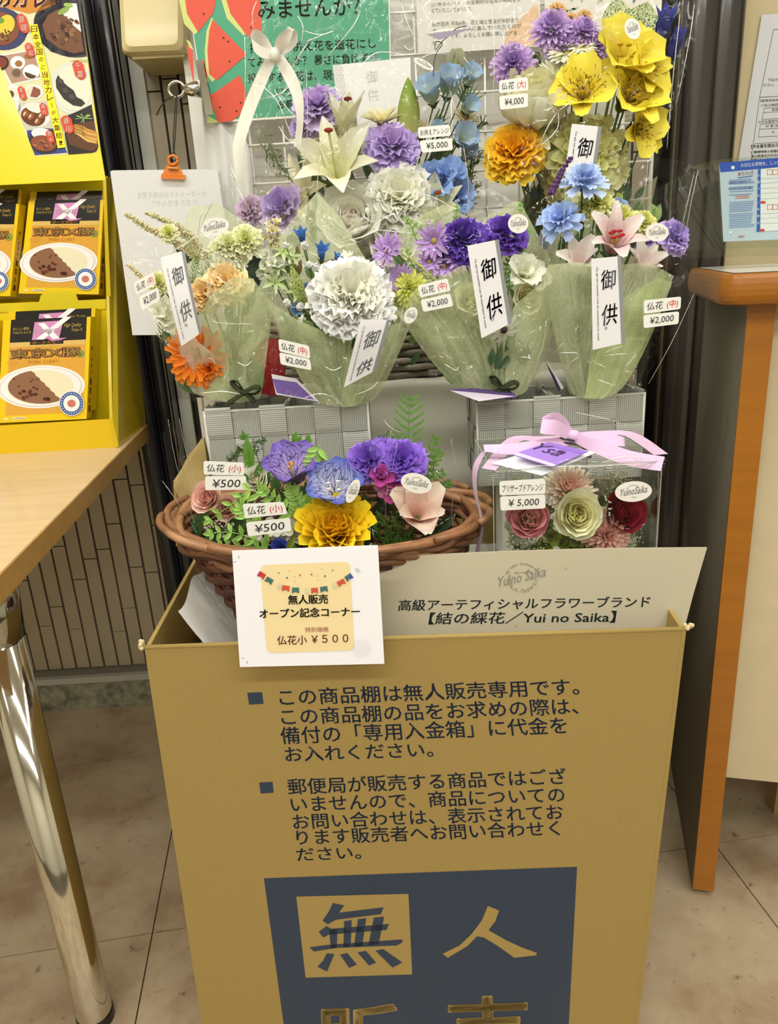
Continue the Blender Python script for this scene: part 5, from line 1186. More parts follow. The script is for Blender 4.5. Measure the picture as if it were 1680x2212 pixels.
        n = 10
        for i in range(n): pr.poly([bl(.88, i / n), bl(1, i / n), bl(1, (i + 1) / n), bl(.88, (i + 1) / n)], '8a8d90', 1)
        for ch, v0, v1 in parts['big']:
            a, b, c = bl(.30, v1), bl(.80, v1), bl(.30, v0); pr.text(ch, a[0], a[1], b[0], b[1], 1, '66676c', 2, bold=.010, shear=.1, upv=(c[0] - a[0], c[1] - a[1]))
        if parts.get('ring'): a = bl(.42, parts['ring']); pr.line([(a[0] + 2.6 * cos(t), a[1] + 2.6 * sin(t)) for t in [k * pi / 4 for k in range(9)]], 1, '55565a', 2)
        a, b = bl(.14, parts['v'][0]), bl(.14, parts['v'][1]); c = bl(.22, parts['v'][0])
        pr.text(parts.get('fr', "Ce qui est essentiel c'est de transmettre le coeur."), a[0], a[1], b[0], b[1], 1, '63646a', 2, bold=.008, upv=(c[0] - a[0], c[1] - a[1]))
        pr.build('tag_print', o)
        return o
def strip(name, parent, pts, wv, mat, c, n=5, label=None, th=.0005):
    """ribbon through 3D points, width vectors per point"""
    P = smoothpts(pts, n); Wv = smoothpts(wv, n); mb = MB(); cc = lin(c)
    mb.grid(lambda u, v: P[round(v * (len(P) - 1))] + Wv[round(v * (len(P) - 1))] * (u - .5), 3, len(P) - 1, lambda u, v: cc)
    o = mb.build(name, mat, parent, smooth=True)
    if label: o['label'] = label
    return o
# ================================================================ LARGE ARRANGEMENT (centre back)
A = Bouquet('wrapped_arrangement', 'large bagged arrangement of white lilies and blue blooms with cream ribbon bow, centre back', 'flower arrangement', (800, 700, 1.42), base=at(810, 818, 1.41))
mb = MB(); bc_ = at(800, 815, 1.42); bw = .175
for r_ in range(9):
    z = bc_.z + .012 + r_ * .013; k = 1 + .012 * r_; pts = [V((bc_.x + bw * k * cos(2 * pi * i / 72), 1.42 + .085 * k * sin(2 * pi * i / 72) + .004 * cos(pi * (i / 3 + r_)), z)) for i in range(73)]
    m2 = MB(); m2.cur = lin(random.choice(['8c8272', '7a7060', '6a6254', '978d7c'])); m2.tube(pts, .006, 6, cap=False); m2.build('willow_strand', WILLOW, A.o, smooth=True)
m2 = MB(); m2.cur = lin('3a342a'); m2.poly([V((bc_.x + bw * cos(2 * pi * i / 40), 1.42 + .085 * sin(2 * pi * i / 40), bc_.z + .004)) for i in range(40)]); m2.build('basket_base', WILLOW, A.o)
m2 = MB(); m2.cur = lin('49402f'); m2.poly([V((bc_.x + bw * 1.05 * cos(2 * pi * i / 40), 1.42 + .085 * sin(2 * pi * i / 40), bc_.z + .10)) for i in range(40)]); m2.build('moss_filling', LEAFM, A.o)
W1, W2 = 'f8f5dc', 'faf8ea'; LIL1, LIL2 = 'bfa2da', 'd8c4ec'
# back greenery
for (x, y, x2, y2, w_) in ((660, 330, 655, 245, 26), (700, 420, 640, 330, 34), (640, 300, 700, 230, 22), (780, 340, 820, 420, 20), (770, 420, 735, 330, 18), (860, 400, 900, 340, 26), (920, 430, 930, 340, 22), (820, 430, 790, 350, 20), (980, 420, 1000, 330, 24), (870, 520, 880, 420, 30), (760, 330, 722, 262, 14), (940, 360, 985, 300, 24), (700, 500, 640, 440, 30), (830, 600, 840, 520, 34), (900, 600, 920, 520, 34)):
    A.leaf(x, y, x2, y2, .03, w_, random.choice(['3f5a38', '4d6b3f', '5a7744']))
for px, py, dx in ((930, 250, -1), (1005, 200, 1), (690, 290, 1)):
    for k in range(9):
        a = radians(60 + k * 11 * -1) if dx < 0 else radians(130 - k * 13); A.leaf(px, py + 30, px + cos(a) * 46, py + 30 - sin(a) * 62, .035, 5, '5c7a4c', name='palm_leaflet', bend=.1)
for p in (((560, 268), (590, 330), (625, 385), (700, 410)), ((556, 300), (600, 355), (660, 395)), ((1005, 470), (1020, 380), (1025, 300), (1000, 230)), ((985, 480), (1000, 400), (1040, 330)), ((760, 440), (735, 430), (705, 418)), ((780, 450), (745, 450), (720, 420)), ((960, 500), (1010, 450), (1030, 400)), ((1000, 330), (1015, 290), (1045, 262))):
    A.needles(p, -.01, 26, 46, random.choice(['6d8248', '5d7440', '7b8a4a']))
A.needles(((1000, 440), (1010, 390), (1022, 330)), -.005, 24, 40, '9a7a3a')
o, M, R = A.add('carnation', carn, 690, 245, 0, 50, LIL1, LIL2, d=(-.1, .9), K=6)
A.add('carnation', carn, 662, 282, .005, 34, LIL1, LIL2, d=(-.6, .5))
A.add('carnation', carn, 848, 328, -.03, 54, LIL1, 'c6b2ec', d=(0, .7), K=6); A.add('carnation', carn, 618, 455, -.01, 50, 'a98fd0', LIL2, d=(-.4, .6)); A.add('carnation', carn, 545, 462, .02, 34, 'c3a9c4', 'cdb4cd', d=(-.4, .6))
o, M, R = A.add('lily', lily, 728, 395, -.045, 118, 'e4e2a2', W2, d=(.0, .75), e0=70, e1=12, w=.46, w2=.34); A.stamens(o, M, R, 1, 'dfe0a4', 'a03c2c', L=1.0, sp=.10)
o, M, R = A.add('lily', lily, 752, 335, -.01, 108, 'dfe0a6', W1, d=(.05, 1.6), e0=84, e1=60, w=.36); A.stamens(o, M, R, 1, 'dfe0a4', '7c2626', L=1.05, sp=.05)
o, M, R = A.add('lily', lily, 925, 500, -.03, 105, 'ddd9a0', 'f0edd2', d=(.1, .9), e0=80, e1=40, w=.5); A.stamens(o, M, R, 1, 'd8d6b0', 'a8502c', L=.85, sp=.12)
A.add('lily', lily, 665, 420, -.02, 82, 'dcd79e', 'f0ecd0', d=(-.8, .35), e0=40, e1=10, w=.4)
mb = MB()    # closed green lily bud
bx, bt = at(880, 310, 1.40), at(881, 166, 1.40); ax = (bt - bx); mb.cur = lin('98ac4e')
mb.grid(lambda u, v: bx + ax * v + V((cos(2 * pi * u), sin(2 * pi * u), 0)) * (pxm(880, 240, 1.4) * 25 * (sin(pi * (.22 + .78 * v)) ** .8) * (1 + .07 * cos(6 * pi * u))), 24, 16, lambda u, v: mixc(lin('c4c67a'), lin('8fa845'), min(1, v * 1.3)), closeu=True); mb.build('lily_bud', PETAL, A.o, smooth=True)
for (x, y, r, dx, dz) in ((825, 268, 44, 0, 2.2), (718, 300, 40, -.4, .7), (908, 296, 38, -.3, 1.4), (690, 345, 40, -.6, 1.2), (1000, 262, 30, .5, 1)):
    A.add('cream_daisy', daisy, x, y, -.01, r, 'd9c98a', 'efe8c0', d=(dx, dz), cc=lin('c49a4c'), n=16, lay=2, w=.2, e0=28, e1=20)
BL1, BL2 = 'dde6b8', 'a3c2ec'
for (x, y, r, dx, dz) in ((935, 215, 34, -.3, .9), (965, 200, 36, .2, .9), (1008, 175, 26, .3, .7), (1002, 232, 24, .5, .3), (990, 300, 32, .3, .2), (945, 285, 20, 0, .6), (1005, 335, 24, .2, .5)):
    A.add('delphinium_bloom', bell, x, y + 8, -.01, r * 1.3, BL1, BL2, d=(dx, dz), e0=84, e1=42, w=.9, tip='r')
for (x, y, r) in ((985, 150, 34),): A.add('eustoma_bud', bell, x, y + 22, .02, r * 1.3, 'c3cc8c', 'dfe2c6', d=(0, 1.6), e0=88, e1=84, w=.9, tip='r')
for (x, y, r, dx, dz) in ((945, 405, 50, -.3, .6), (985, 428, 40, .5, .2), (972, 385, 38, .2, .9), (960, 440, 26, 0, 0)): A.add('blue_bloom', soft, x, y, -.035, r, '7094d4', '98baf0', d=(dx, dz))
A.add('white_carnation', carn, 862, 440, -.05, 72, 'f6f4de', 'fbfaf0', d=(0, .4), K=10, ruf=.2, n0=8, w=.42, label='large white ruffled carnation')
A.add('white_peony', rose, 765, 500, -.05, 84, 'f8ecde', 'f8f5ea', d=(-.1, .6), K=6, label='blush white peony'); A.add('white_peony', rose, 850, 540, -.05, 74, 'f8f3e2', 'faf8ee', d=(.1, .4)); A.add('white_peony', rose, 800, 585, -.03, 66, 'f7efe0', 'faf8ee', d=(0, .2))
for (x, y) in ((645, 690), (905, 760), (840, 700), (760, 640), (980, 640)): A.leaf(x, y, x + random.randint(-30, 30), y - 90, .01, 38)
A.fern(((840, 690), (830, 640), (826, 590)), -.02, 26, 9, '5f7a44'); A.fern(((815, 640), (822, 600), (850, 570)), -.02, 22, 8, '6d8a4c')
# memorial card
cp = PY((718, 141, 1.475), (886, 124, 1.475), (745, 330, 1.455)); mc = card('memorial_card', A.o, cp, [(718, 141), (886, 124), (890, 320), (742, 330)], .0015, 'dedcda')
pr = Print(cp); pr.poly([(719, 142), (739, 140), (764, 328), (743, 329)], 'c2c0bc', 1)
for i in range(15):
    for j in range(2): x, y = 725 + j * 9 + i * 1.65 * .95, 146 + i * 12; pr.line([(x + 4 * cos(t), y + 4 * sin(t)) for t in [k * pi / 3 for k in range(7)]], 1, 'e9e7e4', 2)
pr.text('御', 791, 180, 816, 178, 27, 'fafafa', 2, bold=.01).text('供', 794, 219, 818, 217, 27, 'fafafa', 2, bold=.01); pr.build('card_print', mc)
# bag film
A.sheet('bag_film', [(560, 800), (700, 818), (900, 820), (1040, 800)], [(528, 60), (620, -40), (800, -60), (950, -50), (1050, 60)], -.10, -.05, .05, CELLO, crink=.010, fr=11, nu=40, nv=36, seed=1, label='crumpled clear cellophane bag front')
A.sheet('bag_film', [(560, 800), (700, 818), (900, 820), (1040, 800)], [(528, 70), (620, -60), (800, -80), (950, -60), (1046, 40)], .09, .08, -.02, CELLOCALM, crink=.006, fr=8, seed=2)
# gathered neck in front with the cream ribbon bow
A.sheet('bag_film', [(545, 470), (570, 500), (640, 480), (690, 430)], [(530, 150), (560, 95), (610, 118), (660, 150)], -.10, -.11, .03, CELLO, crink=.012, fr=16, nu=30, nv=30, seed=5)
Yr = 1.30; RB = 'f1eee2'
def rb(name, pts, ws, Y_=Yr, parent=None, c=RB, mat=RIBBON, n=5, **k):
    P = [at(p[0], p[1], Y_ + (p[2] if len(p) > 2 else 0)) for p in pts]; m = pxm(*pts[0][:2], Y_)
    W_ = []
    for q in ws: v = at(pts[0][0] + q[0], pts[0][1] + q[1], Y_) - P[0]; W_.append(v + V((0, (q[2] if len(q) > 2 else 0) * m, 0)))
    return strip(name, parent or A.o, P, W_, mat, c, n, **k)
rb('ribbon_tail', [(588, 122), (565, 170), (540, 230), (522, 285), (514, 330), (520, 400)], [(22, 10), (26, 8), (28, 6), (26, 6), (22, 3, 8), (10, 0, 20)])
rb('ribbon_tail', [(600, 122), (626, 165), (643, 210), (648, 260), (642, 316)], [(18, -12), (26, -10), (22, -4, 8), (14, 0, 12), (16, -6, 8)])
rb('bow_loop', [(590, 118), (565, 112, -.02), (545, 95, -.03), (548, 78, -.02), (570, 88, 0), (590, 114, .005)], [(4, 16), (4, 26), (6, 28, 6), (-8, 24, 20), (-6, 22, 8), (-2, 14)])
rb('bow_loop', [(598, 116), (610, 90, -.02), (625, 64, -.025), (634, 66, -.01), (628, 92, .0), (604, 120, .005)], [(14, 8), (26, 12), (16, -4, 20), (14, 6, 24), (22, 10, 6), (12, 6)])
mb = MB(); mb.cur = lin(RB); mb.ball(at(594, 118, Yr - .006), 12 * pxm(594, 118, Yr), None, 12, 8, (1, .8, 1.2)); mb.build('bow_knot', RIBBON, A.o, smooth=True)
A.price([(902, 275), (971, 269), (974, 293), (904, 299)], [(906, 304), (976, 298), (978, 324), (911, 330)], -.125, '¥5,000', t1='お供えアレンジ')
A.logo(915, 138, 24, 8, -.12, rot=30)
# folded tag on black string hanging in the bag
mb = MB(); mb.cur = lin('8f8494'); mb.poly([at(920, 74, 1.32), at(1025, 60, 1.31), at(985, 72, 1.33), at(948, 86, 1.30)]); mb.cur = lin('d9d4cc'); mb.poly([at(920, 72, 1.325), at(1020, 60, 1.315), at(960, 62, 1.33)]); mb.build('folded_tag', PAPER, A.o)
mb = MB(); mb.cur = lin('25211f'); mm = pxm(940, 100, 1.32); mb.tube(smoothpts([at(x, y, 1.315) for x, y in ((1008, 56), (985, 62), (955, 90), (940, 108), (942, 90), (955, 95), (945, 110), (938, 130), (936, 165))], 4), .9 * mm, 5); mb.build('tag_string', STRING, A.o, smooth=True)
# ================================================================ LARGE BOUQUET (right back)
G = Bouquet('large_bouquet', 'tallest bouquet with yellow alstroemerias, lilac pompons and purple gentians, right back', 'bouquet', (1235, 785, 1.40))
for (x, y, x2, y2, w_, m_) in ((1330, 95, 1335, -12, 70, 1), (1372, 90, 1402, 0, 78, 1), (1130, 165, 1165, 110, 54, 2), (1075, 395, 1085, 300, 60, 1), (1110, 320, 1070, 330, 40, 1), (1180, 320, 1205, 265, 46, 0), (1215, 320, 1190, 270, 30, 0), (1385, 160, 1425, 120, 40, 0), (1300, 340, 1330, 280, 44, 0), (1260, 175, 1235, 140, 34, 1), (1395, 250, 1400, 215, 30, 2), (1385, 300, 1440, 240, 30, 0), (1150, 480, 1155, 400, 50, 0), (1200, 460, 1180, 380, 50, 0), (1320, 460, 1340, 380, 44, 0)):
    G.leaf(x, y, x2, y2, .02, w_, {0: '5e7748', 1: 'c9d29a', 2: '37503a'}[m_], mat={0: LEAFM, 1: SPOTLEAF, 2: NETLEAF}[m_], name='speckled_leaf' if m_ == 1 else ('net_veined_leaf' if m_ == 2 else 'leaf'))
for (x, y, x2, y2) in ((1225, 380, 1235, 280), (1165, 400, 1160, 290), (1190, 420, 1195, 300), (1310, 400, 1330, 300)):
    G.leaf(x, y, x2, y2, .03, 22, 'a9ac7c')
for (x, y, r, dx, dz) in ((1192, 66, 42, -.2, .7), (1258, 72, 34, .3, .7), (1215, 100, 38, 0, .6), (1282, 102, 32, .2, .8), (1108, 140, 42, -.2, .4)):
    G.add('lilac_pompon', mum, x, y, .0, r, 'b898d6', 'dabdec', d=(dx, dz), K=7, w=.2)
for (x, y, r) in ((1305, 100, 46), (1345, 100, 50), (1420, 75, 60), (1448, 110, 50), (1378, 225, 28)):
    G.add('gentian', bell, x, y + r * .4, .01 if x < 1400 else .02, r, '4a52a0', '5860c0', d=(.1, 1.3), e0=86, e1=66, w=.5)
for (x, y, r, dz) in ((1225, 120, 40, 1.0), (1238, 190, 38, .4), (1195, 168, 34, .5), (1255, 110, 30, 1)): G.add('white_daisy', daisy, x, y, -.015, r, 'e6e6b4', 'f4f3e2', d=(0, dz), cc=lin('d8d070'), n=16, lay=3, w=.24)
G.add('cream_chrysanthemum', incurved, 1152, 262, -.02, 86, 'f2efb8', 'faf7dc', d=(-.1, 1.5), label='large cream incurved chrysanthemum')
o, M, R = G.add('alstroemeria', lily, 1330, 155, -.05, 82, 'f0d42c', 'f8ea58', d=(.25, .7), w=1.0, w2=.6, e0=66, e1=14, tip='r'); G.stamens(o, M, R, 5, 'e8d048', 'c8a018', L=.6)
for (x, y, r, dx, dz) in ((1258, 215, 74, -.25, .5), (1345, 225, 76, .35, .45), (1375, 165, 60, .6, .4), (1365, 280, 60, .5, -.1)):
    o, M, R = G.add('alstroemeria', lily, x, y, -.06, r, 'f0d42c', 'f8ea52', d=(dx, dz), w=.92, w2=.55, e0=66, e1=8, tip='r', mat=STREAKP); G.stamens(o, M, R, 5, 'e8d048', 'c8a018', L=.6)
G.add('golden_chrysanthemum', carn, 1112, 342, -.03, 62, 'fab41e', 'ffd042', d=(-.3, .7), K=8, ruf=.16, n0=7, w=.45, label='golden yellow frilled bloom')
G.add('pale_yellow_hydrangea', mum, 1256, 345, -.02, 88, 'eaea92', 'f8f7c8', d=(0, .3), K=9, w=.3, inc=20, tip='r', n0=6, label='pale yellow ball-shaped bloom')
G.sheet('wrapping_film', [(1180, 800), (1235, 810), (1290, 800)], [(1052, 120), (1068, -40), (1220, -60), (1400, -60), (1500, -20), (1512, 20)], -.10, -.04, .05, CELLO, crink=.010, fr=11, nu=40, nv=36, seed=7, label='clear front film of the tall bouquet')
G.sheet('wrapping_film', [(1180, 800), (1235, 810), (1290, 800)], [(1060, 60), (1075, -60), (1250, -70), (1460, -60), (1518, 30)], .06, .09, -.01, CELLOCALM, crink=.006, fr=8, seed=8)
G.sheet('brown_film', [(1150, 700), (1230, 720), (1340, 690)], [(1090, 480), (1135, 420), (1172, 352), (1200, 400)], -.09, -.10, .02, film('smoky_film', lin('b5ab86'), .04), crink=.004, seed=9, label='smoky tinted inner film')
G.sheet('back_paper', [(1200, 795), (1240, 800), (1300, 795)], [(1070, 500), (1160, 450), (1300, 470), (1420, 380)], .04, .06, .0, GREENP, c='b9ba98', seed=10)
G.price([(1078, 174), (1139, 166), (1141, 195), (1078, 201)], [(1078, 208), (1140, 201), (1140, 231), (1080, 237)], -.125, '¥4,000', '大')
G.logo(1366, 62, 17, 23, -.12, rot=-14)
G.tag([(1235, 267), (1299, 274), (1284, 388), (1219, 378)], -.13, dict(big=[('御', .24, .62)], v=(.14, .72), fr='Ce qui est essentiel'))
# ================================================================ MEDIUM BOUQUETS
def dark_bow(b, x, y, dy):
    mb = MB(); m = pxm(x, y, b.Y + dy); mb.cur = lin('2f3a1c')
    for P in (((0, 0), (-18, -12), (-26, -24), (-14, -22), (0, -2)), ((0, 0), (22, -12), (34, -8), (24, 2), (0, 2)), ((0, 0), (-20, 14), (-34, 22)), ((0, 0), (14, 10), (22, 22))):
        mb.tube(smoothpts([at(x + a, y + c, b.Y + dy - .004) for a, c in P], 4), 6.0 * m, 8, flat=.35)
    mb.ball(at(x, y, b.Y + dy - .004), 7 * m, None, 8, 6); mb.build('dark_braid_bow', vc('braid', .6, .3, bump=.8, bscale=500) if 'braid' not in MATS else MATS['braid'], b.o, smooth=True)
MATS['braid'] = vc('green_black_braid', .6, .3, bump=.8, bscale=500, var=.6, vscale=400)
GP = 'e6efc6'
# --- 1: far left
B1 = Bouquet('medium_bouquet', 'leftmost medium bouquet with cream astilbe plumes, peach carnation and orange daisy', 'bouquet', (505, 872, 1.175), group='medium wrapped bouquets')
B1.sheet('green_paper', [(450, 862), (505, 872), (560, 860)], [(330, 640), (412, 446), (470, 440), (545, 490), (582, 600)], .03, .05, .0, GREENP, c=GP, seed=20)
B1.spike([(430, 560), (370, 520), (320, 495), (274, 465)], -.01, 20, 7, 600, 'e6e0b8'); B1.spike([(440, 560), (405, 510), (360, 480), (318, 462)], .0, 20, 7, 560, 'e2dcb4'); B1.spike([(350, 640), (320, 610), (295, 590), (276, 572)], -.01, 13, 5, 260, 'e6dfb4')
for (x, y, r, c) in ((495, 532, 30, 'eef0b4'), (532, 522, 34, 'eef2a8'), (515, 548, 24, 'f2f2d0'), (365, 505, 20, 'e3e478'), (343, 612, 24, 'e5e468'), (476, 540, 24, 'eceec0')): B1.add('pale_yellow_mum', mum, x, y, -.015, r, c, 'f3f4d4', d=(0, .5), K=6, w=.3)
for (x, y, r) in ((478, 572, 28), (500, 582, 26), (360, 690, 24), (345, 675, 22), (372, 705, 18)): B1.add('white_orchid', soft, x, y, -.02, r, 'e9edc6', 'f4f4ea', n=5, d=(random.uniform(-.4, .4), .4))
B1.add('peach_carnation', carn, 492, 618, -.03, 46, 'f6d294', 'fae2b6', d=(0, .6), K=7); B1.add('peach_carnation', carn, 446, 640, -.025, 36, 'f6cf90', 'fae0b2', d=(-.2, .5), K=6)
B1.leaf(540, 640, 556, 540, -.005, 40, '2c4a3c', label='dark blue-green leaf'); B1.leaf(520, 600, 505, 575, -.03, 20, '7d9a54')
for p in (((455, 640), (435, 590), (408, 525)), ((460, 620), (450, 580), (455, 545)), ((420, 640), (415, 600), (425, 560)), ((350, 740), (350, 690), (345, 640)), ((470, 600), (465, 570), (470, 548)), ((440, 680), (430, 640), (420, 610)), ((385, 640), (372, 600), (360, 570))): B1.sprig(p, -.02, 22, 3.4, 11, random.choice(['8aa05c', '7b954c', '96a86a']), name='rosemary_sprig', fan=38, th=1.0)
B1.add('orange_gerbera', daisy, 430, 768, -.035, 56, 'd8481a', 'f28a1c', d=(-.1, .1), cc=lin('a8340c'), n=20, lay=3, w=.24, tip='r', label='orange red daisy'); B1.add('orange_gerbera', mum, 452, 795, -.045, 26, 'e06414', 'f49a24', d=(.1, .1), K=5, w=.34, tip='r')
B1.leaf(390, 760, 350, 715, -.03, 28, '3f5f34'); B1.leaf(500, 840, 520, 770, -.03, 30, '5c7c48'); B1.leaf(560, 850, 540, 770, -.02, 40, '55743f'); B1.leaf(420, 850, 380, 800, -.02, 30)
B1.sheet('green_paper', [(420, 850), (470, 868), (520, 868)], [(345, 640), (395, 690), (430, 740), (470, 770)], -.04, -.055, .01, GREENP, c='eef2d8', seed=21, crink=.006)
B1.sheet('green_paper', [(450, 860), (510, 872), (560, 862)], [(425, 700), (452, 640), (500, 600), (545, 600), (588, 660)], -.04, -.05, .025, GREENP, c='dfebba', seed=22, crink=.006)
B1.sheet('wrapping_film', [(398, 862), (450, 868), (520, 872), (575, 860)], [(238, 548), (258, 520), (330, 502), (430, 498), (540, 470), (600, 480)], -.05, -.05, .035, CELLO, crink=.008, nu=34, nv=30, seed=23)
B1.sheet('wrapping_film', [(400, 866), (470, 870), (570, 862)], [(240, 540), (300, 480), (455, 400), (600, 440)], .05, .07, 0, CELLOCALM, seed=24)
B1.price([(289, 611), (332, 587), (337, 615), (294, 637)], [(300, 641), (341, 620), (346, 648), (306, 671)], -.11, '¥2,000', '中')
B1.tag([(347, 556), (398, 541), (436, 718), (392, 748)], -.12, dict(big=[('御', .16, .36), ('供', .56, .78)], ring=.82, v=(.14, .95)), bendf=lambda x, y: .004 * sin((y - 540) / 66))
B1.logo(463, 490, 32, 20, -.10, rot=-10); dark_bow(B1, 527, 848, -.055)
# --- red wrapped bunch behind 1 and 2
RD = Bouquet('red_wrapped_bunch', 'small bunch in red paper and film, half hidden between the two left medium bouquets', 'bouquet', (590, 850, 1.22))
RD.sheet('red_paper', [(560, 850), (590, 856), (610, 850)], [(545, 760), (570, 730), (610, 735), (622, 760)], -.02, -.01, .01, PAPER, c='b32a34', seed=30, crink=.006); RD.sheet('wrapping_film', [(556, 852), (590, 858), (614, 850)], [(535, 740), (590, 715), (640, 740)], -.03, -.03, .01, CELLO, seed=31)
# --- 2
B2 = Bouquet('medium_bouquet', 'medium bouquet with large white carnation, blue blooms and net-veined leaf', 'bouquet', (742, 878, 1.165), group='medium wrapped bouquets')
B2.sheet('green_paper', [(690, 868), (740, 876), (790, 868)], [(560, 620), (585, 530), (640, 465), (685, 415), (735, 470), (790, 560), (840, 600), (880, 660)], .03, .055, .01, GREENP, c='e6efc4', seed=40, nu=40)
B2.clusterf(590, 505, -.01, 14, 24, 16, 13, bell, 'e6dca8', 'f4ecc8', 'cream_hyacinth'); B2.clusterf(588, 570, -.005, 26, 30, 16, 15, soft, 'dbe6b4', 'f4f6ee', 'white_floret_cluster')
for (x, y, r) in ((612, 545, 24), (630, 555, 20), (594, 612, 28), (642, 632, 26), (602, 580, 18)): B2.add('green_white_lily', lily, x, y, -.02, r, 'b4d070', 'e4eecb', d=(random.uniform(-.4, .4), .6), e0=40, e1=-30)
for (x, y, r, dx) in ((654, 528, 30, 0), (694, 562, 32, .3), (690, 600, 24, 0), (722, 568, 20, 1.0)): B2.add('blue_bellflower', bell, x, y, -.015, r, '3f70bc', '4a86d6', d=(dx, 1.5), e0=82, e1=50, w=.5)
for (x, y, r) in ((706, 615, 18), (664, 625, 14), (640, 670, 16), (655, 655, 14)): B2.add('blue_floret', soft, x, y, -.015, r, '4c7cb8', '86aede')
B2.add('white_daisy', daisy, 748, 566, -.01, 26, 'e4e4a8', 'f6f6ee', d=(0, 2.5), cc=lin('a8ac58'), n=13, w=.3, e0=50, e1=50)
B2.add('white_daisy', daisy, 744, 606, -.02, 38, 'e6e8b0', 'f7f7f0', d=(0, .8), cc=lin('d0cc60'), n=12, w=.28, e0=35, e1=15); B2.add('white_daisy', daisy, 852, 660, -.03, 44, 'dbe29c', 'f5f6ea', d=(.5, .5), cc=lin('b8c060'), n=12, w=.26, e0=30, e1=5)
B2.add('white_carnation', carn, 758, 652, -.05, 82, 'efeedd', 'fbfbf6', d=(.1, .6), K=11, ruf=.22, n0=9, w=.40, label='large white ruffled carnation')
for (x, y, r) in ((658, 530, 10), (669, 572, 9), (682, 576, 9), (680, 610, 10), (700, 627, 12), (648, 662, 10), (652, 692, 11), (620, 655, 10), (712, 583, 10), (693, 640, 8), (730, 615, 9), (617, 530, 8), (608, 690, 7)): B2.pom(x, y, -.05, r)
B2.leaf(628, 574, 664, 680, -.05, 26, 'c2cc74', mat=SPOTLEAF, name='speckled_leaf', dy2=-.055, bend=.4); B2.leaf(676, 652, 752, 722, -.06, 74, '39502f', mat=NETLEAF, name='net_veined_leaf', bend=.1); B2.leaf(640, 690, 700, 740, -.055, 34, '9fae68', mat=SPOTLEAF, name='speckled_leaf')
for (x, y, x2, y2) in ((600, 600, 588, 560), (640, 600, 650, 560), (610, 590, 640, 570), (690, 610, 700, 575), (650, 640, 640, 590), (720, 560, 704, 580), (600, 570, 618, 540), (640, 560, 642, 530)): B2.leaf(x, y, x2, y2, -.005, 16, random.choice(['5c7d34', '6f8f3c', '7c6a34']))
B2.sheet('green_paper', [(690, 872), (740, 880), (770, 876)], [(575, 640), (598, 662), (640, 690), (700, 716), (752, 730)], -.05, -.06, .02, GREENP, c='e2ecbe', seed=41, crink=.005)
B2.sheet('green_paper', [(735, 876), (760, 880), (800, 868)], [(745, 770), (790, 720), (850, 700), (890, 690)], -.045, -.05, .02, GREENP, c='e2ecbe', seed=42, crink=.005)
for p in (((700, 850), (690, 800), (680, 760)), ((720, 850), (730, 810), (760, 780))): B2.sprig(p, -.03, 20, 8, 6, '5a7a44')
B2.sheet('wrapping_film', [(590, 850), (680, 872), (760, 876), (835, 845)], [(560, 600), (572, 470), (640, 450), (740, 470), (850, 560), (900, 640)], -.055, -.055, .04, CELLO, crink=.008, nu=34, nv=30, seed=43); B2.sheet('wrapping_film', [(600, 860), (740, 872), (830, 850)], [(556, 600), (580, 440), (690, 390), (860, 520), (896, 650)], .05, .075, 0, CELLOCALM, seed=44)
B2.price([(601, 732), (667, 747), (670, 775), (603, 759)], [(603, 761), (669, 776), (673, 800), (606, 787)], -.115, '¥2,000', '中')
B2.tag([(779, 690), (843, 690), (812, 800), (742, 838)], -.12, dict(big=[('御', .20, .48), ('供', .70, .92)], v=(.10, .95)), bendf=lambda x, y: .006 * cos((y - 690) / 60))
B2.logo(887, 681, 13, 19, -.11, rot=28)
pcp = PY((588, 810, 1.115), (665, 835, 1.115), (650, 870, 1.108)); pc_ = card('purple_card', B2.o, pcp, [(586, 808), (640, 818), (690, 868), (596, 852)], .0008, 'd8d4dc'); pr = Print(pcp); pr.poly([(588, 818), (640, 826), (680, 864), (598, 849)], '6a4e9c', 1).text('Ysa', 616, 852, 640, 857, 10, '8a72b4', 2, shear=.4); pr.build('card_print', pc_)
# --- 3
B3 = Bouquet('medium_bouquet', 'medium bouquet with lilac daisies and deep violet carnations, third from left', 'bouquet', (1080, 862, 1.165), group='medium wrapped bouquets')
B3.sheet('green_paper', [(1030, 850), (1080, 862), (1130, 850)], [(820, 560), (880, 480), (960, 440), (1030, 480), (1120, 430), (1190, 560), (1205, 690)], .03, .05, .01, GREENP, c='e6efc4', seed=50, nu=40)
for (x, y, r, dx, dz) in ((937, 522, 36, -.1, .2), (838, 542, 34, -.6, .4), (866, 602, 30, -.5, .5), (928, 568, 28, -.2, .6), (958, 578, 34, .1, .9), (992, 560, 32, .1, .6), (848, 530, 20, -.2, .7)): B3.add('lilac_daisy', daisy, x, y, -.03, r, 'a884c8', 'cba8e0', d=(dx, dz), cc=lin('b89a5c'), n=13, w=.30, lay=2, e0=25, e1=0)
B3.add('violet_carnation', carn, 1000, 528, -.02, 50, '4a2a92', '6a44b4', d=(-.1, .9), K=7, label='deep violet carnation'); B3.add('violet_carnation', carn, 972, 536, -.015, 38, '4a2a92', '6a44b4', d=(-.5, .6), K=6, label='deep violet carnation'); B3.add('violet_carnation', carn, 1088, 515, -.02, 44, '54329c', '7650bc', d=(.2, .9), K=7, label='deep violet carnation')
B3.spike([(940, 612), (910, 580), (885, 560), (868, 545)], -.045, 9, 4, 170, 'd8dc9c', name='cream_heather'); B3.add('yellow_mum', mum, 886, 622, -.04, 34, 'dce06c', 'eef08c', d=(-.3, .5), K=7, w=.18)
for (x, y, r) in ((1128, 598, 46), (1155, 610, 34)): B3.add('white_orchid', soft, x, y, -.03, r, 'eef0c8', 'f5f5ea', n=5, d=(.2, .6))
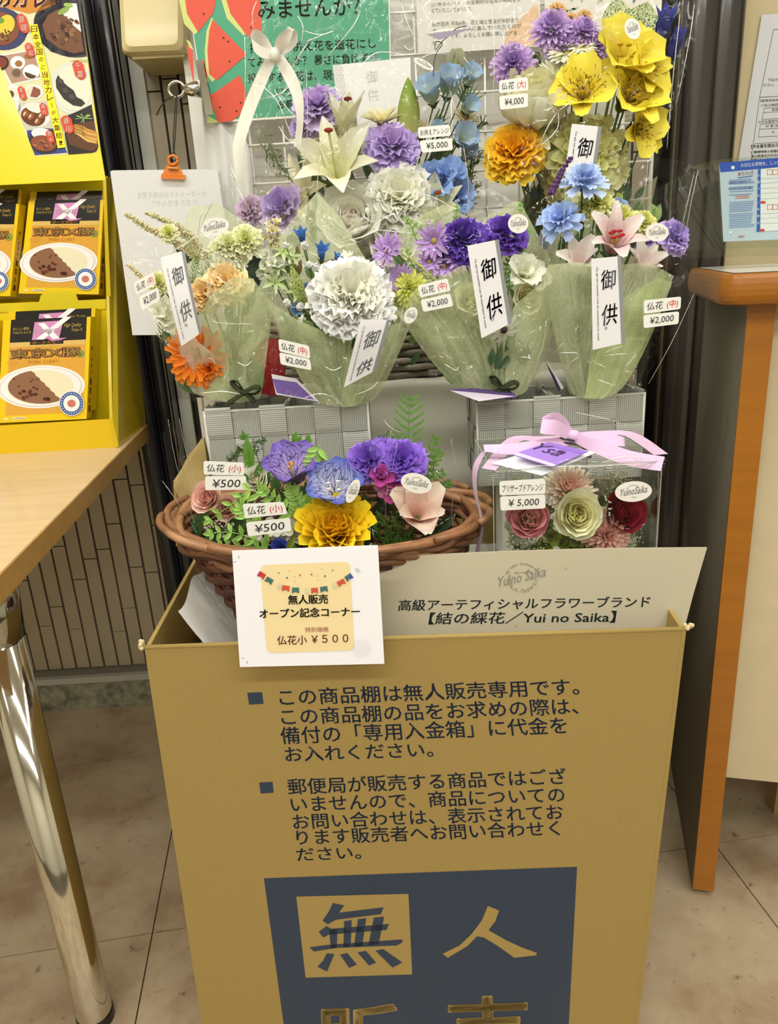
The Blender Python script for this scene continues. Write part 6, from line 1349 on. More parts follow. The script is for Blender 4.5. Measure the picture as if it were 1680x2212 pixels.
for (x, y, r) in ((1015, 655, 44), (1135, 650, 40), (1040, 690, 34)): B3.add('cream_rose', rose, x, y, -.025, r, 'ece8b8', 'f2eed0', d=(0, .4))
B3.add('white_daisy', daisy, 1088, 712, -.075, 34, 'f0f0dc', 'fafaf4', d=(.2, -.6), cc=lin('4a3a44'), n=11, w=.30, e0=0, e1=-20)
for p in (((900, 520), (888, 490), (877, 472)), ((985, 510), (983, 480), (986, 450)), ((930, 490), (915, 500), (890, 480)), ((960, 620), (950, 580), (945, 540)), ((905, 600), (890, 570), (880, 545)), ((925, 545), (918, 520), (925, 490))): B3.sprig(p, -.02, 15, 6, 5, '86a850')
for p in (((1095, 640), (1110, 560), (1128, 500), (1124, 446)), ((1090, 620), (1095, 570), (1120, 530)), ((1100, 600), (1130, 540), (1138, 500))): B3.sprig(p, -.015, 15, 6, 11, '7ab04a', label='bright green leafy sprig')
B3.needles(((850, 700), (830, 620), (840, 580)), -.005, 20, 30, '6d8a50')
for (x, y, x2, y2) in ((1070, 800, 1085, 740), (1075, 800, 1110, 760), (1060, 790, 1065, 750), (1090, 760, 1120, 700)): B3.leaf(x, y, x2, y2, -.06, 15, '3a5a34')
B3.leaf(970, 820, 1000, 770, -.02, 30, '5c7c48'); B3.leaf(1000, 830, 950, 790, -.02, 30, '5c7c48'); B3.leaf(1060, 850, 1040, 780, -.03, 30, '4f6f3f')
B3.sheet('green_paper', [(1000, 840), (1050, 860), (1080, 862)], [(868, 690), (890, 630), (950, 600), (1004, 570), (1035, 640), (1070, 740)], -.045, -.06, .025, GREENP, c='e2ecbe', seed=51, crink=.006, nu=36)
B3.sheet('green_paper', [(1075, 860), (1100, 862), (1130, 850)], [(1075, 735), (1110, 660), (1170, 610), (1196, 670)], -.045, -.05, .02, GREENP, c='e2ecbe', seed=52, crink=.005)
B3.sheet('wrapping_film', [(935, 820), (1030, 846), (1110, 852), (1170, 835)], [(820, 600), (855, 500), (960, 450), (1080, 450), (1180, 520), (1205, 680)], -.055, -.055, .04, CELLO, crink=.008, nu=34, nv=30, seed=53); B3.sheet('wrapping_film', [(940, 830), (1080, 856), (1170, 835)], [(815, 590), (900, 440), (1040, 400), (1190, 470), (1210, 690)], .05, .07, 0, CELLOCALM, seed=54)
B3.price([(902, 617), (966, 601), (973, 628), (908, 643)], [(908, 648), (972, 634), (979, 661), (914, 674)], -.115, '¥2,000', '中')
B3.tag([(1009, 531), (1077, 517), (1105, 697), (1040, 731)], -.12, dict(big=[('御', .19, .42), ('供', .60, .85)], ring=.86, v=(.16, .92)))
B3.logo(1119, 483, 22, 21, -.11); dark_bow(B3, 1085, 838, -.055)
mb = MB(); mb.cur = lin('57407c'); Pq = [(967, 842), (1030, 838), (1112, 850), (1112, 860), (1034, 866)]; mb.poly([at(x, y, q) for (x, y), q in zip(Pq, (1.09, 1.12, 1.10, 1.08, 1.06))]); mb.cur = lin('cfc4d4'); mb.poly([at(970, 843, 1.088), at(1112, 856, 1.078), at(1034, 867, 1.058)]); mb.build('purple_card', PAPER, B3.o)
# --- 4
B4 = Bouquet('medium_bouquet', 'medium bouquet with pink-white alstroemeria, pale blue scabiosa and lavender, rightmost', 'bouquet', (1272, 862, 1.165), group='medium wrapped bouquets')
B4.sheet('green_paper', [(1230, 850), (1272, 862), (1320, 850)], [(1175, 560), (1190, 470), (1240, 400), (1300, 430), (1330, 470)], .03, .05, .01, GREENP, c='e8f0cc', seed=60)
o, M, R = B4.add('scabiosa', carn, 1258, 402, -.03, 46, 'a9bfe8', 'c0d2f4', d=(0, 1.2), K=4, w=.4, n0=7); B4.add('scabiosa', carn, 1212, 482, -.03, 44, '98b2e2', 'b4caf2', d=(-.4, .8), K=4, w=.4, n0=7); B4.add('scabiosa', soft, 1330, 462, .0, 30, '7c9ad4', 'a9c0ec', n=8); B4.add('scabiosa', soft, 1302, 478, .0, 20, '7c9ad4', 'a9c0ec', n=8)
for (x, y, r) in ((1288, 440, 34), (1262, 455, 24), (1340, 474, 32), (1388, 482, 26), (1378, 500, 24)): B4.add('yellow_mum', mum, x, y, -.01, r, 'e2e27c', 'f0f0b4', d=(.1, .8), K=7, w=.26)
mb = MB(); m = pxm(1215, 380, 1.13); P = smoothpts([at(x, y, 1.13) for x, y in ((1190, 420), (1203, 395), (1215, 370), (1232, 345))], 3); mb.tube(P + [], 1.2 * m, 5, GRN)
for k in range(11):
    q = P[int(k / 10 * (len(P) - 1))]
    for j in range(6): a = j * pi / 3 + k; v = V((cos(a), sin(a), .7)).normalized(); mb.ball(q + v * 6 * m * (1.15 - .04 * k), 4.2 * m * (1.1 - .04 * k), lin(random.choice(['6d4a78', '7a5688', '5f3f6c'])), 6, 4, (.8, .8, 1.3))
mb.build('lavender_spike', PETAL, B4.o, smooth=True)
PK0, PK1 = 'd9a0a8', 'f3ebe8'
o, M, R = B4.add('pink_alstroemeria', lily, 1318, 545, -.05, 84, PK0, PK1, d=(.0, .9), w=.5, w2=.34, e0=74, e1=18, tip='t', label='white alstroemeria with pink throat'); B4.stamens(o, M, R, 6, 'd8c070', 'b82a3c', L=.62, sp=.12)
for (x, y, r, dx) in ((1248, 590, 66, -.2), (1375, 595, 62, .3)): B4.add('white_alstroemeria', lily, x, y, -.03, r, 'e6c8c0', 'f5f0ea', d=(dx, 1.1), w=.6, w2=.44, e0=78, e1=34, tip='t')
B4.add('lilac_carnation', carn, 1446, 518, -.02, 38, 'a890d8', 'cdb8ec', d=(.7, .6), K=6); B4.add('lilac_carnation', carn, 1392, 520, .0, 26, '9a80cc', 'bca4e0', d=(-.3, .8), K=5)
for (x, y, x2, y2) in ((1415, 560, 1395, 510), (1430, 560, 1425, 520), (1410, 560, 1440, 540), (1420, 565, 1410, 515), (1210, 560, 1220, 500), (1235, 560, 1250, 500), (1290, 550, 1280, 510), (1240, 540, 1210, 510), (1260, 500, 1240, 470), (1300, 520, 1290, 480), (1330, 430, 1345, 420)): B4.leaf(x, y, x2, y2, .0, 20, random.choice(['4a6a38', '5d7d3f', '8c9a3c']))
B4.leaf(1180, 540, 1168, 500, .02, 20, '8a90a0')
B4.sheet('green_paper', [(1238, 852), (1272, 866), (1310, 856)], [(1172, 600), (1185, 572), (1240, 566), (1320, 574), (1400, 566), (1455, 596)], -.04, -.06, .035, GREENP, c='e6efc6', seed=61, crink=.006, nu=36)
B4.sheet('green_paper', [(1262, 860), (1300, 862), (1330, 850)], [(1280, 700), (1350, 640), (1420, 600), (1452, 610)], -.07, -.07, .01, GREENP, c='dcebae', seed=62, crink=.004)
B4.sheet('wrapping_film', [(1225, 852), (1290, 860), (1380, 838)], [(1168, 600), (1175, 500), (1260, 470), (1390, 420), (1510, 362)], -.055, -.045, .04, CELLO, crink=.007, nu=34, nv=30, seed=63); B4.sheet('wrapping_film', [(1225, 852), (1290, 860), (1382, 840)], [(1172, 560), (1240, 380), (1400, 340), (1468, 345), (1512, 365)], .05, .06, 0, CELLOCALM, seed=64)
B4.sheet('wrapping_film', [(1330, 850), (1355, 845), (1384, 836)], [(1400, 560), (1462, 562), (1488, 590), (1503, 628)], -.06, -.06, .01, CELLO, crink=.003, nu=14, nv=20, seed=65)
B4.price([(1390.5, 649), (1471, 640.5), (1469.6, 667.5), (1390.5, 678)], [(1389.5, 681), (1466.5, 672.5), (1465, 699.5), (1390, 709)], -.115, '¥2,000', '中')
B4.tag([(1277, 559), (1341, 553), (1350, 740), (1280, 756)], -.12, dict(big=[('御', .14, .36), ('供', .53, .76)], ring=.79, v=(.10, .92)))
B4.logo(1419, 502, 25, 20, -.11)
mb = MB(); mb.cur = lin('4a3c66'); mb.poly([at(1178, 782, 1.10), at(1214, 838, 1.09), at(1206, 846, 1.11)]); mb.cur = lin('cfcad4'); mb.poly([at(1180, 778, 1.095), at(1218, 838, 1.085), at(1212, 842, 1.088)]); mb.build('purple_card', PAPER, B4.o)
# ================================================================ SMALL BOUQUETS IN THE WICKER BASKET
S1 = Bouquet('small_bouquet', 'small bouquet with pink and white roses at the left end of the wicker basket', 'bouquet', (520, 1250, .91), group='small wrapped bouquets')
S1.add('pink_rose', rose, 455, 1080, .0, 40, 'e6b0a4', 'f0c8b8', d=(-.2, .6), label='pale pink rose'); S1.add('white_rose', rose, 555, 1040, .0, 36, 'ece8d0', 'f2f0e2', d=(0, .7)); S1.add('white_rose', rose, 580, 1025, .01, 28, 'ece8d0', 'f2f0e2', d=(.2, .8)); S1.add('pink_rose', rose, 492, 1100, .01, 34, 'e6b6a8', 'f0cfbe', d=(.1, .5))
S1.gyp(600, 1050, .0, 26, 36, 60); S1.gyp(475, 1140, -.01, 34, 18, 60); S1.gyp(560, 1090, 0, 40, 26, 50)
for p in (((545, 1070), (543, 1010), (528, 950)),): S1.sprig(p, .0, 30, 13, 3, '4d7a2c', label='glossy green shoot', fan=50)
S1.leaf(543, 1020, 530, 942, -.005, 24, '5c8a2c'); S1.leaf(548, 1035, 575, 985, -.01, 15, '4d7a2c'); S1.leaf(540, 1040, 508, 1018, -.015, 17, '4d7a2c'); S1.leaf(565, 1060, 583, 1018, -.01, 18, '3f6a2a')
for p in (((480, 1010), (500, 990), (510, 975)), ((560, 1000), (550, 960), (570, 950)), ((540, 990), (520, 970), (505, 985))): S1.needles(p, .02, 20, 30, '5c7a44')
for (x, y, x2, y2) in ((430, 1160, 420, 1110), (470, 1180, 440, 1140), (500, 1170, 490, 1120), (600, 1110, 620, 1060), (430, 1130, 450, 1100), (510, 1150, 530, 1110), (590, 1080, 570, 1050)): S1.leaf(x, y, x2, y2, .0, 24, random.choice(['3d5c30', '4a6c38', '6d9048']))
S1.sheet('wrapping_film', [(445, 1180), (520, 1210), (610, 1190)], [(350, 1040), (368, 1050), (440, 1000), (560, 990), (640, 1010)], -.03, -.035, .02, CELLOCALM, seed=70, crink=.004)
S1.sheet('wrapping_film', [(440, 1180), (450, 1190), (460, 1196)], [(362, 905), (378, 925), (396, 950)], -.01, .0, .004, CELLO, seed=71, crink=.001, nu=8); S1.sheet('wrapping_film', [(446, 1180), (480, 1196), (560, 1190)], [(386, 903), (404, 930), (460, 960), (560, 960)], .02, .03, .004, CELLOCALM, seed=72, crink=.002)
S1.sheet('kraft_paper', [(425, 1150), (450, 1160), (470, 1160)], [(374, 1050), (405, 985), (440, 945)], .05, .07, 0, vc('kraft_wrap', .6, alpha=.75), c='a8925c', seed=73, nu=8)
S1.price([(439.5, 996), (527, 999.5), (527.5, 1027), (440, 1025)], [(443, 1029), (531, 1028), (532, 1058), (443, 1059)], -.06, '¥500', '小')
S2 = Bouquet('small_bouquet', 'small bouquet with purple and blue bellflowers over a big yellow bloom, basket middle', 'bouquet', (660, 1250, .87), group='small wrapped bouquets')
o, M, R = S2.add('purple_bellflower', bell, 636, 1035, .0, 66, 'c8b8dc', '7a5cc4', d=(-.05, 1.4), e0=72, e1=22, w=1.15, mat=VEINP, tip='t', label='violet bellflower with dark veins'); S2.stamens(o, M, R, 3, 'f0e0b0', 'e0a840', L=.7, sp=.06)
o, M, R = S2.add('blue_bellflower', bell, 724, 1072, -.02, 66, 'eaeae4', '4c62cc', d=(.0, 1.2), e0=72, e1=20, w=1.15, mat=VEINP, tip='t', label='blue bellflower with white throat'); S2.stamens(o, M, R, 4, 'f4f0f0', 'f4f0f0', L=.6, sp=.2)
S2.add('yellow_dahlia', mum, 727, 1160, -.03, 88, 'f9b81a', 'fede2c', d=(.02, 1.3), K=7, w=.42, inc=22, tip='r', n0=6, dn=2, lo=36, label='large golden yellow bloom')
for (x, y, r) in ((640, 1115, 26), (628, 1140, 24), (585, 1140, 26), (560, 1150, 22), (612, 1165, 24), (690, 1060, 20), (680, 1040, 18), (640, 1160, 20)): S2.add('white_floret', soft, x, y, -.005, r, 'eceec0', 'f6f6ee', n=5, d=(random.uniform(-.5, .5), .5))
S2.add('blue_floret', soft, 608, 1186, -.02, 24, '2c3a90', '3f4ea8', n=6, d=(0, .8)); S2.leaf(620, 1190, 636, 1160, -.03, 14, '8fae3c')
LG = '9cca60'
for p in (((580, 1075), (540, 1060), (500, 1090), (455, 1122)), ((640, 1120), (600, 1090), (570, 1060)), ((650, 1110), (640, 1080), (630, 1060)), ((660, 1100), (680, 1080), (690, 1060)), ((600, 1185), (550, 1165), (500, 1150), (460, 1152)), ((590, 1190), (540, 1180), (480, 1178)), ((720, 1090), (700, 1080), (690, 1090)), ((690, 960), (680, 990), (675, 1010)), ((560, 1100), (540, 1120), (520, 1100))): S2.sprig(p, -.02, 34, 13, 6, LG, label='light green leafy sprig')
for (x, y, x2, y2) in ((634, 960, 640, 932), (664, 965, 667, 936), (640, 970, 650, 940)): S2.leaf(x, y, x2, y2, .01, 15, '5f8a30')
for (x, y, x2, y2) in ((660, 1060, 680, 1030), (600, 1060, 590, 1030), (660, 1080, 650, 1050), (680, 1190, 660, 1150), (560, 1200, 530, 1170), (760, 1190, 790, 1150)): S2.leaf(x, y, x2, y2, .02, 24, '47683a')
S2.sheet('wrapping_film', [(560, 1195), (660, 1205), (780, 1190)], [(520, 1060), (560, 1010), (650, 960), (760, 930), (800, 1000)], -.04, -.05, .03, CELLOCALM, seed=80, crink=.004)
S2.price([(524, 1089), (612, 1084.5), (621, 1110), (529, 1120)], [(531, 1129), (626, 1119), (629.5, 1147), (536, 1159)], -.085, '¥500', '小'); S2.logo(762, 1061, 12, 27, -.07, rot=24)
S3 = Bouquet('small_bouquet', 'small bouquet with pink lily, magenta orchid and violet carnations, at right end of basket', 'bouquet', (880, 1240, .91), group='small wrapped bouquets')
S3.add('violet_carnation', carn, 800, 1000, .0, 46, '7450bc', 'a07ce0', d=(-.4, .9), K=6); S3.add('violet_carnation', carn, 868, 1000, -.005, 48, '7850c4', 'a078e4', d=(.1, .8), K=7); S3.add('violet_carnation', carn, 830, 985, .01, 36, '6a48ac', '8f70c8', d=(0, 1), K=5)
for (x, y, r, c0, c1) in ((822, 1030, 30, 'a02a80', 'c04ca0'), (845, 1062, 34, 'd890c8', 'b8368c'), (828, 1058, 22, 'ead0c8', 'c24a9c'), (850, 1040, 24, '8c1f5c', 'a83478')): S3.add('magenta_orchid', soft, x, y, -.02, r, c0, c1, n=4, d=(random.uniform(-.3, .3), .5))
S3.add('pink_lily', lily, 898, 1125, -.02, 92, 'e6a894', 'f0e2d0', d=(.1, 1.0), e0=78, e1=34, w=.8, w2=.5, tip='t', label='pale pink open lily')
S3.fern([(872, 1040), (880, 960), (886, 860)], .02, 52, 13, '6a9a44'); S3.fern([(900, 1060), (925, 1000), (942, 945)], .02, 26, 9, '6a9440'); S3.fern([(905, 1060), (930, 1010), (950, 975)], .015, 20, 8, '6a9440'); S3.fern([(880, 1060), (920, 1040), (958, 1020)], .01, 18, 8, '6a9440'); S3.fern([(920, 1080), (945, 1060), (972, 1042)], .0, 16, 7, '5f8a3c'); S3.fern([(840, 1040), (850, 990), (830, 940)], .025, 30, 8, '55783c')
for p in (((850, 1190), (840, 1150), (815, 1110)), ((850, 1190), (860, 1150), (850, 1120)), ((850, 1190), (880, 1160), (900, 1120)), ((860, 1185), (890, 1150), (925, 1125)), ((840, 1190), (820, 1160), (810, 1140)), ((845, 1190), (835, 1160), (830, 1120))): S3.needles(p, -.04, 20, 30, '5c7c30', th=1.4, name='cypress_sprig', spread=.8)
for (x, y, x2, y2) in ((880, 1190, 930, 1160), (900, 1180, 950, 1140), (940, 1150, 985, 1110), (860, 1060, 840, 1010), (880, 1080, 860, 1030), (890, 1190, 940, 1180)): S3.leaf(x, y, x2, y2, .0, 24, random.choice(['2f4428', '3a5230']))
S3.sheet('wrapping_film', [(800, 1195), (880, 1200), (975, 1175)], [(765, 1020), (800, 960), (850, 900), (920, 980), (980, 960), (1000, 990)], -.04, -.045, .03, CELLO, seed=90, crink=.005); S3.sheet('wrapping_film', [(820, 1195), (900, 1200), (980, 1170)], [(790, 960), (830, 895), (850, 892), (960, 940), (1010, 960)], .03, .05, 0, CELLOCALM, seed=91, crink=.003)
S3.logo(899, 1044, 34, 21, -.085, rot=14)
# ================================================================ CLEAR GIFT BOX WITH PRESERVED FLOWERS
gx0, gx1, gy0, gy1 = .122, .316, .818, .975; gz1 = at(1260, 1006, .818).z; gz0 = SZ + .016
gbx = thing('gift_box', 'clear film-wrapped gift box with pink ribbon bow and purple tag, front right', 'gift box', ((gx0 + gx1) / 2, .895, gz0))
mb = MB(); mb.box((gx0, gy0, gz0), (gx1, gy1, gz1)); mb.build('clear_case', ACRYL, gbx)
mb = MB(); mb.cur = lin('c9ccbc')
for (x, y) in ((gx0, gy0), (gx1, gy0), (gx1, gy1), (gx0, gy1)): mb.tube([(x, y, gz0), (x, y, gz1)], .0007, 4)
for (p, q) in (((gx0, gy0), (gx1, gy0)), ((gx1, gy0), (gx1, gy1)), ((gx0, gy0), (gx0, gy1)), ((gx0, gy1), (gx1, gy1))): mb.tube([(*p, gz1), (*q, gz1)], .0007, 4)
mb.build('case_edge', vc('edge_acrylic', .1, .6, alpha=.55), gbx)
def wrapf(u, v):   # loose film over box: front bottom -> top -> back
    x = gx0 - .004 + (gx1 - gx0 + .008) * u; n_ = .0035 * noise.noise(V((u * 7, v * 9, 3))) + .002 * abs(noise.noise(V((u * 20, v * 6, 1))))
    if v < .4: return V((x, gy0 - .003 - n_, gz0 + (gz1 - gz0) * v / .4))
    if v < .7: t = (v - .4) / .3; return V((x, gy0 + (gy1 - gy0) * t, gz1 + .003 + n_ + .03 * sin(pi * t) * max(0, 1 - abs(u - .45) * 3) ** 2))
    t = (v - .7) / .3; return V((x, gy1 + .003 + n_, gz1 - (gz1 - gz0) * t))
mb = MB(); mb.grid(wrapf, 40, 50); mb.build('outer_film', CELLOCALM, gbx, smooth=True)
for sd in (0, 1):
  mb = MB()
  if sd: mb.grid(lambda u, v: V((gx0 - .005 - .010 * (1 - v) * sin(pi * u) - .002 * noise.noise(V((u * 9, v * 9, 0))), gy0 + (gy1 - gy0) * u, gz0 + (gz1 - gz0) * v)), 20, 20)
  else: mb.grid(lambda u, v: V((gx1 + .001 + .002 * (1 - v) * sin(pi * u) + .003 * noise.noise(V((u * 9, v * 9, 5))), gy0 + (gy1 - gy0) * u, gz0 + (gz1 - gz0) * v)), 20, 20)
  mb.build('side_film', CELLO, gbx, smooth=True)
PR = 'dfbade'
class _Q: pass
Yg = .955
def onbox(x, y): return onz(x, y, gz1 + .006)
def rb2(name, pts, w_, n=5):
    P = [(onbox(p[0], p[1]) if len(p) == 2 else p[2]) + V((0, 0, .0)) for p in pts]; Wd = []
    for i, p in enumerate(P): d = (P[min(i + 1, len(P) - 1)] - P[max(i - 1, 0)]).normalized(); s_ = d.cross(V((0, -.35, 1))).normalized(); Wd.append(s_ * w_)
    return strip(name, gbx, P, Wd, RIBBON, PR, n)
kc = onbox(1238, 945); RW = .0165
rb2('ribbon_band', [(1060, 958, V((gx0 - .006, .812, gz1 + .004))), (1110, 950), (1170, 950), (1238, 948)], RW)
strip('ribbon_band', gbx, [at(1045, 975, .862), at(1027, 1010, .852), at(1026, 1060, .852), at(1040, 1130, .862), at(1030, 1195, .862)], [V((.006, -.012, .006)), V((.004, -.015, 0)), V((.003, -.016, 0)), V((.002, -.016, 0)), V((.002, -.016, 0))], RIBBON, PR)
rb2('ribbon_band', [(1238, 948), (1300, 938), (1360, 938), (1412, 962, V((gx1 + .004, .832, gz1 + .004)))], RW)
Pl_ = lambda x, y, Y_: at(x, y, Y_)
strip('bow_loop', gbx, [Pl_(1236, 946, .882), Pl_(1205, 925, .862), Pl_(1168, 920, .857), Pl_(1190, 902, .872), Pl_(1215, 915, .882), Pl_(1238, 944, .884)], [V((.003, .004, .010)), V((.002, .004, .017)), V((.004, .012, .014)), V((.008, .004, .012)), V((.008, .0, .012)), V((.002, 0, .008))], RIBBON, PR)
strip('ribbon_tail', gbx, [Pl_(1236, 950, .877), Pl_(1180, 962, .862), Pl_(1110, 970, .857), Pl_(1045, 968, .852)], [V((.0, .004, .009)), V((0, .006, .015)), V((0, .008, .012)), V((0, .010, .006))], RIBBON, PR)
strip('ribbon_tail', gbx, [Pl_(1240, 948, .877), Pl_(1290, 965, .847), Pl_(1360, 990, .832), Pl_(1431, 1002, .814)], [V((.001, .004, .009)), V((.003, .006, .016)), V((.005, .006, .016)), V((.006, .006, .015))], RIBBON, PR)
strip('bow_loop', gbx, [Pl_(1240, 944, .882), Pl_(1290, 945, .872), Pl_(1350, 955, .877), Pl_(1300, 950, .892), Pl_(1245, 948, .887)], [V((.001, .003, .008)), V((.002, .006, .014)), V((.003, .012, .008)), V((.002, .006, .010)), V((0, .002, .006))], RIBBON, PR)
mb = MB(); mb.cur = lin(PR); mb.ball(at(1238, 943, .878), .0085, None, 12, 8, (1.1, .8, 1)); mb.build('bow_knot', RIBBON, gbx, smooth=True)
mb = MB(); mb.cur = lin('1f1d20'); mb.tube(smoothpts([at(x, y, .872) for x, y in ((1240, 952), (1205, 946), (1215, 955), (1250, 962), (1272, 978), (1275, 988), (1262, 982), (1270, 975))], 4), .0012, 6); mb.build('tag_string', STRING, gbx, smooth=True)
tg = Plane(at(1060, 1000, .827), at(1170, 1027, .814), at(1288, 977, .847)); t_ = card('gift_tag', gbx, tg, [(1060, 1000), (1170, 1027), (1288, 977), (1200, 960)], .0008, 'eeedf4', PAPER)
tg2 = Plane(at(1100, 985, .827), at(1190, 1010, .817), at(1268, 975, .842)); t2 = card('gift_tag', gbx, tg2, [(1104, 984), (1192, 1011), (1270, 977), (1184, 957)], .0008, '9a78cc', PAPER, k=6)
pr = Print(tg2); pr.poly([(1106, 984), (1192, 1010), (1200, 1006), (1118, 980)], 'cdb8e6', 7).poly([(1184, 958), (1268, 977), (1254, 983), (1170, 962)], '8a64c0', 7)
pr.text('Ysa', 1148, 972, 1206, 990, 16, '3c2258', 8, shear=.5, upv=(16, -14)); pr.ell(1212, 979, 9, 3.4, '5c2c70', 8, 10); pr.build('tag_print', t2)
PF = Bouquet('preserved_arrangement', 'preserved rose arrangement with yellow, pink and red roses inside the clear gift box', 'flower arrangement', (1240, 1215, .885), base=V((.225, .89, gz0 + .003)))
mb = MB(); mb.cur = lin('e4e4dc'); mb.lathe([(0, 0), (.085, 0), (.098, .012), (.094, .013), (.08, .006), (0, .006)], Matrix.Translation((.225, .893, gz0 + .004)) @ Matrix.Diagonal((1, .7, 1, 1)), 40); mb.build('white_dish', PLASTIC, PF.o, smooth=True)
mb = MB(); mb.cur = lin('55663f'); mb.grid(lambda u, v: V((.225 + .075 * cos(2 * pi * u) * cos(v * pi / 2), .893 + .05 * sin(2 * pi * u) * cos(v * pi / 2), gz0 + .014 + .035 * sin(v * pi / 2))), 20, 8, closeu=True); mb.build('moss_mound', LEAFM, PF.o, smooth=True)
PF.add('cream_button_mum', mum, 1226, 1062, .0, 52, 'f2b8a8', 'f8f0de', d=(0, 1.1), K=9, w=.14, inc=40, lo=5, n0=10, dn=3, stem=False, dome=.3, label='cream mum with pink centre')
PF.add('yellow_rose', rose, 1238, 1112, -.035, 62, 'f4eaa8', 'f8f2d2', d=(0, .35), K=8, stem=False, label='pale yellow rose'); PF.add('pink_rose', rose, 1140, 1126, -.03, 58, 'f2cdbc', 'e495a0', d=(-.1, .6), K=7, stem=False, label='pink rose with cream heart'); PF.add('red_rose', rose, 1328, 1110, -.02, 56, 'a81c30', '841428', d=(.3, .5), K=7, stem=False, label='dark red rose'); PF.add('pink_mum', mum, 1306, 1156, -.035, 52, 'ecb4a8', 'f6cfc2', d=(.1, .3), K=7, w=.16, inc=30, stem=False, label='pink spidery mum')
for (x, y, x2, y2) in ((1100, 1050, 1135, 1030), (1100, 1100, 1116, 1070), (1098, 1150, 1124, 1120), (1096, 1120, 1110, 1145), (1350, 1120, 1372, 1105), (1345, 1190, 1372, 1150), (1100, 1176, 1126, 1150), (1112, 1062, 1100, 1090)): PF.leaf(x, y, x2, y2, .0, 32, 'dfe4c4', mat=SPOTLEAF, name='variegated_leaf')
for (x, y) in ((1190, 1160), (1215, 1172), (1245, 1165), (1175, 1178), (1230, 1182), (1260, 1180)): PF.add('green_floret', soft, x, y, -.035, 22, '6c7a2c', '94a048', n=4, stem=False)
PF.gyp(1300, 1045, .005, 54, 34, 130, 2.4, 'ded4b4', root=(1290, 1110)); PF.gyp(1135, 1175, -.04, 46, 26, 110, 2.6, 'e4e0c8', root=(1150, 1200)); PF.gyp(1370, 1150, .0, 24, 40, 50, 2.0, 'dcd8c4'); PF.gyp(1300, 1100, -.05, 24, 28, 16, 2.6, 'f0e8e0', root=(1285, 1140)); PF.gyp(1180, 1090, -.01, 22, 40, 40, 2.0, 'dcd4bc'); PF.gyp(1345, 1040, .01, 20, 26, 30, 2.0, 'd8ccb0')
# stickers on the front of the box
class GB(Bouquet):
    def __init__(s): s.o = gbx; s.Y = gy0
g_ = GB(); g_.price([(1078.5, 1040), (1177, 1034), (1178, 1066.5), (1079, 1070)], [(1080, 1073), (1177, 1068.5), (1178, 1098), (1081, 1103)], -.009, '¥ 5,000', t1='プリザーブドアレンジ'); g_.logo(1368, 1062, 40, 22, -.009, rot=-5)
# ================================================================ GLOSSY TUBES ADDED ALONG FILM FOLDS TO DRAW GLINT STREAKS
GLINT_FOLD = film('glint_fold_film', (.99, .99, .99, 1), .42, rough=.2, bump=.1, bs=40)
def glint_folds(b, dy, lines, w_=1.5):
    for L_ in lines:
        mb = MB(); Yp = b.Y + dy; m = pxm(*L_[0], Yp); P = smoothpts([at(x, y, Yp - .003 * (i % 2)) for i, (x, y) in enumerate(L_)], 3)
        n = len(P); mb.tube(P, [w_ * m * (.25 + .75 * sin(pi * (i + .5) / n)) for i in range(n)], 6, lin('ffffff'), flat=.6); mb.build('film_glint_fold', GLINT_FOLD, b.o, smooth=True)
glint_folds(B1, -.105, [[(427, 505), (452, 450), (478, 398)], [(427, 505), (395, 530), (345, 555)], [(427, 505), (460, 515), (488, 533)], [(427, 505), (434, 465), (440, 450)], [(497, 620), (470, 600), (452, 592)], [(497, 620), (475, 655), (460, 690), (480, 698), (555, 700)], [(452, 592), (458, 640), (466, 648), (497, 620)], [(335, 530), (342, 560)], [(510, 780), (530, 790), (545, 778)], [(430, 850), (480, 845), (520, 852)], [(500, 402), (505, 440), (510, 500)], [(510, 400), (530, 440), (535, 478)]], 1.3)
glint_folds(A, -.15, [[(497, 360), (515, 395), (545, 470)], [(500, 350), (503, 420), (508, 560)], [(512, 395), (500, 378), (492, 382)], [(653, 65), (690, 75), (724, 66)], [(655, 92), (690, 78), (722, 65)], [(672, 80), (648, 118), (634, 140)], [(640, 30), (655, 60), (645, 110)], [(600, 268), (620, 300), (645, 312)], [(690, 480), (685, 400), (694, 330)], [(835, 412), (900, 416), (945, 430), (985, 455)], [(812, 418), (830, 450), (858, 465)], [(805, 495), (830, 470), (858, 465), (880, 500)], [(805, 495), (850, 500), (900, 505)], [(805, 495), (850, 530), (905, 545)], [(780, 462), (800, 478), (812, 480), (805, 495)], [(1000, 310), (1012, 400), (1008, 480)], [(865, 0), (880, 50), (905, 95)], [(905, 0), (925, 40), (960, 60)], [(745, 185), (790, 130), (822, 112), (880, 118)], [(1058, 320), (1050, 400), (1062, 460)], [(870, 95), (885, 108), (895, 100)], [(905, 128), (935, 115), (975, 118)], [(1000, 120), (1010, 135), (1022, 146)], [(528, 70), (530, 150), (528, 230)], [(660, 140), (664, 230), (660, 330), (640, 400)], [(560, 180), (600, 220), (630, 300)]], 1.5)
glint_folds(A, -.14, [[(730, 440), (727, 500)], [(736, 445), (733, 510)], [(780, 20), (760, 60), (700, 130)], [(640, 165), (610, 200), (560, 215)], [(590, 190), (625, 240), (655, 262)], [(970, 190), (985, 240), (1005, 262)], [(550, 90), (545, 30), (556, 0)]], 1.3)
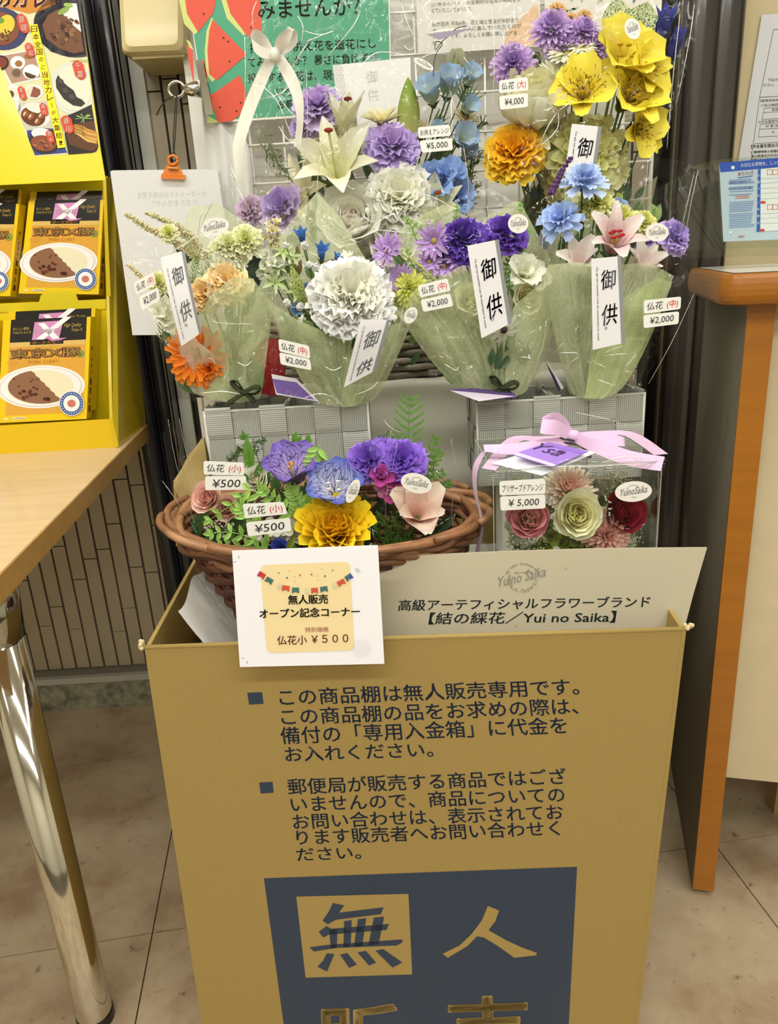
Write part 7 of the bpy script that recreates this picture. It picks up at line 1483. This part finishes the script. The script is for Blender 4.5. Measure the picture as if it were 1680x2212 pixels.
glint_folds(G, -.15, [[(1205, 240), (1170, 212), (1150, 212)], [(1205, 240), (1185, 270), (1165, 312)], [(1205, 240), (1222, 228), (1240, 215)], [(1205, 240), (1203, 280), (1160, 320)], [(1170, 135), (1185, 150), (1203, 162)], [(1290, 0), (1284, 50), (1280, 96), (1290, 80)], [(1320, 0), (1350, 20), (1300, 40)], [(1062, 0), (1068, 120), (1062, 240)], [(1085, 60), (1090, 110)], [(1470, 20), (1455, 150), (1440, 320)], [(1400, 340), (1395, 400), (1380, 450)], [(1500, 0), (1490, 80), (1462, 220)], [(1110, 0), (1112, 60)], [(1240, 330), (1225, 350), (1200, 372)]], 1.5)
glint_folds(B2, -.11, [[(760, 855), (800, 840), (820, 820)], [(650, 862), (690, 850), (720, 858)], [(575, 470), (590, 600), (600, 700)], [(870, 660), (860, 720), (830, 790)], [(700, 790), (720, 800), (740, 790)]], 1.1)
glint_folds(B3, -.11, [[(960, 786), (985, 800), (990, 790)], [(1010, 820), (1025, 805), (1018, 825)], [(1120, 770), (1150, 775), (1140, 785)], [(940, 440), (955, 470)], [(1052, 440), (1058, 498)], [(940, 700), (980, 790), (1040, 840)], [(1180, 690), (1170, 760), (1140, 830)]], 1.2)
glint_folds(B4, -.11, [[(1198, 762), (1215, 742), (1220, 748)], [(1205, 762), (1253, 764), (1225, 788)], [(1300, 765), (1330, 752), (1348, 748)], [(1300, 768), (1350, 764), (1362, 766)], [(1378, 760), (1358, 785), (1345, 798), (1365, 805)], [(1280, 780), (1310, 795), (1312, 802)], [(1368, 808), (1368, 822)], [(1290, 820), (1320, 830), (1345, 838)], [(1222, 375), (1218, 470), (1208, 560)], [(1175, 470), (1170, 540)], [(1508, 366), (1492, 440), (1470, 560)], [(1500, 370), (1484, 440), (1466, 520)], [(1400, 830), (1450, 740), (1500, 632)]], 1.2)
glint_folds(S3, -.06, [[(845, 930), (838, 1000), (832, 1120)], [(858, 955), (848, 1010)], [(974, 948), (985, 1020), (975, 1110), (985, 1180)], [(940, 1015), (950, 1024)], [(805, 1150), (812, 1180)], [(828, 905), (845, 925), (870, 935)]], .9)
glint_folds(g_, -.012, [[(1070, 1012), (1160, 1006), (1260, 1008), (1340, 1004), (1415, 1002)], [(1422, 1020), (1420, 1100), (1416, 1186)], [(1080, 960), (1070, 1000)], [(1300, 1000), (1350, 985), (1440, 995)], [(1240, 890), (1310, 905), (1360, 920)]], .9)
glint_folds(S1, -.045, [[(350, 1038), (380, 1080), (425, 1150)], [(363, 906), (380, 1000), (420, 1130)], [(387, 905), (398, 960), (430, 1100)]], .8)
for i in range(26):
    x, y = random.uniform(1110, 1360), random.uniform(1090, 1200); PF.leaf(x, y, x + random.uniform(-24, 24), y - random.uniform(10, 30), .015, random.uniform(16, 28), random.choice(['4f6b38', '6d8a48', '3f5a34', '8a9c58']))
for i in range(22):
    x, y = random.uniform(440, 700), random.uniform(1090, 1200); S1.leaf(x, y, x + random.uniform(-24, 24), y - random.uniform(20, 45), .02, random.uniform(12, 24), random.choice(['3f5f30', '54763c', '6d9048']))
for i in range(16):
    x, y = random.uniform(790, 960), random.uniform(1080, 1190); S3.leaf(x, y, x + random.uniform(-24, 24), y - random.uniform(20, 45), .02, random.uniform(12, 24), random.choice(['2f4a28', '3d5a30']))
for b, xr, yr, n in ((A, (620, 1010), (330, 620), 40), (G, (1100, 1380), (250, 520), 26), (B1, (380, 560), (560, 820), 18), (B2, (600, 840), (600, 820), 18), (B3, (880, 1150), (560, 800), 20), (B4, (1200, 1420), (480, 700), 18)):
    for i in range(n):
        x, y = random.uniform(*xr), random.uniform(*yr); b.leaf(x, y, x + random.uniform(-36, 36), y - random.uniform(25, 60), .025, random.uniform(14, 26), random.choice(['3f5f38', '54763c', '6d8a48', '8ea05c']))
